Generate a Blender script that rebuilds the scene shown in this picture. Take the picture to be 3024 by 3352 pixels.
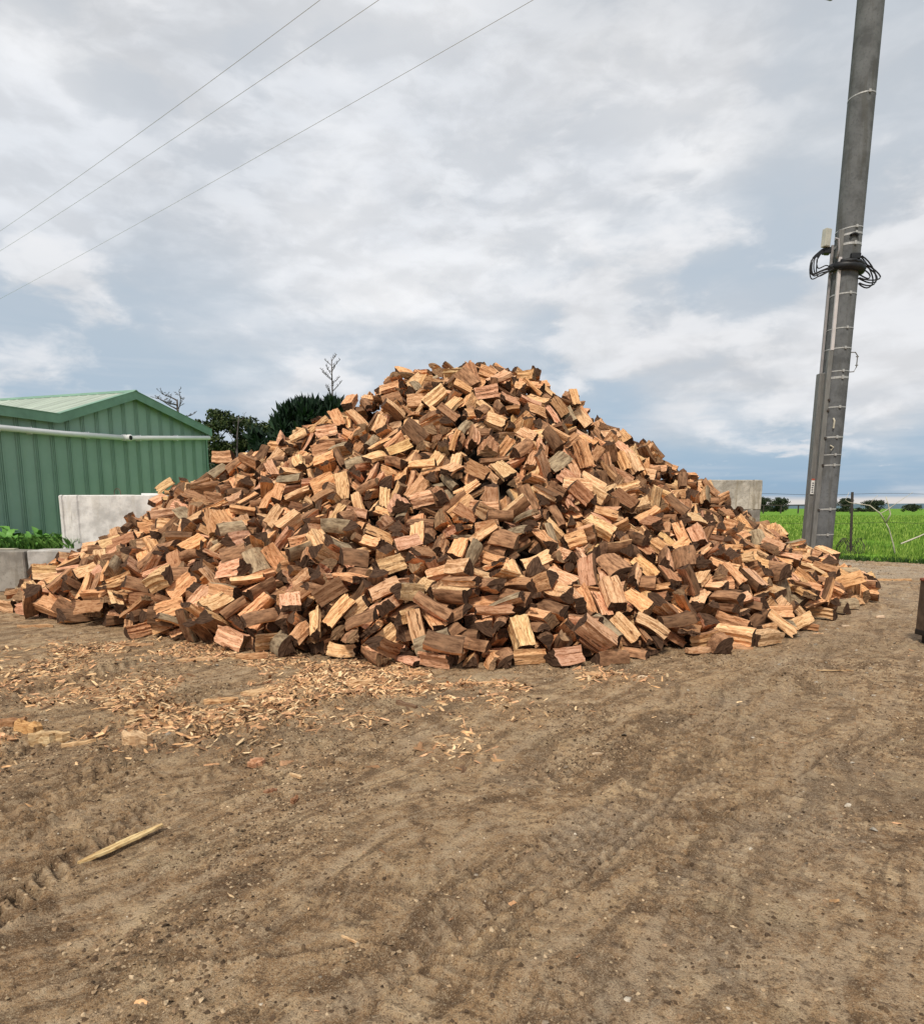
import bpy, bmesh, math, random
import numpy as np
from mathutils import Vector, Matrix, Quaternion, Euler

for o in list(bpy.data.objects): bpy.data.objects.remove(o)
S = bpy.context.scene; COL = S.collection
R = math.radians

# ------------------------------------------------------------------ camera
PITCH = math.atan(352 / 2250)
cam = bpy.data.cameras.new('camera'); camo = bpy.data.objects.new('camera', cam); COL.objects.link(camo)
camo.location = (0, 0, 1.7); camo.rotation_euler = (math.pi / 2 - PITCH, 0, 0)
cam.sensor_fit = 'HORIZONTAL'; cam.sensor_width = 36; cam.lens = 36 * 2250 / 3024
cam.shift_y = 340 / 3024; cam.clip_start = .05; cam.clip_end = 20000
S.camera = camo
S.render.resolution_x = 923; S.render.resolution_y = 1024

# ------------------------------------------------------------------ view, sun, sky
S.view_settings.view_transform = 'Standard'; S.view_settings.look = 'None'
S.view_settings.exposure = 1.13; S.view_settings.gamma = 1.0; S.view_settings.use_curve_mapping = False
SUN_EL, SUN_AZ = R(52), R(200)          # azimuth clockwise from +Y: behind the camera, a little to the left
sl = bpy.data.lights.new('sun', 'SUN'); sl.energy = 1.5; sl.angle = R(11); sl.color = (1, .91, .78)
so = bpy.data.objects.new('sun', sl); COL.objects.link(so)
sd = Vector((math.sin(SUN_AZ) * math.cos(SUN_EL), math.cos(SUN_AZ) * math.cos(SUN_EL), math.sin(SUN_EL)))
so.rotation_euler = (-sd).to_track_quat('-Z', 'Y').to_euler(); so.location = (-12, -18, 30)

class NT:
    """small helper for writing node trees"""
    def __init__(s, tree): s.t = tree; tree.nodes.clear()
    def n(s, kind, _out=0, **kw):
        nd = s.t.nodes.new(kind)
        for k, v in kw.items():
            if k.startswith('i_'):
                key = k[2:]; key = int(key) if key.isdigit() else key.replace('_', ' ')
                if isinstance(v, bpy.types.NodeSocket): s.t.links.new(v, nd.inputs[key])
                else: nd.inputs[key].default_value = v
            else: setattr(nd, k, v)
        return nd
    def link(s, a, b): s.t.links.new(a, b)
    def math(s, op, a, b=0.0, c=None, clamp=False):
        nd = s.n('ShaderNodeMath', operation=op, use_clamp=clamp, i_0=a, i_1=b)
        if c is not None:
            if isinstance(c, bpy.types.NodeSocket): s.link(c, nd.inputs[2])
            else: nd.inputs[2].default_value = c
        return nd.outputs[0]
    def vmath(s, op, a, b=None, scale=None):
        nd = s.n('ShaderNodeVectorMath', operation=op, i_0=a)
        if b is not None:
            if isinstance(b, bpy.types.NodeSocket): s.link(b, nd.inputs[1])
            else: nd.inputs[1].default_value = b
        if scale is not None:
            if isinstance(scale, bpy.types.NodeSocket): s.link(scale, nd.inputs['Scale'])
            else: nd.inputs['Scale'].default_value = scale
        return nd
    def ramp(s, fac, stops, interp='LINEAR'):
        nd = s.n('ShaderNodeValToRGB', i_Fac=fac); e = nd.color_ramp.elements; nd.color_ramp.interpolation = interp
        e[0].position, e[0].color = stops[0][0], (*stops[0][1], 1); e[1].position, e[1].color = stops[-1][0], (*stops[-1][1], 1)
        for p, c in stops[1:-1]:
            q = e.new(p); q.color = (*c, 1)
        return nd.outputs[0]
    def mrange(s, v, a, b, c=0., d=1., smooth=True):
        return s.n('ShaderNodeMapRange', interpolation_type='SMOOTHSTEP' if smooth else 'LINEAR', i_0=v, i_1=a, i_2=b, i_3=c, i_4=d).outputs[0]
    def noise(s, vec, scale, detail=4, rough=.55, dist=0., out=0):
        return s.n('ShaderNodeTexNoise', i_Vector=vec, i_Scale=scale, i_Detail=detail, i_Roughness=rough, i_Distortion=dist).outputs[out]
    def mix(s, f, a, b, mode='MIX'):
        nd = s.n('ShaderNodeMix', data_type='RGBA', blend_type=mode, clamp_factor=True)
        for i, v in ((0, f), (6, a), (7, b)):
            if isinstance(v, bpy.types.NodeSocket): s.link(v, nd.inputs[i])
            else: nd.inputs[i].default_value = v if i == 0 else (*v, 1)
        return nd.outputs[2]

W = bpy.data.worlds.new('World'); S.world = W; W.use_nodes = True
w = NT(W.node_tree)
D = w.n('ShaderNodeTexCoord').outputs['Generated']
D = w.vmath('NORMALIZE', D).outputs[0]
sx = w.n('ShaderNodeSeparateXYZ', i_0=D)
X_, Y_, Z_ = sx.outputs
sky = w.n('ShaderNodeTexSky', sky_type='NISHITA', sun_disc=False, sun_elevation=SUN_EL, sun_rotation=SUN_AZ, altitude=100, dust_density=1.5).outputs[0]
zc = w.math('MAXIMUM', Z_, 0.0)
den = w.math('ADD', zc, .10)
PX = w.math('DIVIDE', X_, den); PY = w.math('DIVIDE', Y_, den)
P = w.n('ShaderNodeCombineXYZ', i_X=PX, i_Y=PY, i_Z=0.0).outputs[0]
warp = w.noise(P, .9, 3, .5, out=1)
P2 = w.vmath('ADD', P, w.vmath('SCALE', warp, scale=.55).outputs[0]).outputs[0]
n_big = w.noise(P2, .62, 3, .5)
n_mid = w.noise(P2, 1.7, 6, .55)
# puffs seen more from the side, low over the land: stretched in azimuth, not in the cloud plane
DS = w.vmath('MULTIPLY', D, (1, 1, 2.3)).outputs[0]
wr2 = w.noise(DS, 7.0, 3, .5, out=1)
DS2 = w.vmath('ADD', DS, w.vmath('SCALE', wr2, scale=.07).outputs[0]).outputs[0]
n_puff = w.noise(DS2, 6.0, 8, .56)
n_soft = w.noise(DS2, 2.2, 5, .5)
def blob(d, r, soft=1.0):
    dt = w.vmath('DOT_PRODUCT', D, Vector(d).normalized()).outputs['Value']
    return w.mrange(dt, math.cos(R(r)), math.cos(R(r * .15)))
def acc(lst):
    t = None
    for d, r, wt in lst:
        b = w.math('MULTIPLY', blob(d, r), wt)
        t = b if t is None else w.math('ADD', t, b)
    return t
# thick cloud banks and thinner gaps, as directions in the real sky
banks = acc([((-.194, .915, .354), 24, .30), ((-.462, .803, .376), 8, .26), ((.204, .887, .415), 10, .22), ((.53, .82, .24), 9, .34),
             ((.10, .965, .235), 6, .14), ((.215, .945, .245), 5, .22), ((-.006, .916, .38), 12, .16), ((.33, .93, .17), 8, .24),
             ((.0, .80, .60), 25, .14), ((.45, .875, .155), 8, .22),
             ((-.384, .897, .2), 12, -.20), ((.335, .895, .295), 8, -.12), ((.13, .94, .315), 8, -.12), ((.391, .918, .04), 9, -.28),
             ((-.6, .7, .3), 14, -.1), ((-.05, .99, .15), 14, -.22), ((-.5, .85, .10), 14, -.1)])
dens = w.math('ADD', w.math('MULTIPLY', n_big, .35), w.math('MULTIPLY', n_mid, .22))
dens = w.math('ADD', dens, w.math('MULTIPLY', n_puff, .62))
dens = w.math('ADD', dens, banks)
mask = w.mrange(dens, .44, .90)
# colours are radiance * 10, brought down by the background strength and exposure
thin = w.ramp(Z_, [(0.0, (3.6, 4.9, 6.4)), (.03, (3.0, 4.6, 6.5)), (.10, (4.3, 5.5, 6.8)), (.2, (5.2, 6.1, 7.0)), (.40, (6.0, 6.6, 7.2)), (.7, (5.9, 6.3, 6.8)), (1.0, (5.9, 6.3, 6.8))])
thin = w.mix(.15, thin, sky)
cl = w.ramp(w.math('ADD', w.math('MULTIPLY', n_soft, .68), w.math('MULTIPLY', n_mid, .32)), [(.34, (6.1, 6.5, 7.05)), (.5, (7.1, 7.35, 7.75)), (.64, (8.6, 8.7, 8.9))])
# underside shade of the puffs
under = w.mrange(w.math('SUBTRACT', n_puff, w.noise(w.vmath('ADD', DS2, (0, 0, .05)).outputs[0], 6.0, 8, .56)), -.10, .12, .90, 1.04)
cl = w.vmath('SCALE', cl, scale=under).outputs[0]
glow = acc([((-.12, .93, .35), 20, .14), ((-.47, .80, .37), 9, .16), ((.22, .90, .38), 9, .08), ((.52, .83, .20), 8, .10)])
tone = w.math('ADD', w.math('ADD', glow, .96), w.math('MULTIPLY', w.mrange(Z_, .42, .62), -.06))
cl = w.vmath('SCALE', cl, scale=tone).outputs[0]
skyc = w.mix(mask, thin, cl)
# lumpy cumulus banks with shaded undersides
reg = acc([((.219, .947, .237), 7, .20), ((.128, .962, .241), 7, .14), ((.481, .86, .169), 9, .20), ((.496, .825, .271), 8, .20), ((.376, .904, .19), 7, .16), ((-.143, .966, .216), 7, .06), ((.197, .884, .425), 9, .10), ((-.5, .84, .17), 12, .11), ((-.25, .95, .14), 9, .08)])
pd = w.math('ADD', n_puff, reg)
pm = w.mrange(pd, .58, .74)
off = w.noise(w.vmath('ADD', DS2, (.0, 0, .055)).outputs[0], 6.0, 8, .56)
lit = w.mrange(w.math('SUBTRACT', n_puff, off), -.14, .12, .86, 1.03)
pc = w.vmath('SCALE', w.n('ShaderNodeCombineXYZ', i_X=8.7, i_Y=8.75, i_Z=8.95).outputs[0], scale=lit).outputs[0]
skyc = w.mix(w.math('MULTIPLY', pm, .75), skyc, pc)
# ragged grey scud under the bright sheet
scud = w.math('MULTIPLY', w.mrange(w.math('SUBTRACT', 1.0, n_puff), .50, .62), w.math('MINIMUM', acc([((-.31, .863, .399), 9, .6), ((-.085, .943, .323), 8, .5), ((.05, .90, .40), 10, .35), ((-.25, .8, .55), 14, .4), ((.25, .8, .55), 16, .35), ((.33, .9, .30), 10, .4), ((.47, .8, .4), 10, .3)]), .6))
skyc = w.mix(scud, skyc, (5.7, 6.15, 6.75))
# small cumulus low over the field
DS3 = w.vmath('MULTIPLY', D, (1, 1, 3.2)).outputs[0]
wr3 = w.noise(DS3, 14.0, 3, .5, out=1)
DS4 = w.vmath('ADD', DS3, w.vmath('SCALE', wr3, scale=.035).outputs[0]).outputs[0]
cu = w.noise(DS4, 10.5, 6, .52)
cub = w.math('MULTIPLY', w.mrange(Z_, .028, .055), w.mrange(Z_, .16, .09))
cum = w.math('MULTIPLY', w.mrange(cu, .56, .64), cub)
skyc = w.mix(w.math('MULTIPLY', cum, .85), skyc, (7.9, 8.0, 8.3))
# faint long streaks towards the horizon and the pale strip of far cloud that sits on it
ST = w.vmath('MULTIPLY', D, (2.0, 2.0, 26.0)).outputs[0]
st = w.noise(ST, 2.3, 5, .5)
stm = w.math('MULTIPLY', w.mrange(st, .48, .66), w.math('MULTIPLY', w.mrange(Z_, .01, .03), w.mrange(Z_, .30, .12)))
skyc = w.mix(w.math('MULTIPLY', stm, .24), skyc, (6.6, 7.0, 7.6))
hz = w.math('MULTIPLY', w.mrange(w.math('ADD', Z_, w.math('MULTIPLY', w.math('SUBTRACT', st, .5), .02)), .017, .008), w.mrange(Z_, -.002, .002))
skyc = w.mix(w.math('MULTIPLY', hz, .85), skyc, (8.3, 7.6, 7.0))
# nothing below the horizon but a dull ground tone
skyc = w.mix(w.mrange(Z_, -.004, -.03), skyc, (2.2, 2.0, 1.6))
skyc = w.vmath('SCALE', skyc, scale=.885).outputs[0]
bg = w.n('ShaderNodeBackground', i_Color=skyc, i_Strength=.0505)
w.link(bg.outputs[0], w.n('ShaderNodeOutputWorld').inputs[0])

# ------------------------------------------------------------------ object helpers
def link(o, parent=None):
    COL.objects.link(o)
    if parent: o.parent = parent
    return o
def tag(o, label=None, cat=None, group=None, kind=None):
    if label: o['label'] = label
    if cat: o['category'] = cat
    if group: o['group'] = group
    if kind: o['kind'] = kind
    return o
def empty(name, loc, label=None, cat=None, group=None, rz=0):
    o = bpy.data.objects.new(name, None); o.location = loc; o.rotation_euler = (0, 0, rz); o.empty_display_size = .2
    return tag(link(o), label, cat, group)
def np_mesh(name, V, F, mats, mi=None, smooth=False):
    """fast mesh from arrays; F is (n,3) or (n,4)"""
    V = np.asarray(V, np.float32); F = np.asarray(F, np.int32)
    me = bpy.data.meshes.new(name); n, k = F.shape
    me.vertices.add(len(V)); me.vertices.foreach_set('co', V.ravel())
    me.loops.add(n * k); me.loops.foreach_set('vertex_index', F.ravel())
    me.polygons.add(n); me.polygons.foreach_set('loop_start', np.arange(0, n * k, k, dtype=np.int32))
    me.polygons.foreach_set('loop_total', np.full(n, k, np.int32))
    for m in mats: me.materials.append(m)
    if mi is not None: me.polygons.foreach_set('material_index', np.asarray(mi, np.int32))
    me.polygons.foreach_set('use_smooth', np.full(n, smooth, bool))
    me.update(calc_edges=True)
    return me
def add_attr(me, name, typ, arr):
    a = me.attributes.new(name, typ, 'POINT')
    a.data.foreach_set({'FLOAT': 'value', 'FLOAT_VECTOR': 'vector', 'FLOAT_COLOR': 'color'}[typ], np.asarray(arr, np.float32).ravel())
class MB:
    def __init__(s): s.bm = bmesh.new()
    def box(s, c, size, rot=None, bev=0):
        g = bmesh.ops.create_cube(s.bm, size=1); vs = g['verts']
        m = Matrix.Translation(Vector(c)) @ (rot.to_matrix().to_4x4() if rot else Matrix.Identity(4)) @ Matrix.Diagonal((*size, 1))
        bmesh.ops.transform(s.bm, matrix=m, verts=vs)
        if bev:
            es = list({e for v in vs for e in v.link_edges})
            bmesh.ops.bevel(s.bm, geom=es, offset=bev, segments=2, affect='EDGES', profile=.6)
        return s
    def tube(s, pts, r, seg=8, cap=True, closed=False):
        pts = [Vector(p) for p in pts]; n = len(pts); rings = []
        for i, p in enumerate(pts):
            a = pts[i - 1] if (i > 0 or closed) else p; b = pts[(i + 1) % n] if (i < n - 1 or closed) else p
            d = (b - a).normalized()
            u = d.cross(Vector((0, 0, 1)) if abs(d.z) < .9 else Vector((1, 0, 0))).normalized(); v = d.cross(u)
            rr = r[i] if hasattr(r, '__len__') else r
            rings.append([s.bm.verts.new(p + (u * math.cos(2*math.pi*k/seg) + v * math.sin(2*math.pi*k/seg)) * rr) for k in range(seg)])
        for i in range(n if closed else n - 1):
            A, B = rings[i], rings[(i + 1) % n]
            for k in range(seg):
                try: s.bm.faces.new((A[k], A[(k+1) % seg], B[(k+1) % seg], B[k]))
                except ValueError: pass
        if cap and not closed:
            s.bm.faces.new(rings[0]); s.bm.faces.new(rings[-1][::-1])
        return s
    def prism(s, poly, y0, y1, axis='Y'):
        f = {'Y': lambda a, b, t: (a, t, b), 'Z': lambda a, b, t: (a, b, t), 'X': lambda a, b, t: (t, a, b)}[axis]
        A = [s.bm.verts.new(f(a, b, y0)) for a, b in poly]; B = [s.bm.verts.new(f(a, b, y1)) for a, b in poly]
        n = len(poly)
        for i in range(n): s.bm.faces.new((A[i], A[(i+1) % n], B[(i+1) % n], B[i]))
        s.bm.faces.new(A[::-1]); s.bm.faces.new(B)
        return s
    def quad(s, *p): s.bm.faces.new([s.bm.verts.new(q) for q in p]); return s
    def build(s, name, mat, parent=None, smooth=False):
        bmesh.ops.recalc_face_normals(s.bm, faces=s.bm.faces)
        me = bpy.data.meshes.new(name); s.bm.to_mesh(me); s.bm.free(); me.materials.append(mat)
        if smooth: me.polygons.foreach_set('use_smooth', [True] * len(me.polygons))
        return link(bpy.data.objects.new(name, me), parent)

_T = np.random.RandomState(5).rand(8, 256, 256)
def vn(x, y, k=0):
    xi = np.floor(x).astype(int); yi = np.floor(y).astype(int); fx = x - xi; fy = y - yi
    fx = fx * fx * (3 - 2 * fx); fy = fy * fy * (3 - 2 * fy); T = _T[k % 8]
    a = T[yi & 255, xi & 255]; b = T[yi & 255, (xi + 1) & 255]; c = T[(yi + 1) & 255, xi & 255]; d = T[(yi + 1) & 255, (xi + 1) & 255]
    return (a * (1 - fx) + b * fx) * (1 - fy) + (c * (1 - fx) + d * fx) * fy - .5
def fbm(x, y, k=0, o=4, g=.5):
    t = 0; amp = 1
    for i in range(o):
        t = t + amp * vn(x * 2 ** i + 13.7 * i, y * 2 ** i - 7.3 * i, k + i); amp *= g
    return t

# ------------------------------------------------------------------ materials
def mat(name):
    m = bpy.data.materials.new(name); m.use_nodes = True; return m, NT(m.node_tree)
def finish(t, color, rough=.85, bump=None, bstr=.3, bdist=.01, spec=.3, metal=0., extra=None):
    b = t.n('ShaderNodeBsdfPrincipled')
    for k, v in (('Base Color', color), ('Roughness', rough), ('Specular IOR Level', spec), ('Metallic', metal)):
        if isinstance(v, bpy.types.NodeSocket): t.link(v, b.inputs[k])
        else: b.inputs[k].default_value = (*v, 1) if k == 'Base Color' else v
    if bump is not None:
        t.link(t.n('ShaderNodeBump', i_Height=bump, i_Strength=bstr, i_Distance=bdist).outputs[0], b.inputs['Normal'])
    for k, v in (extra or {}).items(): b.inputs[k].default_value = v
    t.link(b.outputs[0], t.n('ShaderNodeOutputMaterial').inputs[0])
    return b
def simple(name, c, rough=.7, var=.25, scale=6., metal=0., spec=.3, bstr=.15, stretch=(1, 1, 1)):
    m, t = mat(name)
    co = t.n('ShaderNodeMapping', i_Vector=t.n('ShaderNodeTexCoord').outputs['Object'], i_Scale=stretch).outputs[0]
    n = t.noise(co, scale, 6, .6)
    lo = tuple(x * (1 - var) for x in c); hi = tuple(min(1, x * (1 + var)) for x in c)
    finish(t, t.ramp(n, [(.3, lo), (.7, hi)]), rough, n, bstr, .01, spec, metal)
    return m

def wood_mats():
    out = []
    # freshly split face
    m, t = mat('split_wood')
    lc = t.n('ShaderNodeAttribute', attribute_name='lc').outputs['Vector']
    tint = t.n('ShaderNodeAttribute', attribute_name='tint').outputs['Color']
    g = t.vmath('MULTIPLY', lc, (3.2, 30, 30)).outputs[0]
    warp = t.noise(lc, 9, 2, .5, out=1)
    g2 = t.vmath('ADD', g, t.vmath('SCALE', t.vmath('SUBTRACT', warp, (.5, .5, .5)).outputs[0], scale=1.6).outputs[0]).outputs[0]
    fib = t.noise(g2, 1.5, 5, .62)
    fine = t.noise(t.vmath('MULTIPLY', lc, (14, 170, 170)).outputs[0], 1.0, 3, .6)
    patch = t.noise(lc, 7.5, 3, .55)
    c = t.ramp(fib, [(.30, (.38, .27, .18)), (.42, (.74, .64, .56)), (.50, (.96, .93, .90)), (.60, (1.14, 1.16, 1.18)), (.74, (.86, .80, .74))])
    c = t.mix(1.0, tint, c, 'MULTIPLY')
    c = t.mix(t.mrange(patch, .50, .74, 0, .55), c, t.mix(1.0, tint, (.62, .46, .38), 'MULTIPLY'))
    c = t.mix(t.mrange(fine, .56, .75, 0, .45), c, t.mix(1.0, c, (.50, .42, .36), 'MULTIPLY'))
    crack = t.mrange(t.noise(g2, .75, 2, .5), .335, .30, 0, .75)
    c = t.mix(crack, c, (.07, .035, .02))
    knot = t.n('ShaderNodeTexVoronoi', i_Vector=t.vmath('MULTIPLY', lc, (3.0, 5.0, 5.0)).outputs[0], i_Scale=1.0).outputs[0]
    c = t.mix(t.mrange(knot, .13, .05, 0, .8), c, t.mix(1.0, tint, (.28, .16, .11), 'MULTIPLY'))
    h = t.math('ADD', t.math('MULTIPLY', fib, 1.0), t.math('MULTIPLY', fine, .3))
    finish(t, c, .82, h, .8, .016, .22)
    out.append(m)
    # bark
    m, t = mat('bark')
    lc = t.n('ShaderNodeAttribute', attribute_name='lc').outputs['Vector']
    bt = t.n('ShaderNodeAttribute', attribute_name='btint').outputs['Color']
    n1 = t.noise(t.vmath('MULTIPLY', lc, (6, 22, 22)).outputs[0], 1.0, 6, .65)
    n2 = t.noise(lc, 13, 4, .6)
    c = t.ramp(n1, [(.36, (.42, .36, .32)), (.5, (.95, .92, .9)), (.64, (1.40, 1.38, 1.34))])
    c = t.mix(1.0, bt, c, 'MULTIPLY')
    c = t.mix(t.mrange(n2, .58, .72, 0, .7), c, (.21, .115, .06))
    c = t.mix(t.mrange(n2, .40, .30, 0, .55), c, (.085, .07, .05))
    finish(t, c, .9, n1, .55, .012, .2)
    out.append(m)
    # sawn end, weathered
    m, t = mat('sawn_end')
    lc = t.n('ShaderNodeAttribute', attribute_name='lc').outputs['Vector']
    bt = t.n('ShaderNodeAttribute', attribute_name='etint').outputs['Color']
    n1 = t.noise(t.vmath('MULTIPLY', lc, (1, 60, 12)).outputs[0], 1.0, 5, .6)
    n2_ = t.noise(lc, 14, 3, .5)
    n2 = t.noise(lc, 16, 4, .6)
    yz = t.vmath('ADD', t.vmath('MULTIPLY', lc, (0, 1, 1)).outputs[0], (0, .075, .01)).outputs[0]
    rad = t.math('ADD', t.vmath('LENGTH', yz).outputs['Value'], t.math('MULTIPLY', n2_, .03))
    ring = t.math('SINE', t.math('MULTIPLY', rad, 520.0))
    c = t.mix(1.0, bt, t.ramp(n1, [(.38, (.55, .5, .48)), (.62, (1.35, 1.32, 1.28))]), 'MULTIPLY')
    c = t.mix(t.mrange(ring, .1, .9, 0, .4), c, t.mix(1.0, c, (.5, .45, .4), 'MULTIPLY'))
    sp_ = t.n('ShaderNodeSeparateXYZ', i_0=yz).outputs; ang = t.math('ARCTAN2', sp_[2], sp_[1])
    crk = t.noise(t.n('ShaderNodeCombineXYZ', i_X=t.math('MULTIPLY', ang, 6.0), i_Y=t.math('MULTIPLY', rad, 3.0), i_Z=sp_[0]).outputs[0], 1.0, 3, .6)
    c = t.mix(t.mrange(crk, .38, .34, 0, .85), c, (.02, .012, .008))
    c = t.mix(t.mrange(n2, .56, .70, 0, .6), c, (.06, .035, .022))
    finish(t, c, .9, n1, .5, .006, .15)
    out.append(m)
    return out
WOOD = wood_mats()

def ground_mat():
    m, t = mat('yard_dirt')
    co = t.n('ShaderNodeTexCoord').outputs['Object']
    gm = t.n('ShaderNodeAttribute', attribute_name='gravel').outputs['Fac']
    r1 = t.n('ShaderNodeMapping', i_Vector=co, i_Rotation=(0, 0, R(-54))).outputs[0]
    rot = t.vmath('MULTIPLY', t.vmath('ADD', r1, t.vmath('SCALE', t.noise(co, .7, 2, .5, out=1), scale=.8).outputs[0]).outputs[0], (.35, 3.6, 1)).outputs[0]
    drag = t.noise(rot, 2.2, 5, .65, .3)
    ch = t.n('ShaderNodeAttribute', attribute_name='chip').outputs['Fac']
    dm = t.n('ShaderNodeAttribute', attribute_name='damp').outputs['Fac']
    big = t.noise(co, .55, 5, .6)
    mid = t.noise(co, 3.2, 6, .65)
    fine = t.noise(co, 24, 6, .72)
    grit = t.noise(co, 85, 4, .72)
    c = t.ramp(mid, [(.38, (.16, .090, .043)), (.47, (.335, .200, .100)), (.55, (.47, .305, .165)), (.66, (.64, .455, .265))])
    c = t.mix(t.mrange(big, .42, .60, .0, .5), c, (.42, .268, .140))
    m2 = t.noise(co, 9.0, 5, .7)
    c = t.mix(t.mrange(m2, .50, .62, 0, .55), c, (.56, .42, .27))
    c = t.mix(t.mrange(m2, .48, .38, 0, .75), c, (.125, .074, .040))
    sand = t.mrange(t.noise(co, 1.15, 6, .64), .55, .66)
    c = t.mix(t.math('MULTIPLY', sand, .6), c, (.54, .405, .245))
    dampn = t.mrange(t.noise(co, .9, 6, .64, .4), .45, .35)
    c = t.mix(t.math('MULTIPLY', dampn, .55), c, (.135, .088, .055))
    c = t.mix(t.mrange(drag, .50, .62, 0, .5), c, (.54, .40, .26))
    c = t.mix(t.mrange(drag, .47, .38, 0, .65), c, (.145, .088, .048))
    c = t.mix(gm, c, t.ramp(fine, [(.38, (.26, .195, .135)), (.5, (.46, .37, .27)), (.62, (.64, .54, .42))]))
    c = t.mix(t.math('MULTIPLY', dm, .85), c, (.115, .075, .048))  # pressed soil tone plus painted shade in the tread grooves
    # crumbs: light grains and dark hollows
    c = t.mix(t.mrange(grit, .545, .66, 0, .6), c, (.56, .45, .31))
    c = t.mix(t.mrange(grit, .455, .36, 0, .7), c, (.095, .06, .036))
    speck = t.noise(co, 210, 2, .6)
    c = t.mix(t.mrange(speck, .56, .66, 0, .5), c, (.62, .49, .33))
    c = t.mix(t.mrange(speck, .44, .34, 0, .6), c, (.10, .065, .04))
    c = t.mix(t.mrange(fine, .455, .34, 0, .75), c, (.10, .063, .038))
    c = t.mix(t.mrange(fine, .55, .70, 0, .45), c, (.50, .385, .25))
    # sawdust and bark crumbs trodden into the dirt
    dust = t.math('MULTIPLY', ch, t.mrange(t.noise(co, 42, 5, .7), .46, .56))
    c = t.mix(t.math('MULTIPLY', dust, .9), c, (.74, .44, .215))
    c = t.mix(t.math('MULTIPLY', ch, t.mrange(mid, .5, .38, 0, .5)), c, (.12, .062, .035))
    h = t.math('ADD', t.math('MULTIPLY', fine, 1.0), t.math('MULTIPLY', grit, .45))
    finish(t, c, .93, h, 1.0, .03, .15)
    return m
M_YARD = ground_mat()

def grass_ground_mat():
    m, t = mat('pasture')
    co = t.n('ShaderNodeTexCoord').outputs['Object']
    n1 = t.noise(co, .35, 6, .6); n2 = t.noise(co, 3.0, 6, .7); n3 = t.noise(co, .03, 4, .6)
    c = t.ramp(n2, [(.38, (.045, .11, .010)), (.5, (.12, .26, .022)), (.62, (.24, .40, .055))])
    c = t.mix(t.mrange(n1, .42, .65, 0, .5), c, (.14, .30, .025))
    c = t.mix(t.mrange(n3, .5, .7, 0, .35), c, (.20, .34, .04))
    finish(t, c, .95, n2, .8, .08, .1)
    return m
M_PAST = grass_ground_mat()

def leaf_mat(name, lo, mid_, hi, rough=.6, scale=1.2):
    m, t = mat(name)
    geo = t.n('ShaderNodeNewGeometry'); co = t.n('ShaderNodeTexCoord').outputs['Object']
    r = geo.outputs['Random Per Island']
    n = t.noise(co, scale, 3, .5)
    v = t.math('ADD', t.math('MULTIPLY', r, .6), t.math('MULTIPLY', n, .4))
    c = t.ramp(v, [(.2, lo), (.5, mid_), (.8, hi)])
    finish(t, c, rough, None, spec=.25)
    return m
M_GRASS = leaf_mat('grass_blade', (.05, .125, .012), (.155, .285, .03), (.40, .53, .11), .6, .35)
M_DARKTUFT = leaf_mat('rank_grass', (.015, .04, .008), (.03, .08, .012), (.07, .14, .02))
M_WEED = leaf_mat('weed_leaf', (.05, .16, .03), (.12, .30, .05), (.30, .46, .14), .45)
M_CYP = leaf_mat('cypress_leaf', (.006, .016, .010), (.012, .030, .016), (.024, .052, .024), .7)
M_GUM = leaf_mat('gum_leaf', (.014, .030, .010), (.034, .056, .016), (.085, .105, .030), .6, .35)
M_FARLEAF = leaf_mat('far_leaf', (.022, .036, .022), (.04, .058, .030), (.085, .10, .055), .8, .1)
M_TRUNK = simple('tree_bark', (.10, .085, .07), .9, .4, 3, stretch=(1, 1, .2))
M_DEADWOOD = simple('dead_branch', (.10, .085, .08), .9, .3, 3)
M_STALK = simple('dry_stalk', (.52, .48, .38), .8, .2, 8)
M_CHIP = None

def concrete_mat(name, base, stain=.5, scale=1.0):
    m, t = mat(name)
    co = t.n('ShaderNodeTexCoord').outputs['Object']
    n1 = t.noise(co, 1.8 * scale, 6, .62); n2 = t.noise(co, 11 * scale, 6, .7); n3 = t.noise(co, 60, 4, .7)
    b = Vector(base)
    c = t.ramp(n1, [(.38, tuple(b * .72)), (.5, tuple(b)), (.62, tuple(b * 1.16))])
    c = t.mix(t.mrange(n2, .52, .66, 0, stain), c, tuple(b * .55))
    st = t.noise(t.vmath('MULTIPLY', co, (5, 5, .7)).outputs[0], 1.0, 5, .6)
    c = t.mix(t.mrange(st, .52, .64, 0, stain), c, tuple(Vector((base[0] * .62, base[1] * .58, base[2] * .50))))
    c = t.mix(t.mrange(n3, .64, .72, 0, .6), c, tuple(b * .4))
    finish(t, c, .9, t.math('ADD', n2, t.math('MULTIPLY', n3, .4)), .6, .012, .2)
    return m
M_CONC = concrete_mat('cast_concrete', (.48, .46, .43), .4)
M_CONC_L = concrete_mat('pale_concrete', (.66, .645, .62), .3)
M_CONC_R = concrete_mat('weathered_concrete', (.50, .46, .39), .75)
M_CONC_D = concrete_mat('dirty_concrete', (.31, .285, .25), .5)
M_POLE = concrete_mat('pole_concrete', (.135, .140, .145), .5, 1.4)

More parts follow.
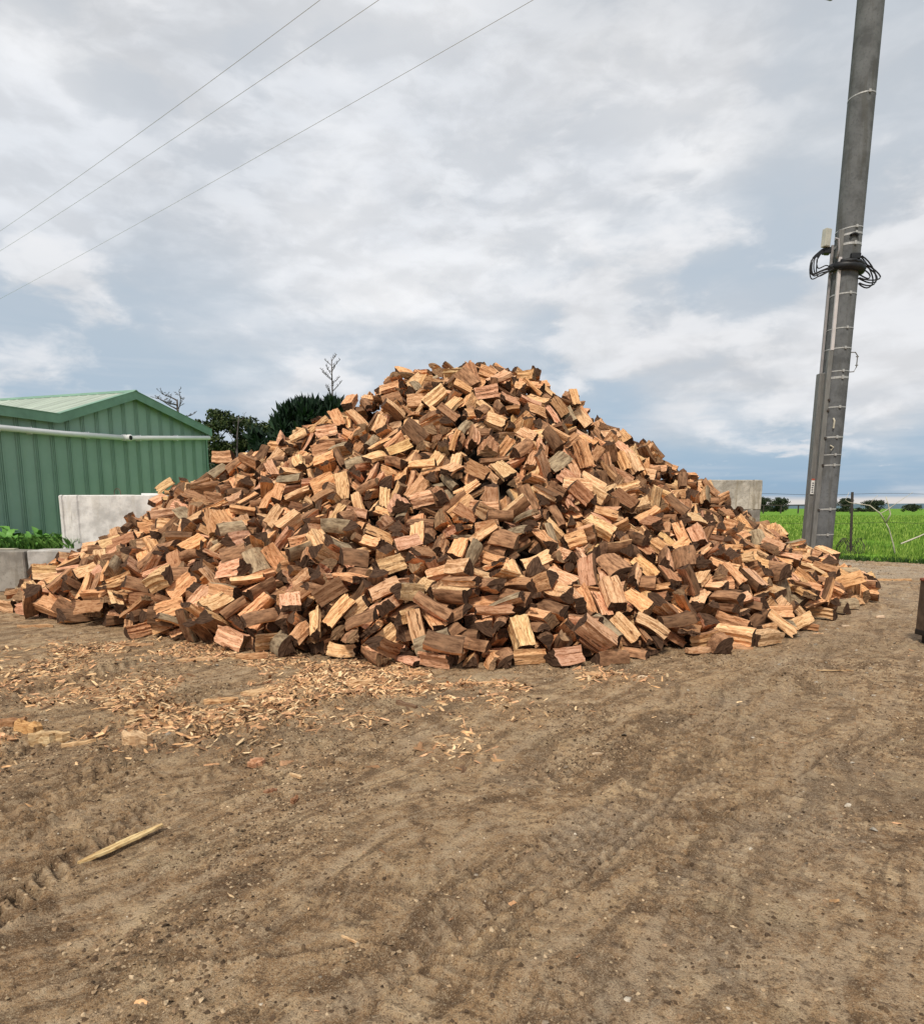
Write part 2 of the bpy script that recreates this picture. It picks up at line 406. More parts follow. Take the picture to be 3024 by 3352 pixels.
def shed_mat():
    m, t = mat('green_steel_sheet')
    co = t.n('ShaderNodeTexCoord').outputs['Object']
    n1 = t.noise(co, .9, 5, .6); n2 = t.noise(t.vmath('MULTIPLY', co, (6, 6, .8)).outputs[0], 1.0, 5, .65)
    c = t.ramp(n1, [(.3, (.25, .39, .295)), (.7, (.32, .465, .365))])
    c = t.mix(t.mrange(n2, .52, .72, 0, .45), c, (.27, .38, .26))
    c = t.mix(t.mrange(t.noise(co, 7, 4, .6), .6, .75, 0, .3), c, (.42, .50, .43))
    finish(t, c, .5, n2, .1, .01, .35)
    return m
M_SHED = shed_mat()
M_FASCIA = simple('green_fascia', (.185, .33, .235), .5, .15, 3)
M_ROOF = simple('weathered_roof_sheet', (.40, .46, .38), .5, .22, 1.2, stretch=(.3, 3, 1))
M_PVC = simple('white_pvc', (.86, .86, .85), .4, .06, 3)
M_BORE_SHADE = simple('bore_shade_black', (.02, .02, .02), .9, .1)
M_STEELBAND = simple('galvanised_strap', (.46, .45, .43), .45, .2, 20, metal=.4)
M_CONDUIT = simple('grey_conduit', (.30, .285, .29), .6, .15, 4)
M_GUARD = simple('steel_cable_guard', (.20, .195, .185), .55, .25, 5, metal=.3, stretch=(3, 3, .6))
M_LCONDUIT = simple('pale_conduit', (.58, .54, .54), .5, .1, 4)
M_BOX = simple('cream_enclosure', (.46, .45, .39), .5, .12, 5)
M_BLACK = simple('black_cable', (.018, .019, .022), .5, .3, 8)
M_WIRE = simple('power_wire', (.50, .51, .53), .6, .1)
M_POSTST = simple('dark_star_post', (.055, .045, .04), .8, .3, 6)
M_RUST = simple('rusty_red_steel', (.42, .13, .075), .75, .5, 4, metal=.15)
M_RUSTB = simple('worn_brown_steel', (.12, .085, .06), .7, .45, 7, metal=.3)
M_BLKST = simple('black_steel_edge', (.02, .017, .016), .6, .3, 8)
M_LABEL = simple('white_plate', (.72, .71, .68), .5, .05)
M_INK = simple('grey_print', (.12, .12, .13), .6, .1)
M_REDINK = simple('red_print', (.45, .10, .06), .6, .1)
M_LAMP = simple('lamp_housing', (.20, .20, .20), .5, .1)
M_HILL = simple('haze_blue_hills', (.085, .14, .165), .95, .15, .002)  # distance haze is mixed into this blue hill colour
M_STONE = None

# ------------------------------------------------------------------ ground
def sheet(name, x0, x1, y0, y1, z, m, n=1):
    xs = np.linspace(x0, x1, n + 1); ys = np.linspace(y0, y1, n + 1); X, Y = np.meshgrid(xs, ys)
    V = np.stack([X, Y, np.full_like(X, z)], -1).reshape(-1, 3)
    F = [(j*(n+1)+i, j*(n+1)+i+1, (j+1)*(n+1)+i+1, (j+1)*(n+1)+i) for j in range(n) for i in range(n)]
    return link(bpy.data.objects.new(name, np_mesh(name, V, F, [m])))
tag(sheet('ground', -6000, 6000, -6000, 9000, -.075, M_PAST, 8), 'flat green pasture reaching to the horizon', kind='structure')
tag(sheet('yard', -60, 40, -60, 21.0, -.06, M_YARD, 4), 'bare brown dirt around the heap yard', kind='structure')

def edge_y(x):      # where the dirt gives way to grass on the far right
    return 23.6 - .95 * np.maximum(x - 12.4, 0) + .5 * fbm(x * .9, x * .0 + 3.1, 2)
def path_coords(X, Y, pts):
    X, Y = X + .09 * fbm(X * 2.1, Y * 2.1, 2, 3), Y + .09 * fbm(X * 2.1 + 7, Y * 2.1, 5, 3)
    best = np.full(X.shape, 1e9); sl_ = np.zeros(X.shape); side = np.zeros(X.shape); s0 = 0
    for (ax, ay), (bx, by) in zip(pts[:-1], pts[1:]):
        dx, dy = bx - ax, by - ay; L = math.hypot(dx, dy); dx /= L; dy /= L
        u = (X - ax) * dx + (Y - ay) * dy; v = (X - ax) * dy - (Y - ay) * dx
        uc = np.clip(u, 0, L); d = np.hypot(X - ax - uc * dx, Y - ay - uc * dy)
        m = d < best
        best = np.where(m, d, best); sl_ = np.where(m, s0 + uc, sl_); side = np.where(m, v, side); s0 += L
    return best, sl_, side
TRACKS = [  # centre line, half width, lug pitch, depth, chevron slope
    ([(-2.0, 2.0), (-1.98, 2.93), (-1.98, 3.24), (-1.91, 3.55), (-1.83, 3.96), (-1.71, 4.33), (-1.6, 4.82), (-1.40, 5.37)], .15, .105, .034, 1.0),
    ([(-2.51, 3.21), (-2.45, 3.55), (-2.43, 3.95), (-2.23, 4.57), (-1.88, 5.11), (-1.56, 5.58), (-1.10, 6.13)], .19, .115, .056, -1.0),
    ([(-3.5, 4.0), (-3.27, 4.66), (-2.94, 5.11), (-2.62, 5.73), (-2.37, 6.5)], .20, .12, .038, 1.0),
    ([(-4.4, 5.2), (-4.19, 5.65), (-3.9, 6.5), (-3.52, 7.63)], .2, .13, .034, -1.0),
    ([(.4, 4.2), (1.2, 4.9), (2.03, 5.65), (3.0, 6.7), (4.74, 8.52), (7.09, 10.78), (10, 13.5)], .22, .10, .020, .3),
    ([(-.36, 2.07), (.19, 2.69), (1.2, 3.96), (2.43, 5.37), (4.71, 7.91), (6.84, 10.05)], .20, .10, .015, -.3),
    ([(.32, 2.07), (.79, 2.51), (1.57, 3.37), (2.84, 4.66), (3.92, 5.65), (6, 7.6)], .20, .10, .014, .4),
    ([(-2.6, 1.4), (-1.5, 2.3), (-.4, 2.8), (1.0, 3.3), (2.8, 4.4)], .17, .10, .010, -.8)]
RUTS = [([(-1.96, 2.69), (-1.56, 2.97), (-1.22, 3.16), (-.7, 3.43), (-.03, 3.67)], .016, .016),
        ([(-1.91, 3.43), (-1.44, 3.78), (-1.0, 4.46), (-.56, 4.88), (.1, 5.5)], .016, .014),
        ([(-.4, 3.6), (-.11, 3.67), (.35, 3.9), (.93, 4.11), (1.52, 4.4), (2.09, 4.77)], .012, .017),
        ([(.27, 3.49), (.95, 3.55), (1.47, 3.67), (2.38, 4.46), (3.2, 5.2)], .012, .014),
        ([(1.2, 3.36), (1.59, 3.43), (2.23, 3.57), (2.9, 3.66)], .012, .014),
        ([(.1, 2.51), (.43, 2.84), (.71, 3.11), (1.29, 3.96), (1.86, 4.46)], .014, .012),
        ([(-1.9, 2.1), (-1.2, 2.35), (-.5, 2.45), (.2, 2.5)], .014, .012)]
def chip_density(X, Y):
    """how thickly the yard is strewn with splinters"""
    a = np.clip((8.9 - Y) / 1.5, 0, 1) * np.clip((Y - 4.1) / 1.0, 0, 1) * np.clip((1.0 - X) / 1.4, 0, 1) * np.clip((X + 6.5) / 1.5, 0, 1)
    d1 = np.exp(-(((X + .8) / 1.4) ** 2 + ((Y - 6.7) / .6) ** 2)) * 1.35
    d2 = np.exp(-(((X + 2.2) / 1.5) ** 2 + ((Y - 5.6 - .25 * (X + 2.2)) / .6) ** 2)) * .9
    d3 = np.exp(-(((X + 3.2) / .6) ** 2 + ((Y - 5.0) / .35) ** 2)) * 1.3
    d4 = np.exp(-(((X + 3.3) / 1.4) ** 2 + ((Y - 8.2) / .6) ** 2)) * .9
    d5 = np.exp(-(((X - .3) / 1.5) ** 2 + ((Y - 6.9) / .28) ** 2)) * .8
    n = np.clip(.5 + 2.2 * fbm(X * 1.3, Y * 1.3, 3) + 1.2 * fbm(X * 5, Y * 5, 5, 2), 0, 1.5)
    return np.clip((a * .42 + d1 + d2 + d3 + d4 + d5) * n, 0, 1.3)
def yard_height(X, Y):
    z = .030 * fbm(X * .55, Y * .55, 0, 3)
    z = z + .016 * fbm(X * 2.6, Y * 2.6, 1, 3)
    rough = np.clip(.45 + 1.3 * fbm(X * .8 + 4, Y * .8, 4), .12, 1)
    n1 = fbm(X * 17, Y * 17, 2, 3, .6)
    z = z + rough * (.024 * n1 + .009 * np.abs(fbm(X * 42, Y * 42, 5, 2)))
    clod = np.clip(fbm(X * 9, Y * 9, 6, 2) - .16, 0, 1) * np.clip(fbm(X * 1.1, Y * 1.1, 7, 2) + .12, 0, 1)
    z = z + clod * .19
    # drag marks left by machinery, running the way the tracks run
    ca, sa = .42, .91; q1 = fbm((X * ca + Y * sa) * 1.6, (X * sa - Y * ca) * 11, 1, 3); ca, sa = .71, .70; q2 = fbm((X * ca + Y * sa) * 1.6, (X * sa - Y * ca) * 11, 2, 3)
    t_ = np.clip((X + .5) / 2, 0, 1); z = z + .020 * (q1 * (1 - t_) + q2 * t_) * np.clip(.5 + 1.5 * fbm(X * .7, Y * .7 + 9, 3), .1, 1)
    for pts, hw, pitch, dep, chev in TRACKS:
        d, s, v = path_coords(X, Y, pts)
        inside = np.clip((hw - d) / .03, 0, 1)
        fade = np.clip(.8 + 1.3 * fbm(X * 1.2, Y * 1.2, 3), .35, 1)
        ph = (s + chev * np.abs(v) * .8 + (v > 0) * pitch * .5) / pitch + .25 * fbm(X * 5, Y * 5, 1, 2)
        lug = np.clip(np.sin(2 * math.pi * ph) * 3.2 + .3, -1, 1)
        z = z - inside * fade * dep * (.45 + .55 * lug)
        z = z + np.exp(-((d - hw - .035) / .03) ** 2) * fade * dep * (.55 + 1.2 * n1)
    for pts, wd, dep in RUTS:
        d, s, v = path_coords(X, Y, pts)
        br = np.clip(.7 + 2.2 * fbm(s * 1.1, s * .3 + dep * 900, 2), 0, 1)
        z = z - np.exp(-(d / wd) ** 2) * dep * br + np.exp(-((d - 2.2 * wd) / wd) ** 2) * dep * .7 * br
    return z
def damp_shade_map(X, Y):
    """damp tone of tyre-pressed soil, with shade of the tread grooves painted in"""
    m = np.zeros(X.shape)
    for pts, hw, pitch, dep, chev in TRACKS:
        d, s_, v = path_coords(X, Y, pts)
        ph = (s_ + chev * np.abs(v) * .8 + (v > 0) * pitch * .5) / pitch + .25 * fbm(X * 5, Y * 5, 1, 2)  # lug phase darkens the grooves in colour, so the tread relief shows
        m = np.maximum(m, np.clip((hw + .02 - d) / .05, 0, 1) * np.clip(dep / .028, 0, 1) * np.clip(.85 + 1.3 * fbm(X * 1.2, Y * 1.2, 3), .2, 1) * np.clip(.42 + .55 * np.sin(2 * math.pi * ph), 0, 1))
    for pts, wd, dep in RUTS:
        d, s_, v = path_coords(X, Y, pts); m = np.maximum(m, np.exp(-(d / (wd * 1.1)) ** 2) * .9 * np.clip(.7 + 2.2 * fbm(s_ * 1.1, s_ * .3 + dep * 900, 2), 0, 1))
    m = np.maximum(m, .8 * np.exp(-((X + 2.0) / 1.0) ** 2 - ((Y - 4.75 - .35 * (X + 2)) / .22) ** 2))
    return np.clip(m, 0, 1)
def yard_patch():
    NY, NXX = 720, 800
    ys = np.exp(np.linspace(math.log(1.35), math.log(24.6), NY)); us = np.linspace(-.86, .86, NXX)
    U, Y = np.meshgrid(us, ys); X = U * (Y + 1.1)
    Z = yard_height(X, Y) - np.clip((Y - 9) / 14, 0, 1) * .01
    edge = np.maximum(np.abs(U) - .82, 0) / .04 + np.clip((1.5 - Y) / .15, 0, 1)
    Z = Z * (1 - np.clip(edge, 0, 1)) - .0 * edge
    Ed = edge_y(X) + .35 * fbm(X * 3, Y * 3, 6, 3)
    Z = np.where(Y > Ed, -.20, Z)
    V = np.stack([X, Y, Z], -1).reshape(-1, 3)
    idx = np.arange(NY * NXX).reshape(NY, NXX)
    F = np.stack([idx[:-1, :-1], idx[:-1, 1:], idx[1:, 1:], idx[1:, :-1]], -1).reshape(-1, 4)
    me = np_mesh('dirt_ground', V, F, [M_YARD], smooth=True)
    grav = np.clip((X - .35 * Y - .6) / 3.0, 0, 1) * .30 + np.clip((Y - 15.5) / 3, 0, 1) * .75 + np.clip(.9 - np.hypot((X - .9) / .8, (Y - 2.2) / .6), 0, 1) * .8
    for pts, hw, pitch, dep, chev in TRACKS[4:7] + [([(2.2, 2.2), (3.2, 3.4), (4.6, 5.2), (6.6, 7.6), (9.5, 11)], .3, .1, .01, 0), ([(.2, 1.6), (1.4, 2.9), (2.6, 4.4), (4.4, 6.6)], .25, .1, .01, 0)]:
        d, s_, v = path_coords(X, Y, pts); grav = np.maximum(grav, .30 * np.clip((hw * 1.25 - d) / .12, 0, 1) * np.clip(.5 + 1.8 * fbm(X * .9, Y * .9, 6), 0, 1))
    grav = np.clip(grav * np.clip(.6 + 1.6 * fbm(X * 1.1, Y * 1.1, 5), 0, 1.2), 0, .95)
    add_attr(me, 'gravel', 'FLOAT', grav); add_attr(me, 'chip', 'FLOAT', np.clip(chip_density(X, Y), 0, 1)); add_attr(me, 'damp', 'FLOAT', damp_shade_map(X, Y))
    o = link(bpy.data.objects.new('dirt_ground', me))
    tag(o, 'rutted brown dirt yard with tyre tracks and gravel in front of the heap', kind='structure')
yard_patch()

# raised bank held back by the low block wall, on which the shed stands
mb = MB(); mb.prism([(-60, 14.55), (-8.45, 14.55), (-8.45, 15.3), (-4.6, 15.5), (-3.0, 19), (-3.0, 60), (-60, 60)], -.3, .80, 'Z')
tag(mb.build('raised_ground', M_PAST), 'raised grassy ground behind the low concrete block wall', kind='structure')
# far hills
V = []; F = []
rs = np.random.RandomState(3); N = 160
for i in range(N + 1):
    a = R(-62 + 124 * i / N); h = 12 + 10 * vn(np.array(i * .13), np.array(1.0), 1) * 2 + 10 * max(0, math.sin(a * 2.2 - .2))
    for r_, z_ in ((4300, -1), (4700, h), (5600, -1)): V.append((r_ * math.sin(a), r_ * math.cos(a), z_))
for i in range(N):
    for k in range(2): F.append((i*3+k, (i+1)*3+k, (i+1)*3+k+1, i*3+k+1))
tag(link(bpy.data.objects.new('hills', np_mesh('hills', V, F, [M_HILL], smooth=True))), 'low hills on the horizon, tinted haze blue', kind='structure')

# ------------------------------------------------------------------ concrete blocks
def block(name, c, size, rz, m, label, keyway=False, seed=0):
    """cast block with worn arrises; optional vertical keyway grooves on its ends and near its left end"""
    rs = random.Random(seed); L, Dp, H = size
    bm = bmesh.new()
    hx, hy = L / 2, Dp / 2; b = .022
    ring = [(-hx + b, -hy), (hx - b, -hy), (hx, -hy + b)]
    g = .07
    ring += [(hx, -g - .03), (hx - .05, -g), (hx - .05, g), (hx, g + .03), (hx, hy - b), (hx - b, hy), (-hx + b, hy), (-hx, hy - b),
             (-hx, g + .03), (-hx + .05, g), (-hx + .05, -g), (-hx, -g - .03), (-hx, -hy + b)]
    if keyway == 'R': ring = ring[:1] + [(hx - .36, -hy), (hx - .33, -hy + .05), (hx - .25, -hy + .05), (hx - .22, -hy - .012)] + ring[1:]
    elif keyway: ring = [(-hx + b, -hy), (-hx + .07, -hy), (-hx + .09, -hy + .03), (-hx + .25, -hy + .03), (-hx + .265, -hy + .07), (-hx + .285, -hy - .018), (-hx + .43, -hy - .018), (-hx + .455, -hy + .004)] + ring[1:]
    pts = []
    for i, p in enumerate(ring):      # subdivide for wear
        q = ring[(i + 1) % len(ring)]; l = math.hypot(q[0]-p[0], q[1]-p[1]); n = max(1, int(l / .11))
        for k in range(n): pts.append((p[0] + (q[0]-p[0]) * k / n, p[1] + (q[1]-p[1]) * k / n))
    zs = [0, .015] + [.015 + (H - .04) * k / 8 for k in range(1, 8)] + [H - .02, H]
    rings = []
    for j, z in enumerate(zs):
        ins = 1 if 0 < j < len(zs) - 1 else .985
        rings.append([bm.verts.new((p[0] * (1 if ins == 1 else 1 - .02 / hx) + rs.uniform(-.004, .004), p[1] * (1 if ins == 1 else 1 - .02 / hy) + rs.uniform(-.005, .005), z + rs.uniform(-.004, .004))) for p in pts])
    n = len(pts)
    for A, B in zip(rings[:-1], rings[1:]):
        for i in range(n): bm.faces.new((A[i], A[(i+1) % n], B[(i+1) % n], B[i]))
    bm.faces.new(rings[0][::-1]); bm.faces.new(rings[-1])
    bmesh.ops.recalc_face_normals(bm, faces=bm.faces)
    me = bpy.data.meshes.new(name); bm.to_mesh(me); bm.free(); me.materials.append(m)
    o = link(bpy.data.objects.new(name, me)); o.location = c; o.rotation_euler = (0, 0, rz)
    tag(o, label, 'concrete block', 'cast concrete blocks walling the wood bay')
    return o
def loop(parent, x, y, z):
    pts = [(x - .07, y, z - .02)] + [(x - .07 * math.cos(math.pi * k / 8), y, z + .07 + .07 * math.sin(math.pi * k / 8)) for k in range(9)] + [(x + .07, y, z - .02)]
    MB().tube(pts, .008, 6).build('lifting_loop', M_RUSTB, parent)
block('concrete_block', (-9.72, 14.42, 0), (1.5, .70, .835), R(1), M_CONC_D, 'grey-brown stained low concrete block at the left edge of the yard', seed=1)
block('concrete_block', (-8.19, 14.50, 0), (1.5, .70, .845), R(4), M_CONC, 'grey low concrete block with white top, partly covered by split logs at its right', seed=2)
block('concrete_block', (-6.68, 14.62, 0), (1.5, .70, .84), R(4), M_CONC, 'low concrete block almost buried in logs under the tall pale block', seed=4)
b3 = block('concrete_block', (-7.45, 15.06, .80), (2.25, .66, 1.18), R(-6), M_CONC_L, 'tall pale concrete block with vertical groove standing in front of the green shed', True, 3)
loop(b3, .02, 0, 1.18)
def slab_on(o, c, size, rz, m, label):
    tag(MB().box((0, 0, 0), size, None, .012).build('loose_board', m), label, 'board'); q = bpy.data.objects[-1] if False else None
bA = block('concrete_block', (7.40, 19.35, 0), (1.5, .74, .84), R(3), M_CONC_D, 'bottom concrete block of the right stack, hidden by the heap flank', seed=5)
block('concrete_block', (7.41, 19.36, .842), (1.5, .73, .82), R(2), M_CONC_D, 'middle concrete block of the right stack, half behind the heap flank', seed=6)
block('concrete_block', (7.40, 19.35, 1.664), (1.52, .74, .80), R(3), M_CONC_R, 'top weathered concrete block of the stack right of the heap, left of the pole', 'R', 7)
for i, z in enumerate((0, .842, 1.664)):
    block('concrete_block', (5.86, 19.28, z), (1.5, .74, .82 if i < 2 else .80), R(3), M_CONC_D, ['bottom', 'middle', 'top'][i] + ' block of the second column left, behind the heap on the right', seed=8 + i)
# strip of pale timber lying on the tall block
o = MB().box((0, 0, 0), (.42, .10, .035), None, .006).build('white_timber_offcut', M_PVC); o.location = (-6.62, 14.92, 2.0); o.rotation_euler = (0, 0, .1)
tag(o, 'short white offcut lying on the tall pale block beside the first logs', 'offcut')
o = MB().box((0, 0, 0), (1.0, .16, .02), None, .005).build('thin_timber_board', M_STALK); o.location = (-9.95, 14.60, .850); o.rotation_euler = (0, 0, .06)
tag(o, 'thin weathered board lying along the top of the left low block', 'board')

# ------------------------------------------------------------------ green shed
def shed():
    A = Vector((-11.04, 17.0, 0)); Bp = Vector((-8.76, 24.1, 0))
    u = (Bp - A).normalized(); Lw = (Bp - A).length      # along the wall, away from the camera
    n = Vector((u.y, -u.x, 0))                            # outward, towards the yard
    root = empty('green_shed', (A.x, A.y, .8), 'green ribbed steel shed with shallow gable and a white pipe along its wall', 'shed')
    M = Matrix(((u.x, n.x, 0, 0), (u.y, n.y, 0, 0), (0, 0, 1, 0), (0, 0, 0, 1)))
    root.matrix_world = Matrix.Translation((A.x, A.y, .8)) @ M
    # local: x along the wall, y outward (mirrored frame), z up from the bank
    s1, s2 = 1.47, 4.20
    def top(s):
        if s < s1: return 3.25
        if s < s2: return 3.25 + (4.24 - 3.25) * (s - s1) / (s2 - s1)
        return 4.24 + (3.52 - 4.24) * (s - s2) / (Lw - s2)
    # cladding: one sheet per rib group, pan then three narrow ribs
    pitch = .497; s = -7 * pitch; k = 0
    while s < Lw - .05:
        e = min(s + pitch, Lw)
        prof = [(0, 0), (.004, .0), (.30, 0)]
        for q in (.315, .365, .415): prof += [(q, 0), (q + .006, .034), (q + .024, .034), (q + .030, 0)]
        prof += [(pitch - .004, 0)]
        prof = [(s + a, b) for a, b in prof if s + a < e] + ([(e, 0)] if e < s + pitch else [])
        bm = bmesh.new(); lowr = []; upr = []
        for a, b in prof:
            lowr.append(bm.verts.new((a, b, -.05))); upr.append(bm.verts.new((a, b, top(a) - .05)))
        for i in range(len(prof) - 1): bm.faces.new((lowr[i], lowr[i+1], upr[i+1], upr[i]))
        me = bpy.data.meshes.new('wall_panel'); bm.to_mesh(me); bm.free(); me.materials.append(M_SHED)
        link(bpy.data.objects.new('wall_panel', me), root)
        s += pitch; k += 1
    # body behind the sheets, closing the far sides
    mb = MB(); poly = [(-3.4, -.05), (Lw - .01, -.05), (Lw - .01, top(Lw) - .07), (s2, top(s2) - .07), (s1, top(s1) - .07), (-3.4, 3.18)]
    mb.prism(poly, -9.0, -.012, 'Y').build('side_wall', M_SHED, root)
    # roof sheets
    def slab(p, q, t=.05, y0=-9.3, y1=.16, name='roof'):
        d = Vector((q[0]-p[0], 0, q[1]-p[1])).normalized(); nn = Vector((-d.z, 0, d.x)) * t
        mb = MB(); mb.prism([(p[0], p[1]), (q[0], q[1]), (q[0] + nn.x, q[1] + nn.z), (p[0] + nn.x, p[1] + nn.z)], y0, y1, 'Y')
        o = mb.build(name, M_ROOF, root)
        L = (Vector((q[0], 0, q[1])) - Vector((p[0], 0, p[1]))).length
        rb = MB(); k = y0 + .2
        while k < y1:           # standing ribs of the sheeting run down the slope
            a = Vector((p[0], k, p[1])) + nn; b = Vector((q[0], k, q[1])) + nn
            rb.tube([a, b], .014, 4); k += .35
        rb.build('roof_rib', M_ROOF, o)
        return o
    slab((s1, 3.25), (s2, 4.24)); slab((s2, 4.24), (Lw + .12, 3.49)); slab((-3.5, 3.20), (s1, 3.25))
    # fascia boards (barge capping)
    def fascia(p, q, h=.17):
        mb = MB(); mb.prism([(p[0], p[1] - h), (q[0], q[1] - h), (q[0], q[1] + .065), (p[0], p[1] + .065)], .17, .20, 'Y'); 
        mb.prism([(p[0], p[1] + .055), (q[0], q[1] + .055), (q[0], q[1] + .075), (p[0], p[1] + .075)], .0, .21, 'Y'); mb.build('fascia', M_FASCIA, root)
    fascia((-3.5, 3.23), (s1, 3.25)); fascia((s1, 3.25), (s2, 4.24)); fascia((s2, 4.24), (Lw + .12, 3.50))
    MB().prism([(s2 - .16, 4.245), (s2, 4.31), (s2 + .16, 4.255), (s2, 4.34)], -9.3, .22, 'Y').build('ridge_cap', M_FASCIA, root)
    MB().box((Lw + .02, .01, 1.72), (.07, .07, 3.46)).build('corner_flashing', M_FASCIA, root)
    MB().box((Lw - .3, -.1, 0), (.1, .1, .1)).build('footing', M_CONC, root)
    # white pipe, falling from the near end to the elbow and then level
    sb = 3.72; zb = 2.915
    MB().tube([(-3.4, .17, 2.72), (-.19, .17, 2.79), (1.58, .17, 2.83), (sb - .12, .17, zb)], .072, 12).build('white_pipe', M_PVC, root, True)
    MB().tube([(sb + .10, .17, zb + .01), (7.45, .17, 3.27)], .068, 12).build('white_pipe', M_PVC, root, True)
    MB().tube([(sb - .13, .17, zb), (sb + .12, .17, zb + .015)], .092, 14).tube([(sb, .17, zb + .005), (sb, .34, zb + .005)], .092, 14).build('pipe_elbow', M_PVC, root, True)
    MB().tube([(sb, .338, zb + .005), (sb, .344, zb + .005)], .066, 14).build('bore_shade_disc', M_BORE_SHADE, root)  # black disc painted as the shade inside the open pipe end
    for a, z in ((-.2, 2.79), (.65, 2.81), (2.4, 2.87), (4.3, 2.97), (5.9, 3.12)):
        MB().box((a, .09, z), (.04, .16, .18)).build('pipe_bracket', M_PVC, root)
    return root
shed()

# ------------------------------------------------------------------ power pole
def pole():
    bx, by = 9.02, 17.5
    def cx(z): return bx + .0145 * z + .03
    def rad(z): return .298 - .0012 * z
    root = empty('concrete_power_pole', (bx, by, 0), 'tall dark concrete power pole with straps, conduits and a black cable coil', 'power pole')
    def L(p): return (p[0] - bx, p[1] - by, p[2])
    zs = [-.1, 1, 2.5, 4, 6, 8, 10, 12, 14, 16.2]
    MB().tube([L((cx(z), by, z)) for z in zs], [rad(z) for z in zs], 28).build('pole_shaft', M_POLE, root, True)
    # straps: (height, thickness, tilt)
    for z, t in [(11.05, .014), (8.20, .013), (8.06, .022), (7.84, .026), (7.30, .03), (6.74, .016), (5.96, .012), (5.50, .014), (4.97, .012), (4.82, .026),
                 (4.13, .015), (3.42, .02), (3.00, .011), (2.75, .016), (1.68, .018), (1.05, .014)]:
        rr = rad(z) + .006; tilt = .03 if z > 8 else .01
        pts = [L((cx(z) + rr * math.cos(a), by + rr * math.sin(a), z + tilt * math.cos(a))) for a in [2 * math.pi * k / 32 for k in range(32)]]
        bm = bmesh.new(); inner = [bm.verts.new((p[0], p[1], p[2] - t)) for p in pts]; outer = [bm.verts.new((p[0], p[1], p[2] + t)) for p in pts]
        for k in range(32): bm.faces.new((inner[k], inner[(k+1) % 32], outer[(k+1) % 32], outer[k]))
        me = bpy.data.meshes.new('strap'); bm.to_mesh(me); bm.free(); me.materials.append(M_STEELBAND)
        st_ = link(bpy.data.objects.new('strap', me), root)
        MB().box(L((cx(z) + .02, by - rr - .01, z + .0)), (.05, .03, t * 2 + .035), None, .005).build('strap_buckle', M_STEELBAND, st_)
    # cable guards on the left face
    def guard(x0, x1, z0, z1, y, m, name, wd, dp):
        zc = (z0 + z1) / 2; h = z1 - z0
        ang = math.atan2(x1 - x0, h)
        mb = MB(); mb.box((0, 0, 0), (wd, dp, h), None, .008)
        o = mb.build(name, m, root); o.location = L(((x0 + x1) / 2, y, zc)); o.rotation_euler = (0, ang, 0); return o
    g1 = guard(cx(0) - .345, cx(4.95) - .345, -.1, 4.95, by + .02, M_GUARD, 'cable_guard', .14, .18)
    guard(cx(0) - .262, cx(5.5) - .268, -.1, 5.45, by - .17, M_GUARD, 'cable_guard', .11, .10)
    MB().box((.045, -.098, 0), (.012, .012, 4.9)).build('guard_edge', M_STEELBAND, g1)
    guard(cx(4.95) - .335, cx(7.9) - .335, 4.95, 7.9, by + .05, M_CONDUIT, 'thin_conduit', .055, .055)
    guard(cx(5.45) - .245, cx(7.55) - .255, 5.452, 7.55, by - .20, M_LCONDUIT, 'pale_conduit', .075, .06)
    guard(cx(7.55) - .27, cx(8.15) - .27, 7.56, 8.16, by - .16, M_GUARD, 'upper_conduit', .12, .09)
    # cleats with bolts at the guard
    for z in (4.05, 3.4, 2.75, 1.66, 4.3): MB().box(L((cx(z) - .22, by - .235, z)), (.05, .03, .05), None, .006).build('bolt_cleat', M_POSTST, root)
    # tag plate
    pl = MB().box((0, 0, 0), (.085, .008, .34)).build('number_plate', M_LABEL, root); pl.location = L((8.725, by - .095, 2.22)); pl.rotation_euler = (0, R(.8), 0)
    rs_ = random.Random(2)
    for k in range(5): MB().box((rs_.uniform(-.004, .004), -.0065, .10 - k * .055), (.044, .003, .03)).build('printed_digit', M_INK, pl)
    MB().box((0, -.0065, .19), (.08, .003, .04)).build('printed_strip', M_REDINK, pl)
    # bracket handle on the right face
    zt, zb = 5.44, 4.98; x0 = cx(5.2) + .28
    MB().tube([L(p) for p in [(x0, by - .05, zt), (x0 + .13, by - .05, zt), (x0 + .19, by - .05, zt - .08), (x0 + .185, by - .05, zb + .12), (x0 + .13, by - .05, zb + .01), (x0, by - .05, zb)]], .013, 6).build('step_bracket', M_GUARD, root)
    for dz in (.36, .16): MB().box(L((x0 + .185, by - .05, zb + dz)), (.06, .03, .02)).build('bracket_nut', M_GUARD, root)
    # two hooks on the shaft
    MB().tube([L((cx(3.8) - .1, by - .29, 3.86)), L((cx(3.8) - .09, by - .33, 3.8)), L((cx(3.8) - .1, by - .33, 3.62))], .02, 6).build('hook', M_STALK, root)
    MB().tube([L((cx(3.1) - .12, by - .3, 3.22)), L((cx(3.1) - .05, by - .33, 3.17)), L((cx(3.1) - .11, by - .33, 3.10))], .016, 6).build('hook', M_STALK, root)
    # enclosure with a bracket
    bxo = MB().box((0, 0, 0), (.16, .13, .40), None, .01).build('enclosure', M_BOX, root); bxo.location = L((8.565, by - .16, 7.98)); bxo.rotation_euler = (0, R(3), R(18))
    MB().box((.0, -.068, 0), (.13, .008, .36), None, .003).build('enclosure_lid', M_BOX, bxo)
    MB().box(L((8.66, by - .04, 7.9)), (.1, .06, .5)).build('mounting_bracket', M_GUARD, root)
    MB().box(L((8.62, by - .1, 7.72)), (.17, .15, .14), None, .02).build('gland_box', M_BLACK, root)
    # black cable bundle strapped round the front and loops either side
    rs_ = random.Random(11)
    rr = rad(7.3) + .05
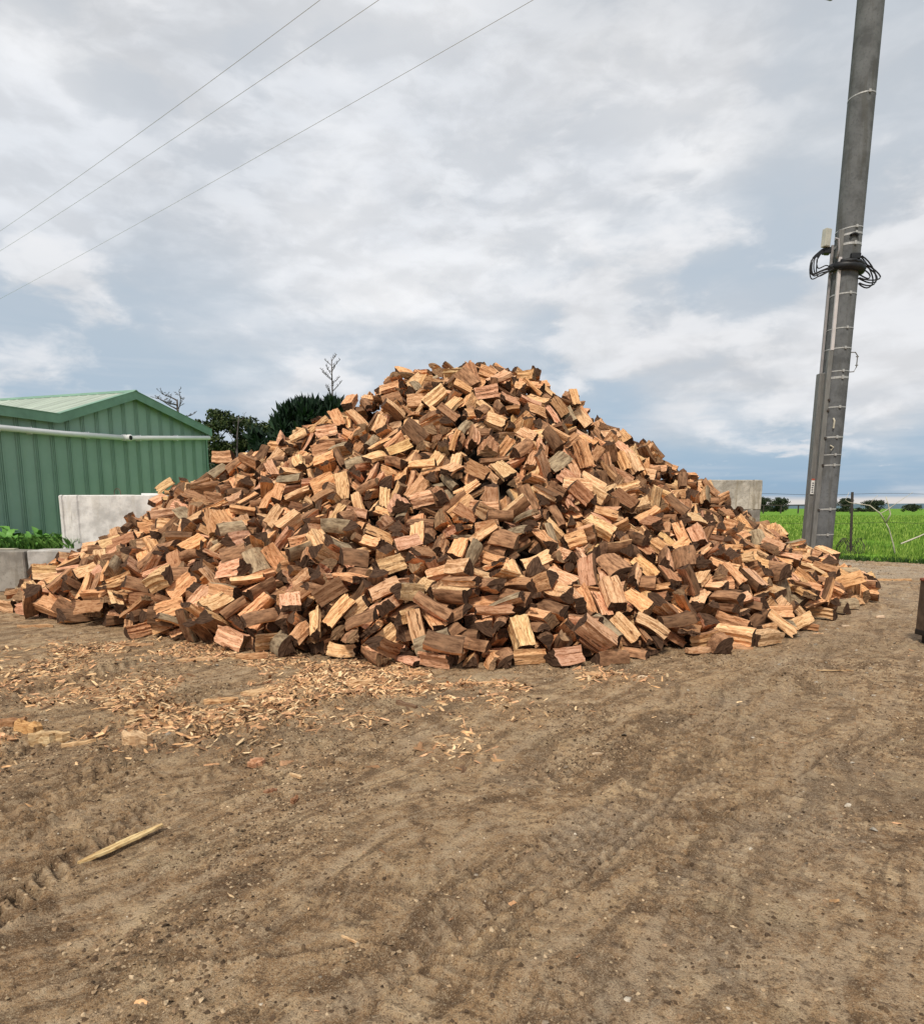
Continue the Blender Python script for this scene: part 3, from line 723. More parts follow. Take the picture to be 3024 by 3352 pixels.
    pts = [L((cx(7.3) + rr * math.cos(a), by + rr * math.sin(a), 7.33 - .03 * math.cos(a))) for a in [math.pi * (1.0 + k / 14) for k in range(15)]]
    MB().tube(pts, .10, 8).build('cable_bundle', M_BLACK, root, True)
    pts = [L((p[0] + bx + rs_.uniform(-.02, .02), p[1] + by - .05, p[2] + .07 + rs_.uniform(-.02, .04))) for p in pts[3:12]]
    MB().tube(pts, .05, 8).build('cable_bundle', M_BLACK, root, True)
    MB().box(L((cx(7.5) + .02, by - .36, 7.52)), (.22, .10, .13), None, .02).build('cable_clamp', M_BLACK, root)
    MB().tube([L((cx(7.8) - .02 + .09 * math.cos(a), by - .31, 7.98 + .05 * math.sin(a))) for a in [math.pi * k / 6 for k in range(7)]], .03, 6).build('black_bracket', M_BLACK, root)
    for k in range(5):      # loops on the right
        w_ = .30 + .07 * ((k * 3) % 5) * .8; h_ = .08 + .035 * ((k * 2) % 5)
        pts = []
        for j in range(15):
            a = math.pi * (.5 - j / 14 * 1.0)
            pts.append(L((cx(7.4) + .25 + w_ * math.cos(a) * .95, by - .12 - .02 * k, 7.28 + h_ * math.sin(a) * (1.1 + .12 * k) - (.14 + .03 * ((k * 2) % 5)) * math.cos(a) + .012 * math.sin(3 * a + k))))
        MB().tube(pts, .017, 5).build('cable_loop', M_BLACK, root)
    for k in range(7):      # tangle on the left
        a0 = (8.52 + rs_.uniform(-.03, .06), 7.74); b0 = (8.80, 7.38 - .02 * k); dip = rs_.uniform(7.0, 7.3); lx = rs_.uniform(8.24, 8.42)
        c = [Vector((a0[0], by - .14, a0[1])), Vector((lx - .02, by - .2, (a0[1] + dip) / 2 + .03)), Vector((lx, by - .22, dip)), Vector((lx + .2, by - .22, dip + .06)), Vector((b0[0], by - .2, b0[1]))]
        pts = []
        for i in range(len(c) - 1):
            p0 = c[max(i-1, 0)]; p1 = c[i]; p2 = c[i+1]; p3 = c[min(i+2, len(c)-1)]
            for j in range(5):
                t = j / 5; pts.append(L(.5 * ((2*p1) + (p2-p0)*t + (2*p0-5*p1+4*p2-p3)*t*t + (3*p1-p0-3*p2+p3)*t**3)))
        MB().tube(pts, .014, 5).build('cable_loop', M_BLACK, root)
    MB().tube([L((8.72, by - .25, 7.95)), L((8.80, by - .27, 7.92)), L((8.83, by - .27, 7.7)), L((8.80, by - .26, 7.5))], .024, 8).build('conduit_bend', M_CONDUIT, root, True)
    # street lamp on an arm
    MB().tube([L((cx(14), by, 14.2)), L((8.9, by - .1, 14.15)), L((8.5, by - .2, 13.75)), L((8.42, by - .2, 13.45))], .035, 8).build('lamp_arm', M_GUARD, root, True)
    pts = [(8.62, 13.28), (8.50, 13.21), (8.24, 13.08), (8.05, 13.10), (7.95, 13.18)]
    MB().tube([L((x, by - .2, z)) for x, z in pts], [.05, .10, .15, .12, .03], 14).build('lamp_head', M_LAMP, root, True)
pole()

# ------------------------------------------------------------------ overhead wires
def wire_obj(a, b, label, r=.0045):
    a, b = Vector(a), Vector(b); d = b - a; a = a - d * .9; b = b + d * .6
    N = 36; root = MB(); pts = []
    for i in range(N + 1):
        t = i / N; p = a.lerp(b, t); p.z += 1.0 * ((2*t-1) ** 2 - .25) * .35; pts.append(p)
    o = root.tube(pts, r, 5).build('overhead_wire', M_WIRE); tag(o, label, 'power line', 'power lines crossing the sky upper left')
wire_obj((-13.86, 22.18, 10), (-2.35, 12.8, 10), 'topmost of the three thin power lines crossing the sky at upper left')
wire_obj((-14.95, 23.81, 10), (-1.38, 12.8, 10), 'middle of the three thin power lines crossing the sky at upper left')
wire_obj((-18.36, 28.95, 10), (1.17, 12.8, 10), 'lowest and longest of the three thin power lines crossing the sky')

# ------------------------------------------------------------------ wire fence on the right
def fence():
    for i, (x, y, z, lab) in enumerate([(14.55, 25.8, 2.30, 'dark steel fence post standing in grass right of the power pole'), (9.2, 27.6, 2.1, 'dark steel fence post behind the power pole')]):
        r_ = empty('fence_post', (x, y, 0), lab, 'fence post')
        MB().prism([(-.045, -.012), (.045, -.012), (.045, .012), (.012, .012), (.012, .06), (-.012, .06), (-.012, .012), (-.045, .012)], -.3, z, 'Z').build('steel_post', M_POSTST, r_).rotation_euler = (0, R(-3.2) if i == 0 else 0, 0)
    for z, lab in ((2.22, 'top strand of fence wire above the green field'), (1.15, 'lower strand of fence wire across the green field')):
        pts = [(x, 25.8 - (x - 14.55) * .06, z + .03 * math.sin(x * 1.3)) for x in np.linspace(4, 26, 30)]
        tag(MB().tube(pts, .006, 4).build('fence_wire', M_POSTST), lab, 'fence wire', 'strands of the field fence')
    for k in range(9):      # netting folded at the post foot
        a = R(40 * k); o = None
    rs_ = random.Random(8); mb = MB()
    for k in range(16):
        x = 14.5 + rs_.uniform(-.5, .4); pts = [(x + .18 * math.cos(a) * rs_.uniform(.8, 1.2), 25.6 + .1 * math.sin(a * 2), .32 + .28 * math.sin(a) + rs_.uniform(-.03, .03)) for a in [2*math.pi*j/10 for j in range(11)]]
        mb.tube(pts, .008, 4)
    tag(mb.build('wire_netting_roll', M_POSTST), 'rusty tangle of old fence netting at the foot of the fence post', 'wire netting')
fence()
def far_fence():
    r_ = empty('timber_rail_fence', (112, 240, 0), 'far dark rail fence at the edge of the field beside the concrete block stack', 'fence')
    for i in range(6):
        MB().box((-8 + 6 * i, 0, 1.3), (.35, .35, 3.2)).build('post', M_POSTST, r_)
    MB().box((6, 0, 2.75), (31, .15, .3)).build('rail', M_POSTST, r_)
far_fence()

# ------------------------------------------------------------------ trees
def branch_tree(rs, base, height, spread, levels, r0, upward=.6, crook=.2, nb=5, first=.35):
    """tapered trunk and limbs; returns tubes [(pts, radii)] and the tip points"""
    tubes = []; tips = []
    def grow(p, d, L, r, lev):
        n = 6; pts = [p.copy()]; rad_ = [r]
        for i in range(n):
            ck = crook * (.3 if lev == 0 else 1); d = (d + Vector((rs.uniform(-ck, ck), rs.uniform(-ck, ck), rs.uniform(-ck, ck) * .6 + (.04 if lev else .08)))).normalized()
            p = p + d * L / n; pts.append(p.copy()); rad_.append(r * (1 - .8 * (i + 1) / n))
        tubes.append((pts, rad_, lev))
        if lev >= levels: tips.append((p.copy(), d.copy())); return
        k = nb if lev == 0 else max(2, nb - lev)
        for i in range(k):
            t = first + (1 - first) * (i + rs.random() * .8) / k if lev == 0 else .3 + .7 * (i + .5) / k
            j = min(n - 1, int(t * n)); q = pts[j].lerp(pts[j + 1], t * n - j)
            a = rs.uniform(0, 2 * math.pi); side = Vector((math.cos(a), math.sin(a), upward * rs.uniform(.5, 1.3))).normalized()
            grow(q, (side + d * .25).normalized(), L * spread * rs.uniform(.65, 1.1) * (1 - .35 * (t if lev == 0 else 0)), rad_[j] * .55, lev + 1)
        tips.append((pts[-1], d))
    grow(Vector(base), Vector((0, 0, 1)), height, r0, 0)
    return tubes, tips
def leaves(centres, rs, n, rad, size, dirn=None, flat=.7, long=1.0):
    """many small leaf faces spread around clump centres"""
    C = np.array([tuple(c) for c in centres]); idx = rs.randint(len(C), size=n)
    off = rs.normal(size=(n, 3)); off /= np.linalg.norm(off, axis=1)[:, None]; off *= (rs.rand(n, 1) ** .45) * rad; off[:, 2] *= flat
    P = C[idx] + off
    d = rs.normal(size=(n, 3)) if dirn is None else rs.normal(size=(n, 3)) * .45 + off / rad * .9 + np.array(dirn)
    d /= np.linalg.norm(d, axis=1)[:, None]
    e = np.cross(d, rs.normal(size=(n, 3))); e /= np.linalg.norm(e, axis=1)[:, None]
    s = size * rs.uniform(.6, 1.4, (n, 1)); l = s * long
    V = np.stack([P - d * l * .5, P + e * s * .35, P + d * l * .6, P - e * s * .35], 1).reshape(-1, 3)
    F = np.arange(n * 4).reshape(n, 4)
    return V, F
def build_tree(name, base, height, label, cat, m_leaf, n_leaf, rad, lsize, seed, spread=.5, levels=2, r0=.25, upward=.6, crook=.2, nb=6, first=.35, dirn=None, flat=.7, long=1., trunk=M_TRUNK, group=None, extra=None):
    rs = random.Random(seed); nrs = np.random.RandomState(seed)
    root = empty(name, base, label, cat, group)
    tubes, tips = branch_tree(rs, (0, 0, 0), height, spread, levels, r0, upward, crook, nb, first)
    mb = MB(); lm = MB(); two = 0
    for pts, rd, lev in tubes:
        if lev == 0: mb.tube(pts, [max(.012, r) for r in rd], 8)
        else: lm.tube(pts, [max(.010, r) for r in rd], 4); two += 1
    mb.build('trunk', trunk, root, True)
    if two: lm.build('limbs', trunk, root, True)
    else: lm.bm.free()
    if n_leaf:
        cs = [p for p, d in tips] + (extra or [])
        V, F = leaves(cs, nrs, n_leaf, rad, lsize, dirn, flat, long)
        link(bpy.data.objects.new('crown', np_mesh('crown', V, F, [m_leaf])), root)
    return root
# left group behind the shed and the heap
def cyp_centres(rs, w_, h0, h1, n):
    out = []
    for i in range(n):
        t = rs.random(); z = h0 + (h1 - h0) * t; r_ = w_ * (1 - .30 * t ** 3) * math.sqrt(rs.random()); a = rs.uniform(0, 2*math.pi)
        out.append(Vector((r_ * math.cos(a), r_ * math.sin(a), z)))
    return out
rr = random.Random(4)
build_tree('cypress_tree', (-9.9, 45, 0), 6.9, 'dark spiky cypress rising behind the left shoulder of the heap', 'tree', M_CYP, 18000, .55, .26, 21, .28, 2, .3, 1.3, .12, 9, .3, (0, 0, 1.3), 1.2, 2.4, extra=cyp_centres(rr, 2.1, 3.2, 7.9, 130))
build_tree('cypress_tree', (-8.2, 45.6, 0), 7.0, 'smaller dark cypress crown at the foot of the thin bare tree, touching the heap', 'tree', M_CYP, 6500, .5, .24, 22, .34, 2, .25, 1.2, .15, 7, .4, (0, 0, 1.1), 1.1, 2.2, extra=cyp_centres(rr, 1.1, 4.0, 7.7, 40))
build_tree('cypress_tree', (-13.3, 48, 0), 5.6, 'low dark pointed cypress between the shed trees and the tall cypress', 'tree', M_CYP, 6000, .55, .26, 23, .36, 2, .25, 1.0, .15, 7, .3, (0, 0, 1.0), 1.0, 2.2, extra=cyp_centres(rr, .9, 2.5, 6.4, 40))
build_tree('bare_tree', (-9.2, 50, 0), 12.0, 'thin bare leafless tree standing above the dark cypress', 'tree', None, 0, 0, 0, 24, .15, 2, .15, .5, .05, 26, .50, trunk=M_DEADWOOD)
build_tree('dead_tree', (-19.0, 50, 0), 9.2, 'gnarled dead tree with flat twisting crown above the shed roof edge', 'tree', None, 0, 0, 0, 31, .26, 3, .30, .25, .42, 11, .70, trunk=M_DEADWOOD)
build_tree('dead_tree', (-16.8, 52, 0), 8.6, 'small dead broken branches poking above the olive trees beside the shed', 'tree', None, 0, 0, 0, 36, .24, 2, .16, .5, .40, 5, .62, trunk=M_DEADWOOD)
gx = [((-18.9, 54), 8.6, 'olive green tree with rounded crown right beside the shed corner', 26, 1.9, 11000), ((-16.2, 56), 8.6, 'bushy olive green tree in the middle of the trees left of the heap', 27, 2.0, 11000),
      ((-13.4, 58), 8.2, 'lower dark green tree filling the gap left of the tall cypress', 28, 1.9, 8000), ((-20.2, 57), 6.6, 'thin green tree mostly hidden behind the shed wall', 29, 1.5, 4500)]
for (x, y), h, lab, sd_, w_, n in gx:
    rr = random.Random(sd_)
    ex = [Vector((w_ * math.sqrt(rr.random()) * math.cos(a), w_ * math.sqrt(rr.random()) * math.sin(a), rr.uniform(2.4, h - .4))) for a in [rr.uniform(0, 6.28) for _ in range(26)]]
    build_tree('green_tree', (x, y, 0), h - .6, lab, 'tree', M_GUM, n, .62, .17, sd_, .36, 2, .22, .5, .22, 7, .35, None, .6, 1.3, extra=ex, group='green trees behind the shed')
rr = random.Random(77)
ex = [Vector((rr.uniform(-4, 3.5), rr.uniform(-.8, .8), rr.uniform(.4, 5.0 - .15 * abs(k % 5)))) for k in range(120)]
build_tree('dark_shrubbery', (-13.5, 50.5, 0), 3.5, 'mass of dark shrubs below the trees between shed and heap', 'shrub', M_CYP, 15000, .8, .22, 40, .4, 2, .15, .4, .3, 5, .2, None, .8, 1.6, extra=ex)
# far trees on the field edge
for x, y, h, wd, sd_, lab in [(149, 345, 7.6, 9.5, 50, 'round far tree just right of the concrete block stack'), (159.5, 350, 7.6, 7.5, 51, 'far tree in front of the power pole left side on the field edge'),
                              (184.5, 352, 7.2, 8.5, 52, 'far tree just right of the power pole'), (192, 348, 7.2, 6.5, 53, 'far tree directly behind the fence post'),
                              (207, 350, 6.2, 12, 54, 'wide far tree right of the fence post'), (228, 352, 4.2, 9.0, 55, 'lowest far shrub near the right edge of the picture'),
                              (142, 352, 7.2, 8.0, 56, 'far tree half hidden behind the concrete block stack')]:
    rr = random.Random(sd_); ex = [Vector((rr.uniform(-wd, wd) * .5 * rr.uniform(.5, 1), rr.uniform(-2, 2), max(.9, (h - 1.2) * (1 - rr.random() ** 2 * .75)))) for _ in range(46)]
    ex = [Vector((e.x, e.y, min(e.z, (h - .9) * (1 - (abs(e.x) / (wd * .62)) ** 2 * .6)))) for e in ex]
    build_tree('far_tree', (x, y, 0), h * .6, lab, 'tree', M_FARLEAF, 3600, 1.35, .6, sd_, .42, 2, .3, .7, .2, 6, .25, None, .8, 1., extra=ex, group='trees along the far edge of the field')

rr = random.Random(91)
build_tree('far_hedge', (152, 356, 0), 1.6, 'low dark hedge line linking the far trees right of the block stack', 'hedge', M_FARLEAF, 5000, 1.2, .55, 91, .3, 1, .15, .5, .2, 4, .2, None, .7, 1., extra=[Vector((rr.uniform(-14, 14), rr.uniform(-1, 1), rr.uniform(.3, 2.2))) for _ in range(90)])
build_tree('far_hedge', (196, 358, 0), 1.6, 'low dark hedge line between the far trees right of the pole', 'hedge', M_FARLEAF, 4000, 1.1, .55, 92, .3, 1, .15, .5, .2, 4, .2, None, .7, 1., extra=[Vector((rr.uniform(-13, 19), rr.uniform(-1, 1), rr.uniform(.2, 1.5))) for _ in range(80)])

# dead stalk plant in the field
def stalk():
    root = empty('dry_weed_stalk', (15.25, 24.2, 0), 'tall dry branching weed stalk leaning in the green grass at right', 'dead plant')
    def L(pts): return [(a - 15.25, b - 24.2, c) for a, b, c in pts]
    def br(pts, r): MB().tube(L(pts), [r * (1 - .55 * i / (len(pts) - 1)) for i in range(len(pts))], 6).build('stalk', M_STALK, root, True)
    br([(15.25, 24.2, -.05), (15.12, 24.2, .45), (14.85, 24.1, 1.0), (14.72, 24.1, 1.22)], .028)
    br([(14.72, 24.1, 1.20), (14.45, 24, 1.52), (14.05, 24, 1.80), (13.6, 24, 1.86)], .026)
    br([(14.74, 24.1, 1.20), (14.80, 24, 1.5), (14.68, 24, 1.85), (14.58, 24, 2.1)], .026)
    br([(14.45, 24, 1.52), (14.62, 24, 1.62), (15.0, 24, 1.9), (15.5, 24, 2.25)], .014)
    br([(14.05, 24, 1.80), (14.12, 24, 1.95), (14.30, 24, 2.15)], .014)
    br([(14.72, 24.1, 1.62), (14.9, 24, 1.82), (15.2, 24, 2.05)], .012)
    br([(13.6, 24, 1.86), (13.35, 24, 1.9), (13.2, 24, 1.98), (13.3, 24, 2.25)], .014)
    o = empty('dry_weed_stalk', (15.1, 23.6, 0), 'single dry stem slanting up to the right low in the grass', 'dead plant')
    MB().tube([(-.1, 0, .5), (.5, 0, .75), (1.1, 0, 1.05)], [.03, .03, .012], 5).build('stalk', M_STALK, o)
stalk()

# ------------------------------------------------------------------ grass
def blades(n, sampler, hmin, hmax, wid, seed, lean=.35):
    rs = np.random.RandomState(seed); x, y, z = sampler(rs, n); n = len(x)
    a = rs.uniform(0, 2*math.pi, n); h = rs.uniform(hmin, hmax, n); w_ = wid * rs.uniform(.6, 1.4, n) * (1 + y * .004)
    l = lean * h * rs.uniform(.2, 1.2, n); b = rs.uniform(0, 2*math.pi, n)
    cx_, sx_ = np.cos(a) * w_ / 2, np.sin(a) * w_ / 2; lx, ly = np.cos(b) * l, np.sin(b) * l
    V = np.stack([np.stack([x - cx_, y - sx_, z], -1), np.stack([x + cx_, y + sx_, z], -1),
                  np.stack([x + cx_ * .7 + lx * .4, y + sx_ * .7 + ly * .4, z + h * .6], -1), np.stack([x + lx, y + ly, z + h], -1)], 1).reshape(-1, 3)
    return V, np.arange(n * 4).reshape(n, 4)
def field_sampler(y0, y1, power):
    def f(rs, n):
        y = y0 + (y1 - y0) * rs.rand(n) ** power; x = (.30 + .46 * rs.rand(n)) * y
        keep = y > edge_y(x) + .1 * rs.rand(n) + .6 * fbm(x * 2.2, y * 2.2, 3, 2)
        cl_ = fbm(x * .9, y * .35, 4, 3) > -.12 + .3 * rs.rand(n) - .15
        k = keep & cl_
        return x[k], y[k], np.full(k.sum(), -.08)
    return f
V1, F1 = blades(75000, field_sampler(20.5, 48, 1.6), .10, .30, .022, 1)
V2, F2 = blades(60000, field_sampler(40, 170, 1.6), .12, .34, .07, 2)
V = np.vstack([V1, V2]); F = np.vstack([F1, F2 + len(V1)])
tag(link(bpy.data.objects.new('pasture_grass', np_mesh('pasture_grass', V, F, [M_GRASS]))), 'lush bright green pasture grass beyond the gravel edge', 'grass', kind='stuff')
def edge_sampler(rs, n):
    x = 9.5 + rs.rand(n) * 9; y = edge_y(x) + .25 + .35 * rs.normal(size=n); x2 = x
    k = (fbm(x * 1.6, y * .5, 2, 2) > -.08) | (np.abs(x - 12.6) < .8)
    return x2[k], y[k], np.full(k.sum(), -.06)
V, F = blades(5000, edge_sampler, .06, .24, .03, 4, .6)
tag(link(bpy.data.objects.new('rank_grass', np_mesh('rank_grass', V, F, [M_DARKTUFT]))), 'darker rank grass along the gravel edge by the pole', 'grass', kind='stuff')
# weeds at the shed foot
def weed_sampler(rs, n):
    x = -13.5 + rs.rand(n) * 5.3; y = 14.85 + rs.rand(n) ** 1.3 * 2.6
    return x, y, np.full(n, .79)
V, F = blades(9000, weed_sampler, .08, .34, .016, 6, .9)
tag(link(bpy.data.objects.new('bank_grass', np_mesh('bank_grass', V, F, [leaf_mat('bank_blade', (.03, .085, .015), (.07, .17, .025), (.16, .30, .06))]))), 'tangle of green grass and fine weeds at the foot of the shed', 'grass', kind='stuff')
def leaf_mesh(seed, L, W_):
    rs = random.Random(seed); n = 6; V = []; F = []
    for i in range(n + 1):
        t = i / n; w_ = W_ * math.sin(math.pi * min(1, t * .92 + .06)) ** .7 * (1 + rs.uniform(-.14, .14)) * .5; z = .35 * L * math.sin(t * 1.9) - .10 * L * t * t * 3
        V += [(L * t, -w_, z + .02 * rs.uniform(-1, 1)), (L * t, 0, z - .12 * w_), (L * t, w_, z + .02 * rs.uniform(-1, 1))]
    for i in range(n):
        for k in range(2): F.append((i*3+k, (i+1)*3+k, (i+1)*3+k+1, i*3+k+1))
    return np_mesh('leaf', V, F, [M_WEED], smooth=True)
LEAVES = [leaf_mesh(k, .26 + .05 * (k % 3), .12 + .02 * (k % 2)) for k in range(5)]
rr = random.Random(12)
where = ['at the far left edge', 'left of centre in the clump', 'behind the joint of the low blocks', 'just left of the tall pale block', 'against the shed wall', 'at the back of the clump', 'in front, overhanging the low block', 'low at the corner of the tall block', 'tallest of the clump', 'farther back by the shed wall']
for i, (x, y, s_) in enumerate([(-10.35, 15.05, 1.3), (-9.95, 15.15, 1.15), (-9.45, 15.1, 1.0), (-8.85, 15.15, 1.0), (-9.9, 16.2, 1.2), (-10.5, 15.9, 1.3), (-9.15, 15.0, .8), (-8.62, 15.2, .7), (-10.1, 15.5, 1.4), (-9.3, 16.1, 1.0)]):
    root = empty('broadleaf_weed', (x, y, .80), 'bright green broad-leaved weed ' + where[i], 'weed', 'broad-leaved weeds on the bank')
    for k in range(15):
        o = link(bpy.data.objects.new('leaf', LEAVES[rr.randrange(5)]), root)
        e = rr.random(); o.rotation_euler = (rr.uniform(-.3, .3), -rr.uniform(-.1, 1.0), 2.4 * k + rr.uniform(-.3, .3)); o.location = (0, 0, .04 + .16 * e); s = s_ * rr.uniform(.65, 1.15); o.scale = (s, s, s)

# ------------------------------------------------------------------ the firewood
NVAR = 36
def heap_h(x, y):
    """target surface height of the heap (metres) at x, y"""
    dx = x - 0.2; dy = y - 14.3
    th = np.degrees(np.arctan2(dy, dx)); r = np.hypot(dx, dy)
    A = [-200, -180, -162, -150, -139, -120, -105, -96, -84, -76, -68, -62, -50, -37, -20, 0, 30, 90, 150, 160, 180]
    R = [8.0, 8.8, 7.9, 6.8, 6.1, 5.95, 5.95, 6.3, 6.7, 6.3, 5.8, 6.0, 5.5, 5.2, 5.8, 8.0, 7.6, 6.0, 6.8, 7.2, 8.8]
    Rb = np.interp(th, A, R)
    t = r / Rb
    return 4.50 * np.interp(t, [0, .20, .29, .37, .46, .56, .67, .80, .93, 1.0, 1.3], [.99, .98, .885, .77, .68, .58, .455, .285, .115, 0, -.4])

def log_variant(k):
    """one split or round firewood billet: verts, faces, material slots (0 split, 1 bark, 2 sawn end), length along X, centred"""
    rs = np.random.RandomState(1000 + k)
    kind = ['quarter', 'half', 'slab', 'wedge', 'block', 'quarter', 'sliver', 'slab', 'wedge', 'wedge', 'quarter', 'slab'][k % 12]
    if k in (7, 18): kind = 'round'
    L = rs.uniform(.33, .46)
    pts = []; bark = []          # bark[i] : segment i -> i+1 carries bark
    def arc(R, a0, a1, n, wob=.05):
        out = []
        for i in range(n + 1):
            a = math.radians(a0 + (a1 - a0) * i / n)
            r = R * (1 + wob * math.sin(3 * a + k) + rs.uniform(-.02, .02))
            out.append((r * math.cos(a), r * math.sin(a)))
        return out
    def seg(p, q, n):
        out = []
        for i in range(1, n):
            t = i / n; nx = -(q[1] - p[1]); ny = q[0] - p[0]; l = math.hypot(nx, ny)
            d = rs.uniform(-.011, .011)
            out.append((p[0] + (q[0] - p[0]) * t + nx / l * d, p[1] + (q[1] - p[1]) * t + ny / l * d))
        return out
    if kind in ('quarter', 'wedge', 'half'):
        R = rs.uniform(.125, .20) if kind != 'half' else rs.uniform(.085, .12)
        sp = {'quarter': rs.uniform(75, 110), 'wedge': rs.uniform(42, 62), 'half': rs.uniform(160, 185)}[kind]
        if kind == 'wedge': R *= 1.12
        na = 7
        a = arc(R, -sp / 2, sp / 2, na)
        apex = (rs.uniform(-.01, .02), rs.uniform(-.015, .015))
        poly = a[:]; bark = [True] * na
        if kind == 'half':
            s = seg(a[-1], a[0], 9); poly += s; bark += [False] * 9
        else:
            s1 = seg(a[-1], apex, 5); s2 = seg(apex, a[0], 5)
            poly += s1 + [apex] + s2; bark += [False] * 10
    elif kind == 'round':
        R = rs.uniform(.045, .07); poly = arc(R, 0, 330, 11, .08); bark = [True] * 12
    else:
        w = rs.uniform(.13, .23); h = rs.uniform(.045, .08) if kind == 'slab' else rs.uniform(.09, .135)
        if kind == 'sliver': w = rs.uniform(.06, .10); h = rs.uniform(.035, .06)
        c = [(-w/2 + rs.uniform(-.02, .02), -h/2), (w/2 + rs.uniform(-.02, .02), -h/2 + rs.uniform(-.02, .02)),
             (w/2 + rs.uniform(-.03, .02), h/2 + rs.uniform(-.02, .02)), (-w/2 + rs.uniform(-.02, .02), h/2)]
        poly = []; bark = []
        nn = [5, 3, 5, 3]
        bk = k % 3 == 0
        for i in range(4):
            p, q = c[i], c[(i + 1) % 4]
            poly += [p] + seg(p, q, nn[i]); bark += [bk and i == 1] * nn[i]
    P = np.array(poly); n = len(P)
    P -= P.mean(0)
    NX = 8
    tw = rs.uniform(-.25, .25); tap = rs.uniform(-.12, .12)
    bend = rs.uniform(-.018, .018, 2)
    issplit = np.array([not (bark[i] and bark[i - 1]) for i in range(n)])
    rad = P / np.maximum(np.linalg.norm(P, axis=1, keepdims=True), 1e-4)
    base = rs.uniform(-1, 1, n); walk = np.zeros(n)
    rag0 = np.where(issplit, rs.uniform(-.010, .010, n), 0) * (1 + (k % 4 == 1)); rag1 = np.where(issplit, rs.uniform(-.010, .010, n), 0) * (1 + (k % 4 == 2))
    V = []
    e0 = rs.uniform(-.12, .12, 2); e1 = rs.uniform(-.12, .12, 2)
    for j in range(NX):
        t = j / (NX - 1); x = -L / 2 + L * t
        walk = walk * .82 + rs.uniform(-1, 1, n) * .0062
        walk = np.where(issplit, walk, walk * .4)
        a = tw * (t - .5); ca, sa = math.cos(a), math.sin(a)
        s = 1 + tap * (t - .5)
        Q = P * s + rad * walk[:, None]
        Q = np.stack([Q[:, 0] * ca - Q[:, 1] * sa, Q[:, 0] * sa + Q[:, 1] * ca], 1) + bend * math.sin(math.pi * t)
        if j == 0: xx = x + Q @ e0 + rag0
        elif j == NX - 1: xx = x + Q @ e1 + rag1
        else: xx = np.full(n, x)
        if 0 < j < NX - 1: xx = xx + (Q @ (e0 * (1 - t) + e1 * t))
        V += [(xx[i], Q[i, 0], Q[i, 1]) for i in range(n)]
    F = []; M = []
    for j in range(NX - 1):
        for i in range(n):
            i2 = (i + 1) % n
            F.append((j*n + i, j*n + i2, (j+1)*n + i2, (j+1)*n + i)); M.append(1 if bark[i] else 0)
    V = np.array(V)
    c0 = len(V); V = np.vstack([V, V[:n].mean(0), V[-n:].mean(0)])
    for i in range(n):
        i2 = (i + 1) % n
        F.append((c0, i2, i)); M.append(2)
        F.append((c0 + 1, (NX-1)*n + i, (NX-1)*n + i2)); M.append(2)
    return V, F, M, kind

def heap_core():
    xs = np.arange(-11, 11.01, .22); ys = np.arange(5.5, 22.01, .22); X, Y = np.meshgrid(xs, ys); H = heap_h(X, Y)
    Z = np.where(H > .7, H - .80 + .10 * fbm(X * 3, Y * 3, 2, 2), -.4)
    Z = np.maximum(Z, -.4); V = np.stack([X, Y, Z], -1).reshape(-1, 3); idx = np.arange(V.shape[0]).reshape(X.shape)
    F = np.stack([idx[:-1, :-1], idx[:-1, 1:], idx[1:, 1:], idx[1:, :-1]], -1).reshape(-1, 4)
    F = F[(V[F][:, :, 2].max(1) > -.39)]
    o = link(bpy.data.objects.new('heap_core', np_mesh('heap_core', V, F, [simple('packed_bark', (.022, .014, .010), .95, .4, 5, bstr=.6)])))  # unseen dark filler, added so no sky shows between the logs
    tag(o, 'added dark core inside the heap, hiding the sky behind the logs', 'heap filler', kind='stuff')
heap_core()
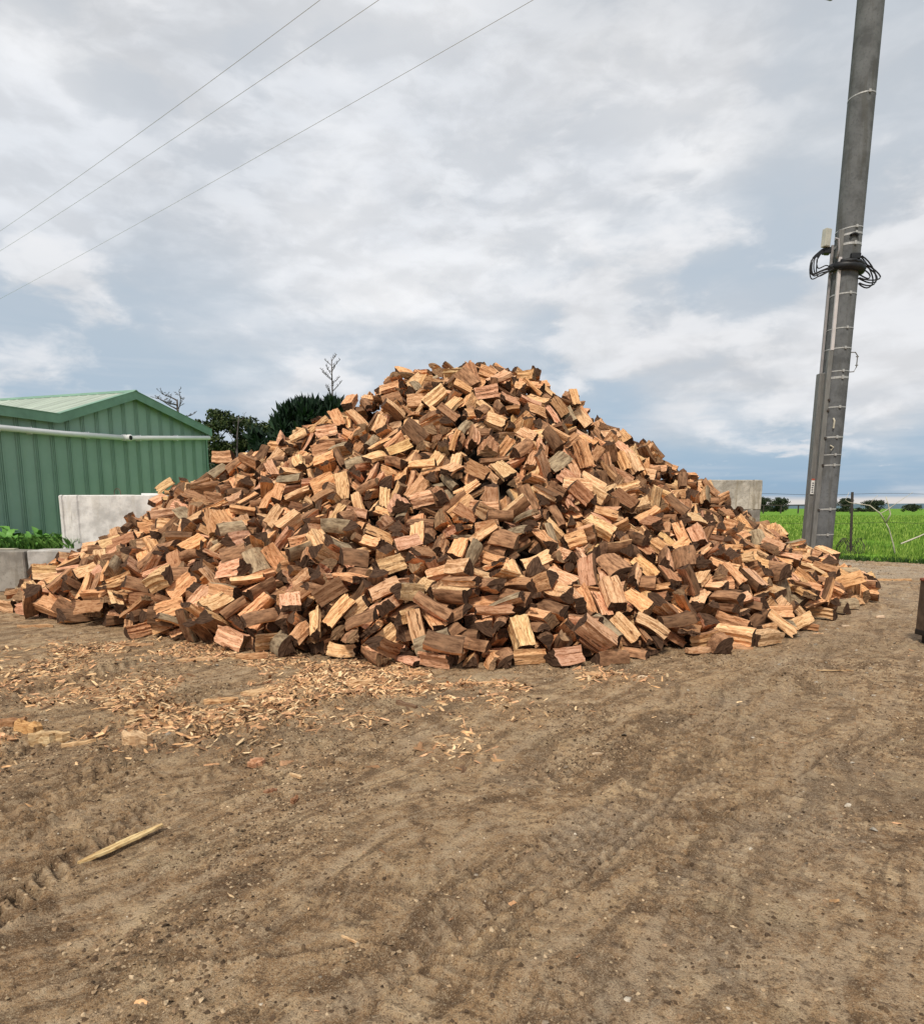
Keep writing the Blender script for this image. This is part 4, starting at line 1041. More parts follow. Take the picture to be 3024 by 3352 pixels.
# resting place of every log, settled by a rigid-body drop: x, y, z in cm, rotation XYZ in degrees, shape number
DATA = np.array([
146,739,35,133,36,14,16,-19,719,28,70,-11,174,24,182,823,69,-179,-39,99,16,64,749,32,-143,-52,111,22,113,732,10,-98,1,-154,22,192,876,97,110,24,-67,24,339,840,13,75,-2,141,16,-12,790,72,-32,-1,146,8,
-155,811,71,140,30,-171,22,-406,919,76,-164,19,149,24,163,865,91,153,-60,95,21,-33,767,61,103,31,-7,34,164,738,7,158,2,26,3,-144,793,51,-81,-46,31,34,-84,736,21,68,24,54,17,73,741,8,-58,-1,19,32,
-137,876,106,138,8,24,22,-237,798,42,131,-6,43,5,191,794,30,-92,-35,131,9,-303,907,89,-72,-12,-29,24,-4,833,98,158,3,140,12,259,820,37,124,-7,11,0,115,802,71,-116,3,-70,8,57,921,128,43,-12,158,22,
-28,720,10,-49,1,-25,27,-49,769,39,135,-72,151,32,308,806,9,134,-1,-92,22,310,961,99,118,38,-100,24,-372,917,63,-87,41,-173,21,-277,926,99,63,-51,138,17,-63,807,73,118,-9,-130,8,195,983,143,-31,-26,156,16,
212,822,58,-78,-25,126,32,380,850,10,-9,0,-150,16,223,797,33,-72,29,-12,0,-93,862,100,-68,-11,38,22,349,892,54,79,-1,131,22,200,1168,259,41,-71,170,16,-307,851,55,147,16,-126,14,301,906,76,41,-64,-169,33,
-258,873,68,-7,15,-119,8,-115,775,43,41,22,163,10,-79,1156,292,154,42,9,24,106,795,52,117,3,-56,8,-92,819,72,-81,22,-159,32,-204,810,60,-179,-16,107,26,249,843,51,67,-25,-136,24,36,769,56,-85,1,-179,5,
155,958,125,117,11,-151,4,0,806,84,76,-5,-33,34,91,782,46,-137,-6,129,4,95,825,82,108,21,128,8,-249,1002,150,-160,35,-151,22,-211,792,12,26,-2,121,22,174,1037,192,121,-39,-161,22,-304,832,30,-95,29,73,24,
-257,851,47,-154,41,-159,16,420,991,68,-13,-28,109,21,69,820,77,-109,-6,-36,17,-186,1095,204,-3,71,-68,8,-253,930,104,117,-58,-161,22,-307,880,64,118,-8,158,8,256,1099,182,-73,-33,140,8,-71,902,124,-90,11,-158,12,
-381,888,40,-71,16,-163,14,55,1190,312,170,-24,168,17,-48,1257,364,109,41,-163,16,-178,893,109,-46,23,61,8,-176,971,145,1,-5,179,8,-59,1011,183,-31,-14,11,29,-318,960,107,132,-16,13,17,-138,780,9,-112,-2,168,29,
-663,1049,26,-45,-59,-56,24,424,899,21,-123,-36,159,5,42,1105,265,-88,28,-98,24,152,1128,242,58,33,-151,24,-83,805,60,-149,8,-104,16,23,1056,227,-119,-28,171,22,34,810,81,74,6,115,17,-6,893,117,-168,-35,68,4,
348,873,25,-52,14,-33,8,675,1194,45,-70,21,165,16,-332,1023,124,-100,6,-115,24,11,745,22,159,4,-33,20,62,1063,227,23,28,-61,23,-348,1043,139,152,-8,41,8,-185,779,28,-62,18,-106,2,-170,789,38,-70,-29,101,20,
149,1153,282,12,-48,137,8,-452,957,61,140,21,40,8,-92,1009,177,-68,14,-78,24,-284,849,47,-102,32,-156,18,-126,806,51,173,41,-179,4,74,974,171,-48,39,168,8,95,1109,263,148,-26,47,8,-216,915,115,-148,-15,39,12,
-417,1068,113,154,21,-114,16,112,934,128,-29,22,-70,21,43,1275,375,-54,-11,4,24,12,904,110,29,36,-113,8,-98,743,10,-173,5,-59,15,359,1058,130,37,42,-82,4,30,770,39,-57,-2,78,12,-278,888,80,-22,-7,22,11,
45,731,8,45,-1,97,29,-123,1264,342,-93,35,30,24,-218,1113,207,-107,25,177,21,-516,1018,83,16,23,-87,12,-631,1046,20,-38,-19,169,16,166,822,54,-17,-34,103,20,-34,772,46,172,24,-61,11,286,871,49,78,-49,-147,25,
242,910,89,-100,30,-57,20,474,1027,73,150,-8,-81,22,122,1070,237,-106,-45,-118,23,52,956,159,-34,1,-168,1,-69,1067,198,54,-41,47,23,290,1054,147,-107,7,-75,22,-260,1125,192,16,24,164,23,30,929,137,-11,-36,0,28,
5,977,161,-80,32,-1,12,-115,949,131,-111,24,22,9,-26,972,151,163,-16,-106,22,-455,1344,266,48,-2,-13,24,281,956,98,163,21,-105,24,381,965,78,-164,-44,137,10,44,996,182,14,-78,-92,8,50,782,63,82,24,156,5,
123,866,82,33,22,-37,26,26,806,56,-59,3,-170,32,151,821,59,-90,-46,113,20,121,775,30,142,-23,-78,26,-137,838,86,1,4,-39,26,170,979,134,133,-11,-32,26,315,908,51,-106,-18,59,34,340,933,65,175,3,133,21,
-281,1045,158,-86,-52,24,12,41,782,21,121,-25,-68,0,-207,804,43,66,-15,88,21,-29,925,121,41,-26,80,33,95,1010,183,174,59,-45,25,-103,1143,268,45,-23,23,20,275,915,79,-16,-22,99,32,-22,866,87,-40,-15,-15,16,
185,1386,362,-104,52,-17,21,126,1029,191,69,21,-46,34,311,1284,250,-38,55,-48,24,62,794,67,23,-4,142,10,-95,784,18,-69,-30,37,24,352,1138,177,122,41,-32,0,90,855,95,16,15,94,22,99,908,99,-77,19,-167,33,
133,806,64,-111,-19,108,4,-387,990,103,-64,11,147,25,-490,1033,79,-87,-34,-121,8,313,882,20,55,-33,-81,22,-8,779,49,67,23,137,25,213,1036,162,24,-18,175,4,360,1080,151,-91,11,27,17,-57,784,26,126,5,37,22,
-272,942,125,-172,23,103,21,-459,1019,90,98,-45,-30,0,-164,910,122,114,21,52,17,-246,1285,309,-58,-11,6,22,-189,927,123,-168,-40,132,16,52,829,91,18,-11,-140,35,-118,917,126,-84,9,-40,29,398,909,19,17,21,-147,25,
-535,1240,161,-180,9,-148,16,-201,873,81,137,27,137,5,34,965,165,114,-22,-166,17,-62,1096,238,24,-4,-7,20,-388,1086,147,5,-54,119,16,-255,987,127,-130,-46,-24,28,-631,1073,58,65,-39,50,0,450,962,22,-103,-2,-5,27,
17,1125,281,10,-45,86,17,470,948,15,39,-17,21,3,216,965,115,-147,-6,7,22,-105,1119,243,-173,11,-49,21,-444,1085,126,119,2,12,33,-146,960,135,-109,40,62,22,218,866,88,139,19,-110,15,-232,1324,332,-70,-44,130,24,
251,995,126,162,9,-63,3,-104,840,81,-108,46,105,12,572,1069,41,152,56,-133,34,-286,1168,219,115,-6,-21,34,-49,890,113,-30,-7,-129,35,226,881,77,60,-1,169,34,175,1064,204,-119,6,-1,16,258,893,68,171,-6,-43,26,
261,984,106,-55,-18,114,17,-360,1147,167,30,7,-1,28,-295,1124,193,-49,37,-91,3,-714,1172,62,27,-7,-126,16,68,1119,263,-55,-49,-29,15,132,1302,345,-72,10,38,24,-592,1080,71,-86,15,-134,12,398,1011,91,-47,-40,-119,16,
45,927,112,23,-12,142,1,-101,911,100,-41,53,103,16,-76,1287,362,80,-3,-11,16,-341,888,52,-124,-37,64,9,-125,826,66,163,-45,-37,20,137,992,157,70,42,-69,13,-31,742,24,150,-21,-7,8,-242,1230,270,-71,-11,18,24,
239,1413,347,144,-49,160,8,-324,1154,204,41,-44,-74,22,291,1279,254,-73,-54,117,11,194,776,4,85,-1,145,13,-56,743,4,0,-1,-47,35,74,940,119,-95,-28,0,22,211,1080,193,-135,-33,148,12,-232,1189,252,30,-21,-6,32,
-390,1290,258,90,-21,157,3,-104,782,32,-134,-1,-91,26,-217,1380,373,5,30,-97,16,-24,1214,331,155,-37,176,33,-61,954,130,-160,-54,87,22,-15,1055,228,163,16,-116,11,-117,1053,185,-67,-47,94,13,340,884,42,28,3,115,28,
237,956,105,4,-24,-124,8,340,1065,126,129,50,-71,16,-585,1198,116,143,19,-175,33,-368,1073,144,30,55,-18,16,-146,801,27,129,-1,-82,34,-572,1040,53,-122,55,-97,15,-139,1143,252,17,-13,54,23,44,913,103,154,-11,141,20,
108,748,20,-152,-42,-79,13,286,996,117,28,15,-75,11,-168,859,78,-120,35,44,8,-448,934,36,-16,-38,-4,11,109,1067,212,-24,11,40,35,94,757,25,106,-6,-92,33,276,822,25,168,4,-113,14,648,1223,61,-41,13,-45,16,
185,934,109,-167,-1,67,24,-204,1198,270,78,8,147,22,512,1031,46,-10,13,-77,26,-214,1078,185,-68,28,-160,17,312,1127,184,-162,82,172,32,107,1170,290,-132,28,-39,35,-435,1114,141,68,-18,-97,21,13,738,7,156,0,84,9,
11,1251,352,-118,43,-122,22,8,1037,198,-50,-31,9,13,-359,973,81,166,28,62,16,32,728,8,66,-1,-85,19,143,1042,197,132,-24,129,27,342,963,89,104,-13,-121,34,-57,881,91,-160,-20,-102,27,-200,893,107,17,-12,99,33,
140,932,107,164,-7,106,33,-599,1031,20,171,37,12,12,-57,979,146,85,-3,164,8,-417,1008,92,-74,-44,122,12,-461,1327,238,62,37,-148,12,548,1160,84,-118,9,-31,24,266,1271,270,-77,-62,-118,12,321,933,74,175,-20,54,26,
-67,803,46,75,21,-123,33,-45,1113,237,-142,-52,28,16,461,1012,45,-160,-5,99,22,517,1211,117,57,-45,91,29,-127,769,25,50,9,108,5,-166,1001,158,24,6,-112,10,-206,849,60,-29,19,-112,16,163,770,32,126,28,-52,8,
-32,1011,190,-128,-14,100,4,-196,1330,334,-51,-47,-173,23,-480,947,44,-39,22,-55,9,0,1271,381,-87,-29,-169,12,-146,1084,204,140,-21,-30,13,-10,1010,176,-35,40,-167,0,293,1098,159,-4,-28,11,3,-426,1212,188,-42,9,-25,21,
-179,879,93,93,-28,-38,17,359,1370,273,171,52,25,26,-330,849,39,177,41,50,11,-155,1032,162,168,14,-14,4,-51,894,102,-4,18,34,21,109,1104,245,-75,33,-110,0,471,1346,192,168,-52,73,17,-1,1000,171,-68,-41,10,3,
-12,941,139,9,-17,-66,28,477,1220,141,-64,8,-72,22,-441,952,45,122,-10,-169,3,-188,837,56,-119,7,-92,26,4,769,26,62,6,148,1,318,886,37,-106,-34,-78,5,-279,1211,249,-85,-30,113,29,88,957,158,77,16,126,13,
-314,1134,182,-148,47,-118,3,12,795,38,72,5,87,4,-92,1097,218,-61,-23,86,8,-339,925,76,-4,-55,-175,19,-18,1051,209,-51,34,-51,18,-83,961,138,-89,23,63,12,206,1112,208,-77,-28,175,24,481,1028,43,42,-79,144,8,
-163,810,9,5,0,-108,16,513,1149,103,132,13,-76,27,122,957,131,88,-68,134,10,84,773,34,79,9,111,13,-444,1163,163,90,-57,-57,29,-131,1342,395,-175,-8,-33,16,-467,1277,203,-39,-6,19,21,-146,1239,312,-102,-50,66,3,
100,946,119,152,-10,93,3,-628,1481,216,37,-36,15,33,-400,956,79,155,2,2,8,-112,1159,277,63,-40,16,32,-390,1183,186,-141,-16,-24,23,528,1169,109,166,-18,132,32,-192,800,37,-175,-25,-100,13,-17,1242,347,-19,41,-154,26,
-158,1068,175,36,45,-65,28,744,1407,80,0,18,-65,16,-224,910,79,28,8,58,21,-129,860,89,48,-1,136,13,-44,946,133,117,-9,86,3,289,1117,177,162,-17,85,26,283,1188,203,-170,14,-170,25,-488,1161,134,-1,41,-123,24,
44,760,42,42,-1,78,13,-62,782,44,-100,-2,-119,9,328,1432,310,34,28,-73,16,-100,1061,190,-95,-54,-32,33,-466,1028,97,37,41,175,20,231,1212,260,-113,-36,48,33,-172,1152,243,154,-17,15,3,-377,1220,212,-72,15,118,12,
140,769,44,83,0,-39,32,-115,1092,210,46,-3,89,22,-520,1089,100,94,-10,-94,8,-127,1297,363,-6,20,-170,17,221,1409,386,-149,53,-79,15,-426,1317,249,62,40,-159,22,128,981,138,52,-49,176,4,168,1328,341,-102,50,-38,0,
222,1008,140,133,-24,-19,23,353,939,83,-107,-8,64,10,-338,1265,239,166,-43,135,20,-56,1194,295,-69,20,101,22,-16,766,27,75,37,-164,1,77,936,139,79,7,125,1,91,1257,340,24,2,144,26,-332,853,18,-88,-37,-105,0,
-165,1133,233,151,-8,60,11,233,809,13,137,6,73,25,-314,1355,308,41,-29,6,35,-702,1154,55,-94,2,37,10,-603,1069,53,113,31,57,25,-555,1239,137,-62,-9,-7,8,66,1228,342,151,24,-76,33,-130,1207,297,-26,13,72,26,
68,1163,284,70,-5,34,22,-352,867,23,101,74,39,0,-135,1169,274,-101,27,-162,25,187,1058,178,-74,9,123,3,64,812,57,93,11,-61,24,-44,1024,175,77,1,177,0,-219,962,127,-173,-13,21,16,34,1192,331,63,19,-112,32,
144,753,25,127,-35,-168,14,556,1109,56,-111,-36,132,20,-13,1142,276,-26,-65,40,26,422,1343,222,122,42,-101,13,-217,999,134,25,7,66,22,-468,1183,155,78,-35,159,24,-477,1251,189,141,22,14,5,-85,994,157,70,-12,87,21,
-143,1121,221,-62,-38,75,21,170,1104,213,-23,37,-33,25,212,794,25,93,-18,98,6,49,1088,245,-1,6,-179,6,104,1195,303,-11,51,112,11,296,835,12,64,-8,6,17,-133,1085,192,-64,3,-120,34,105,1215,315,-80,-39,-34,11,
-289,1191,231,15,3,51,20,-216,1015,152,-141,-7,57,29,-498,972,63,163,-11,66,14,64,854,93,-36,-36,115,31,126,924,104,-19,9,102,1,-620,1424,186,29,-25,55,4,-379,1338,272,70,47,-112,32,-112,1023,163,-94,13,-18,29,
-357,1166,185,-16,28,-140,30,-444,1150,150,-67,20,160,32,-42,841,75,17,3,-65,32,-356,905,54,57,-55,-59,4,610,1197,62,-32,21,-18,23,47,1075,219,-118,-31,128,10,-579,1015,12,57,-5,-121,24,-532,996,41,60,2,-178,26,
500,1037,37,71,-18,125,34,-375,875,25,80,25,34,1,-99,985,143,82,43,22,11,88,1306,368,130,-13,-146,14,-228,922,92,-111,2,-133,9,-154,1201,279,132,-29,72,33,-456,1071,112,98,-10,-33,34,-201,1170,249,47,43,-53,25,
-229,1033,155,69,-26,56,22,-115,1125,227,-52,22,7,29,-55,1206,323,72,18,144,13,450,1032,69,-178,-26,-75,4,106,1025,178,55,-13,-54,22,31,984,171,161,-2,173,0,-506,1005,65,-112,16,-123,15,126,1314,364,19,-21,-171,11,
499,1405,211,143,46,-18,9,41,879,100,-163,-12,-73,14,-61,1143,269,142,3,-101,32,163,1039,160,-15,-18,118,14,-489,1090,105,-45,35,-50,8,-396,894,28,16,-7,-177,12,34,946,143,56,-7,3,22,254,1221,237,171,-48,165,23,
320,1027,116,-15,-21,34,11,-44,1077,215,-113,-6,-98,32,-9,750,9,4,0,75,16,-634,1251,105,-179,20,-149,22,-472,954,53,165,4,-89,19,531,1040,26,-96,-15,23,34,-270,910,79,155,-17,22,11,-212,908,87,106,12,51,10,
81,1103,239,-163,22,-142,27,-36,883,93,-147,-46,-109,2,-24,1200,313,-101,-8,-103,29,286,1151,197,110,3,110,13,159,1042,178,34,-26,105,23,290,1265,228,109,-28,177,3,-674,1180,74,-35,25,-158,33,-539,1168,109,-117,-8,-125,17,
439,1049,76,-47,27,131,25,375,1069,125,172,-43,50,11,142,769,18,-87,-19,55,17,-291,1341,291,-131,-58,41,5,-164,1115,220,-32,-16,-93,11,-30,1120,263,-104,-21,-93,13,31,850,89,180,13,22,23,143,1341,373,154,-19,142,23,
-185,1007,156,-83,53,-145,34,332,1151,175,-119,7,64,16,184,1221,284,168,32,-143,20,3,1184,303,88,29,-115,13,-176,839,70,99,18,39,1,301,1316,276,-67,-39,145,3,233,1181,215,-6,-75,170,22,530,1416,189,-73,-26,26,35,
387,923,39,89,-4,151,1,648,1155,10,125,-2,0,34,166,1268,305,-58,-15,-36,16,-194,1079,179,111,-25,-103,5,-286,1171,204,89,-10,3,10,396,887,9,136,0,-143,22,-503,1182,143,-117,-10,-150,17,310,1043,115,-108,47,-2,20,
-498,1322,215,111,18,-134,34,-164,799,27,75,-30,52,13,399,1289,192,-90,-1,126,16,439,1332,190,-25,-25,-110,16,-273,1375,328,-159,38,175,16,192,802,19,54,-12,-174,17,377,991,86,20,16,-18,21,-388,1207,198,99,-4,28,1,
374,1047,99,-18,37,137,23,17,1207,327,-59,2,-125,19,-229,1176,235,-147,-26,-83,19,183,1154,225,-156,49,-70,9,230,995,118,-157,-64,-120,17,420,1046,96,-122,12,155,5,63,1009,166,159,-52,85,8,15,1065,211,27,21,-61,27,
342,1311,233,140,-9,157,8,-608,1295,143,-29,-13,139,17,-364,988,93,-169,-15,-85,26,233,1095,170,-86,79,76,17,504,1325,162,142,-4,-147,35,32,1153,292,35,-5,137,20,309,1066,139,175,-24,72,14,-324,1111,140,15,-34,-116,9,
408,963,39,55,5,-55,24,-53,1203,313,-16,-23,15,20,-359,1342,265,36,-46,28,21,164,1208,295,-21,30,-16,10,-409,1109,131,14,-34,-141,4,-108,801,43,167,30,-131,10,660,1374,100,66,-11,21,34,87,819,64,-4,15,73,35,
-614,1082,45,38,-13,-106,32,-552,1095,89,-71,-13,0,32,79,1042,208,48,-8,76,15,-77,1251,330,-23,-1,-57,23,280,900,56,66,-20,37,17,-552,1032,52,122,61,-114,24,470,1138,108,11,13,45,32,660,1243,69,-94,32,78,22,
-134,948,123,78,29,40,7,218,799,5,-178,0,89,35,-192,1257,296,-138,17,20,23,-698,1297,97,58,-8,-20,4,-366,1022,107,21,-24,74,5,-38,1198,299,-168,0,-67,21,555,1281,121,148,-32,-167,22,509,1029,58,-145,13,24,30,
211,1390,347,158,52,-58,12,-422,1246,204,36,6,-113,1,-10,1098,241,-14,-41,79,2,-411,1157,174,81,-25,11,6,-185,1374,369,117,26,-66,13,538,1331,140,77,49,-28,4,-19,1267,360,139,-52,-37,33,79,1025,179,-41,-60,139,9,
-352,1378,303,-92,26,-73,3,-151,825,56,-137,11,-110,20,-24,818,77,-14,-17,53,13,-44,1158,280,-51,-20,87,11,94,958,147,78,-3,-95,34,-356,1002,100,179,-25,-147,6,388,1029,100,152,18,61,11,-367,1280,240,29,29,-98,20,
297,1430,331,69,-18,174,9,188,831,53,-170,27,-64,26,764,1301,30,-23,-2,135,21,-56,875,77,-52,16,61,10,449,1062,83,2,19,-6,24,79,1204,305,35,-10,-80,10,252,888,55,-86,8,128,10,-672,1067,35,-124,49,123,22,
640,1417,124,-76,-39,73,17,-3,1141,276,-17,27,-97,1,106,1358,397,-68,-14,124,27,744,1252,11,-60,0,144,17,-200,1103,196,-126,-22,-138,3,-732,1133,32,-87,9,-141,34,-233,828,27,-45,11,113,18,8,1312,403,142,46,-29,24,
-398,1304,250,130,-35,47,32,142,908,92,24,9,81,7,262,1256,248,-154,-76,156,20,-613,1267,135,-123,-10,102,18,-2,954,153,165,-6,-77,31,446,1166,123,-44,39,124,9,454,979,28,-176,51,172,4,483,956,5,-4,0,160,2,
73,1335,400,-102,14,-39,12,434,1110,106,107,-1,-152,28,-71,778,8,-90,3,114,29,-715,1120,23,-97,24,86,22,283,1374,300,76,43,131,21,-244,1067,162,37,-30,20,13,-173,1228,295,115,-6,-97,0,-80,1081,210,-155,69,-156,2,
-66,1286,378,-3,9,117,14,-385,1242,214,-90,-18,-160,35,148,1046,174,165,14,-93,15,446,1402,233,-75,2,-170,34,155,988,148,-85,-11,-96,9,-122,1271,313,-46,-10,-15,12,-181,1212,263,-72,45,179,8,-11,879,97,-56,-32,-141,5,
359,954,68,-127,3,-161,17,492,999,18,-103,-41,-164,15,442,1221,144,-101,-33,-137,17,370,915,42,-62,29,174,9,-335,1357,280,87,6,-59,29,263,1118,171,-28,38,-75,8,-358,1388,291,162,-2,174,16,124,1120,269,-86,23,-92,9,
241,1145,200,-23,-19,72,35,155,846,68,156,-8,-179,1,270,1034,133,-24,9,-96,25,133,1350,397,149,-41,-179,6,23,1187,297,-131,37,-144,17,433,986,46,-158,-3,-109,11,20,1036,191,55,25,-153,6,-258,1123,170,-50,-12,-172,11,
116,1781,219,64,19,15,24,-315,861,46,-143,27,-27,4,612,1117,8,28,2,119,8,-89,818,41,-152,-11,-63,14,164,904,100,112,25,-65,23,296,1409,315,-139,-10,14,14,337,1179,189,56,-22,-164,16,-280,1009,125,-2,15,-89,32,
-628,1090,47,-177,-39,49,0,-400,932,46,-62,-18,-174,1,228,1265,289,-107,22,-55,5,436,1206,131,12,-25,-58,21,393,1428,285,80,50,-6,25,-85,1333,393,95,31,-66,10,-616,1157,71,-118,-59,-97,20,-238,1125,210,-161,4,-171,11,
-70,1123,243,34,26,-100,29,-515,1182,128,-139,-10,76,12,-307,1354,296,90,23,-91,9,-609,1074,32,105,22,131,29,-125,862,76,-84,3,-107,25,550,1091,45,-64,-12,155,15,-55,1304,390,-158,3,-67,21,513,1377,170,98,-2,119,17,
-83,1145,246,-147,47,-127,32,-235,1251,284,-123,-7,29,34,-134,1102,211,-140,47,-144,2,-130,919,112,-101,-5,72,34,-203,1382,358,121,-4,-3,12,-659,1256,94,161,2,19,3,-235,889,60,99,-18,66,18,-132,1319,384,179,-6,-32,31,
432,976,28,85,-50,-28,32,444,1137,108,81,-41,-136,7,388,1403,249,-53,-3,163,11,-184,1067,170,-123,-25,61,12,261,1199,206,111,55,-176,34,-21,1323,401,129,38,-123,0,485,1204,122,-87,-12,48,34,-120,1199,289,-88,-29,-23,34,
334,1303,244,-60,50,-67,20,-83,952,127,9,25,78,11,-29,1069,203,79,-14,44,34,186,983,115,-117,51,-112,10,-570,1069,60,-91,-49,17,24,-45,1088,227,-138,-17,7,30,717,1236,25,-111,-24,101,16,-165,1322,327,76,-58,11,34,
42,1240,340,157,-38,154,11,119,1099,228,-19,-43,51,16,-450,1226,179,-178,18,-24,23,-205,1057,166,70,7,-92,2,196,1334,329,141,-9,-81,12,529,1149,84,-72,-14,149,5,-745,1304,76,150,-11,-129,8,-446,1017,75,41,24,178,23,
332,1139,153,177,1,-30,33,357,889,35,12,-9,-67,35,699,1369,79,151,-17,115,12,734,1310,51,25,0,168,9,-69,892,88,115,4,-104,15,416,1145,118,-52,-11,-173,33,-355,1132,140,-71,-66,-173,26,-156,1109,197,169,-34,166,20,
592,1112,50,81,-18,166,12,-177,1276,310,-172,8,88,21,390,1224,174,-8,-32,70,14,73,975,144,-150,1,51,2,-43,1225,325,-171,-32,-170,22,-232,1199,237,-24,-20,4,21,-663,1157,66,-150,-6,31,27,-501,980,53,11,22,-164,19,
-342,1308,257,117,6,152,7,-544,1362,196,106,-27,-150,17,13,1147,271,-111,-34,78,9,-145,1085,176,-30,2,100,27,-162,889,85,19,4,135,33,433,1008,56,163,21,135,21,-388,979,75,129,43,57,21,355,1039,102,156,-20,38,26,
-639,1291,118,-138,-68,170,12,-277,1269,256,-9,5,169,5,-215,1059,169,-1,18,100,13,-1,937,131,18,-2,-134,30,373,1346,220,-158,8,43,9,-633,1202,83,-166,35,-64,23,-456,1040,83,23,-45,-28,21,-55,1135,253,106,-5,77,10,
103,1012,157,63,-26,-44,2,211,1428,386,135,-23,70,22,444,1381,218,76,-5,141,9,-159,850,84,-70,-1,-115,31,-217,861,49,169,-18,-159,22,528,1044,44,28,-16,103,32,-163,1224,284,-61,11,80,3,-354,957,70,72,-22,-55,0,
-179,1405,382,-10,8,-32,5,60,924,99,-107,38,176,30,228,880,64,167,-14,113,23,181,866,83,-13,22,-94,19,116,1018,160,63,2,124,1,-492,1072,90,176,-28,128,9,-253,920,68,-56,10,177,22,-280,1142,178,24,27,48,1,
498,1078,79,85,-13,144,1,-98,1343,383,34,-5,-88,8,121,1213,303,-6,-30,-63,8,-126,1282,348,-42,-28,-7,27,-533,1033,73,-90,-56,79,2,-330,1154,180,-110,-8,-2,7,148,1416,408,-1,21,-48,29,53,1291,368,7,-3,-9,27,
119,1182,286,-94,8,166,24,474,1327,158,-168,20,-53,21,134,796,40,20,-29,41,26,0,806,70,-82,-14,-26,13,-129,813,26,-101,-8,96,22,-631,1150,69,121,37,-78,8,-310,1118,151,-147,4,69,21,-66,907,113,-24,11,-149,11,
88,989,169,-114,-52,113,12,432,910,9,34,0,-167,29,-8,1075,219,179,-3,91,11,-198,818,8,-84,0,141,25,277,1421,313,-100,47,-52,18,-40,1003,163,-180,18,-31,19,-107,968,137,106,36,-168,10,495,1130,88,-90,-22,121,4,
89,779,13,-135,-14,106,35,-64,996,143,25,58,-88,26,-450,1337,228,-104,-1,-85,15,-81,839,79,-66,2,37,31,413,987,46,139,-30,-123,3,110,776,16,50,-19,-66,33,-289,899,55,-170,18,-133,8,128,1380,408,148,-9,-168,9,
-199,1486,353,76,-32,-69,0,-242,1177,219,106,22,104,4,-130,1063,173,-50,21,-104,25,195,1400,383,-84,21,5,1,-189,1234,294,-41,-45,53,35,636,1316,84,-2,0,-13,25,-25,805,57,0,1,-34,35,-325,1363,293,-22,5,-108,14,
91,1347,390,-100,22,-73,9,-597,1186,95,-122,-31,-17,28,-238,991,127,163,-27,82,9,202,1021,149,21,20,24,33,566,1359,133,136,32,-10,22,277,934,68,-76,15,144,8,507,1109,79,-171,38,30,28,-24,1046,181,100,-53,71,12,
146,1419,386,-95,47,48,34,246,1438,349,40,-55,150,16,257,1482,341,-171,-4,-162,3,495,1402,185,145,-1,-14,13,-85,1179,270,-171,-11,65,21,419,1356,208,-2,-12,157,23,-473,1304,209,89,12,-129,8,161,940,106,-29,43,135,14,
-391,1265,224,-119,-6,-111,33,169,1426,405,-68,44,-19,1,-465,1108,115,-120,30,67,22,-25,1191,289,-57,-21,-41,25,-4,976,132,-17,-5,-30,18,287,1447,330,142,-55,153,8,129,1012,148,-107,-15,-17,32,341,1409,281,-71,-38,66,5,
410,1436,255,-90,20,-48,9,-460,966,33,-116,-13,60,24,220,1066,167,-128,-3,144,13,-51,1338,397,-80,-16,156,16,207,1173,224,-90,-8,-46,27,-711,1273,84,158,7,154,31,-2,959,144,175,-2,-6,35,257,844,23,64,29,-4,13,
-649,1107,55,155,17,-143,21,-239,1116,176,-106,26,-25,31,-630,1068,23,144,-20,170,8,223,832,33,-108,16,-85,0,615,1369,116,35,0,52,16,352,1355,247,-65,55,-101,25,467,983,21,96,42,144,25,459,1169,111,48,43,135,35,
-163,1180,249,82,34,-8,5,-76,806,16,-92,-17,137,6,94,1101,219,-139,-48,80,6,-164,823,41,-19,3,-169,7,204,1150,218,175,-9,-48,3,-516,1273,169,75,17,-9,35,803,1375,37,-153,-8,82,16,-107,803,10,135,2,-151,12,
32,1346,403,-75,19,-38,22,-269,1228,240,-57,24,-99,1,192,1045,151,57,44,-97,1,-703,1121,37,-6,40,-17,4,-612,1228,97,31,-12,-14,8,-98,1173,258,-106,5,48,10,10,1219,330,-43,-36,62,18,194,1317,304,-56,33,-155,0,
34,1208,321,-168,-14,45,19,-340,1210,206,-170,30,-112,4,-155,955,114,106,1,122,22,45,760,6,8,-3,-175,23,269,1239,225,138,70,5,13,-302,1130,175,-97,-15,80,10,-430,1301,220,-159,-25,54,33,-385,1023,109,75,-10,-76,14,
640,1259,68,102,40,79,29,-378,1312,243,28,-31,56,22,314,1258,209,127,-21,61,16,189,829,37,-64,-1,24,34,-581,1222,119,-59,2,166,27,255,1284,284,116,25,13,28,-587,1455,207,46,31,-110,17,292,852,25,-165,-27,-116,19,
78,1125,254,128,37,-118,27,461,1125,94,7,-8,-24,10,514,1080,67,12,38,-64,3,132,1043,176,-17,34,-103,8,437,1471,234,61,19,76,31,-509,1049,89,-138,20,111,3,-147,1364,379,-120,-4,-2,5,34,851,66,-73,2,-86,29,
373,912,28,77,-1,76,0,5,1118,250,50,-17,106,31,276,1137,152,93,17,6,12,584,1088,23,-116,-5,-75,29,-327,1232,225,-176,-2,-122,31,188,866,68,47,-14,-36,28,-7,809,31,132,-11,-91,34,153,1123,211,-120,-13,9,15,
-254,1210,219,-180,71,-16,26,366,1403,284,123,60,-173,10,-655,1380,144,-133,-39,-82,11,-208,1285,293,151,3,-146,34,-63,1098,213,-142,-36,155,3,-18,1166,273,-170,-62,77,4,-5,1737,254,58,79,103,24,73,1323,387,20,23,24,35,
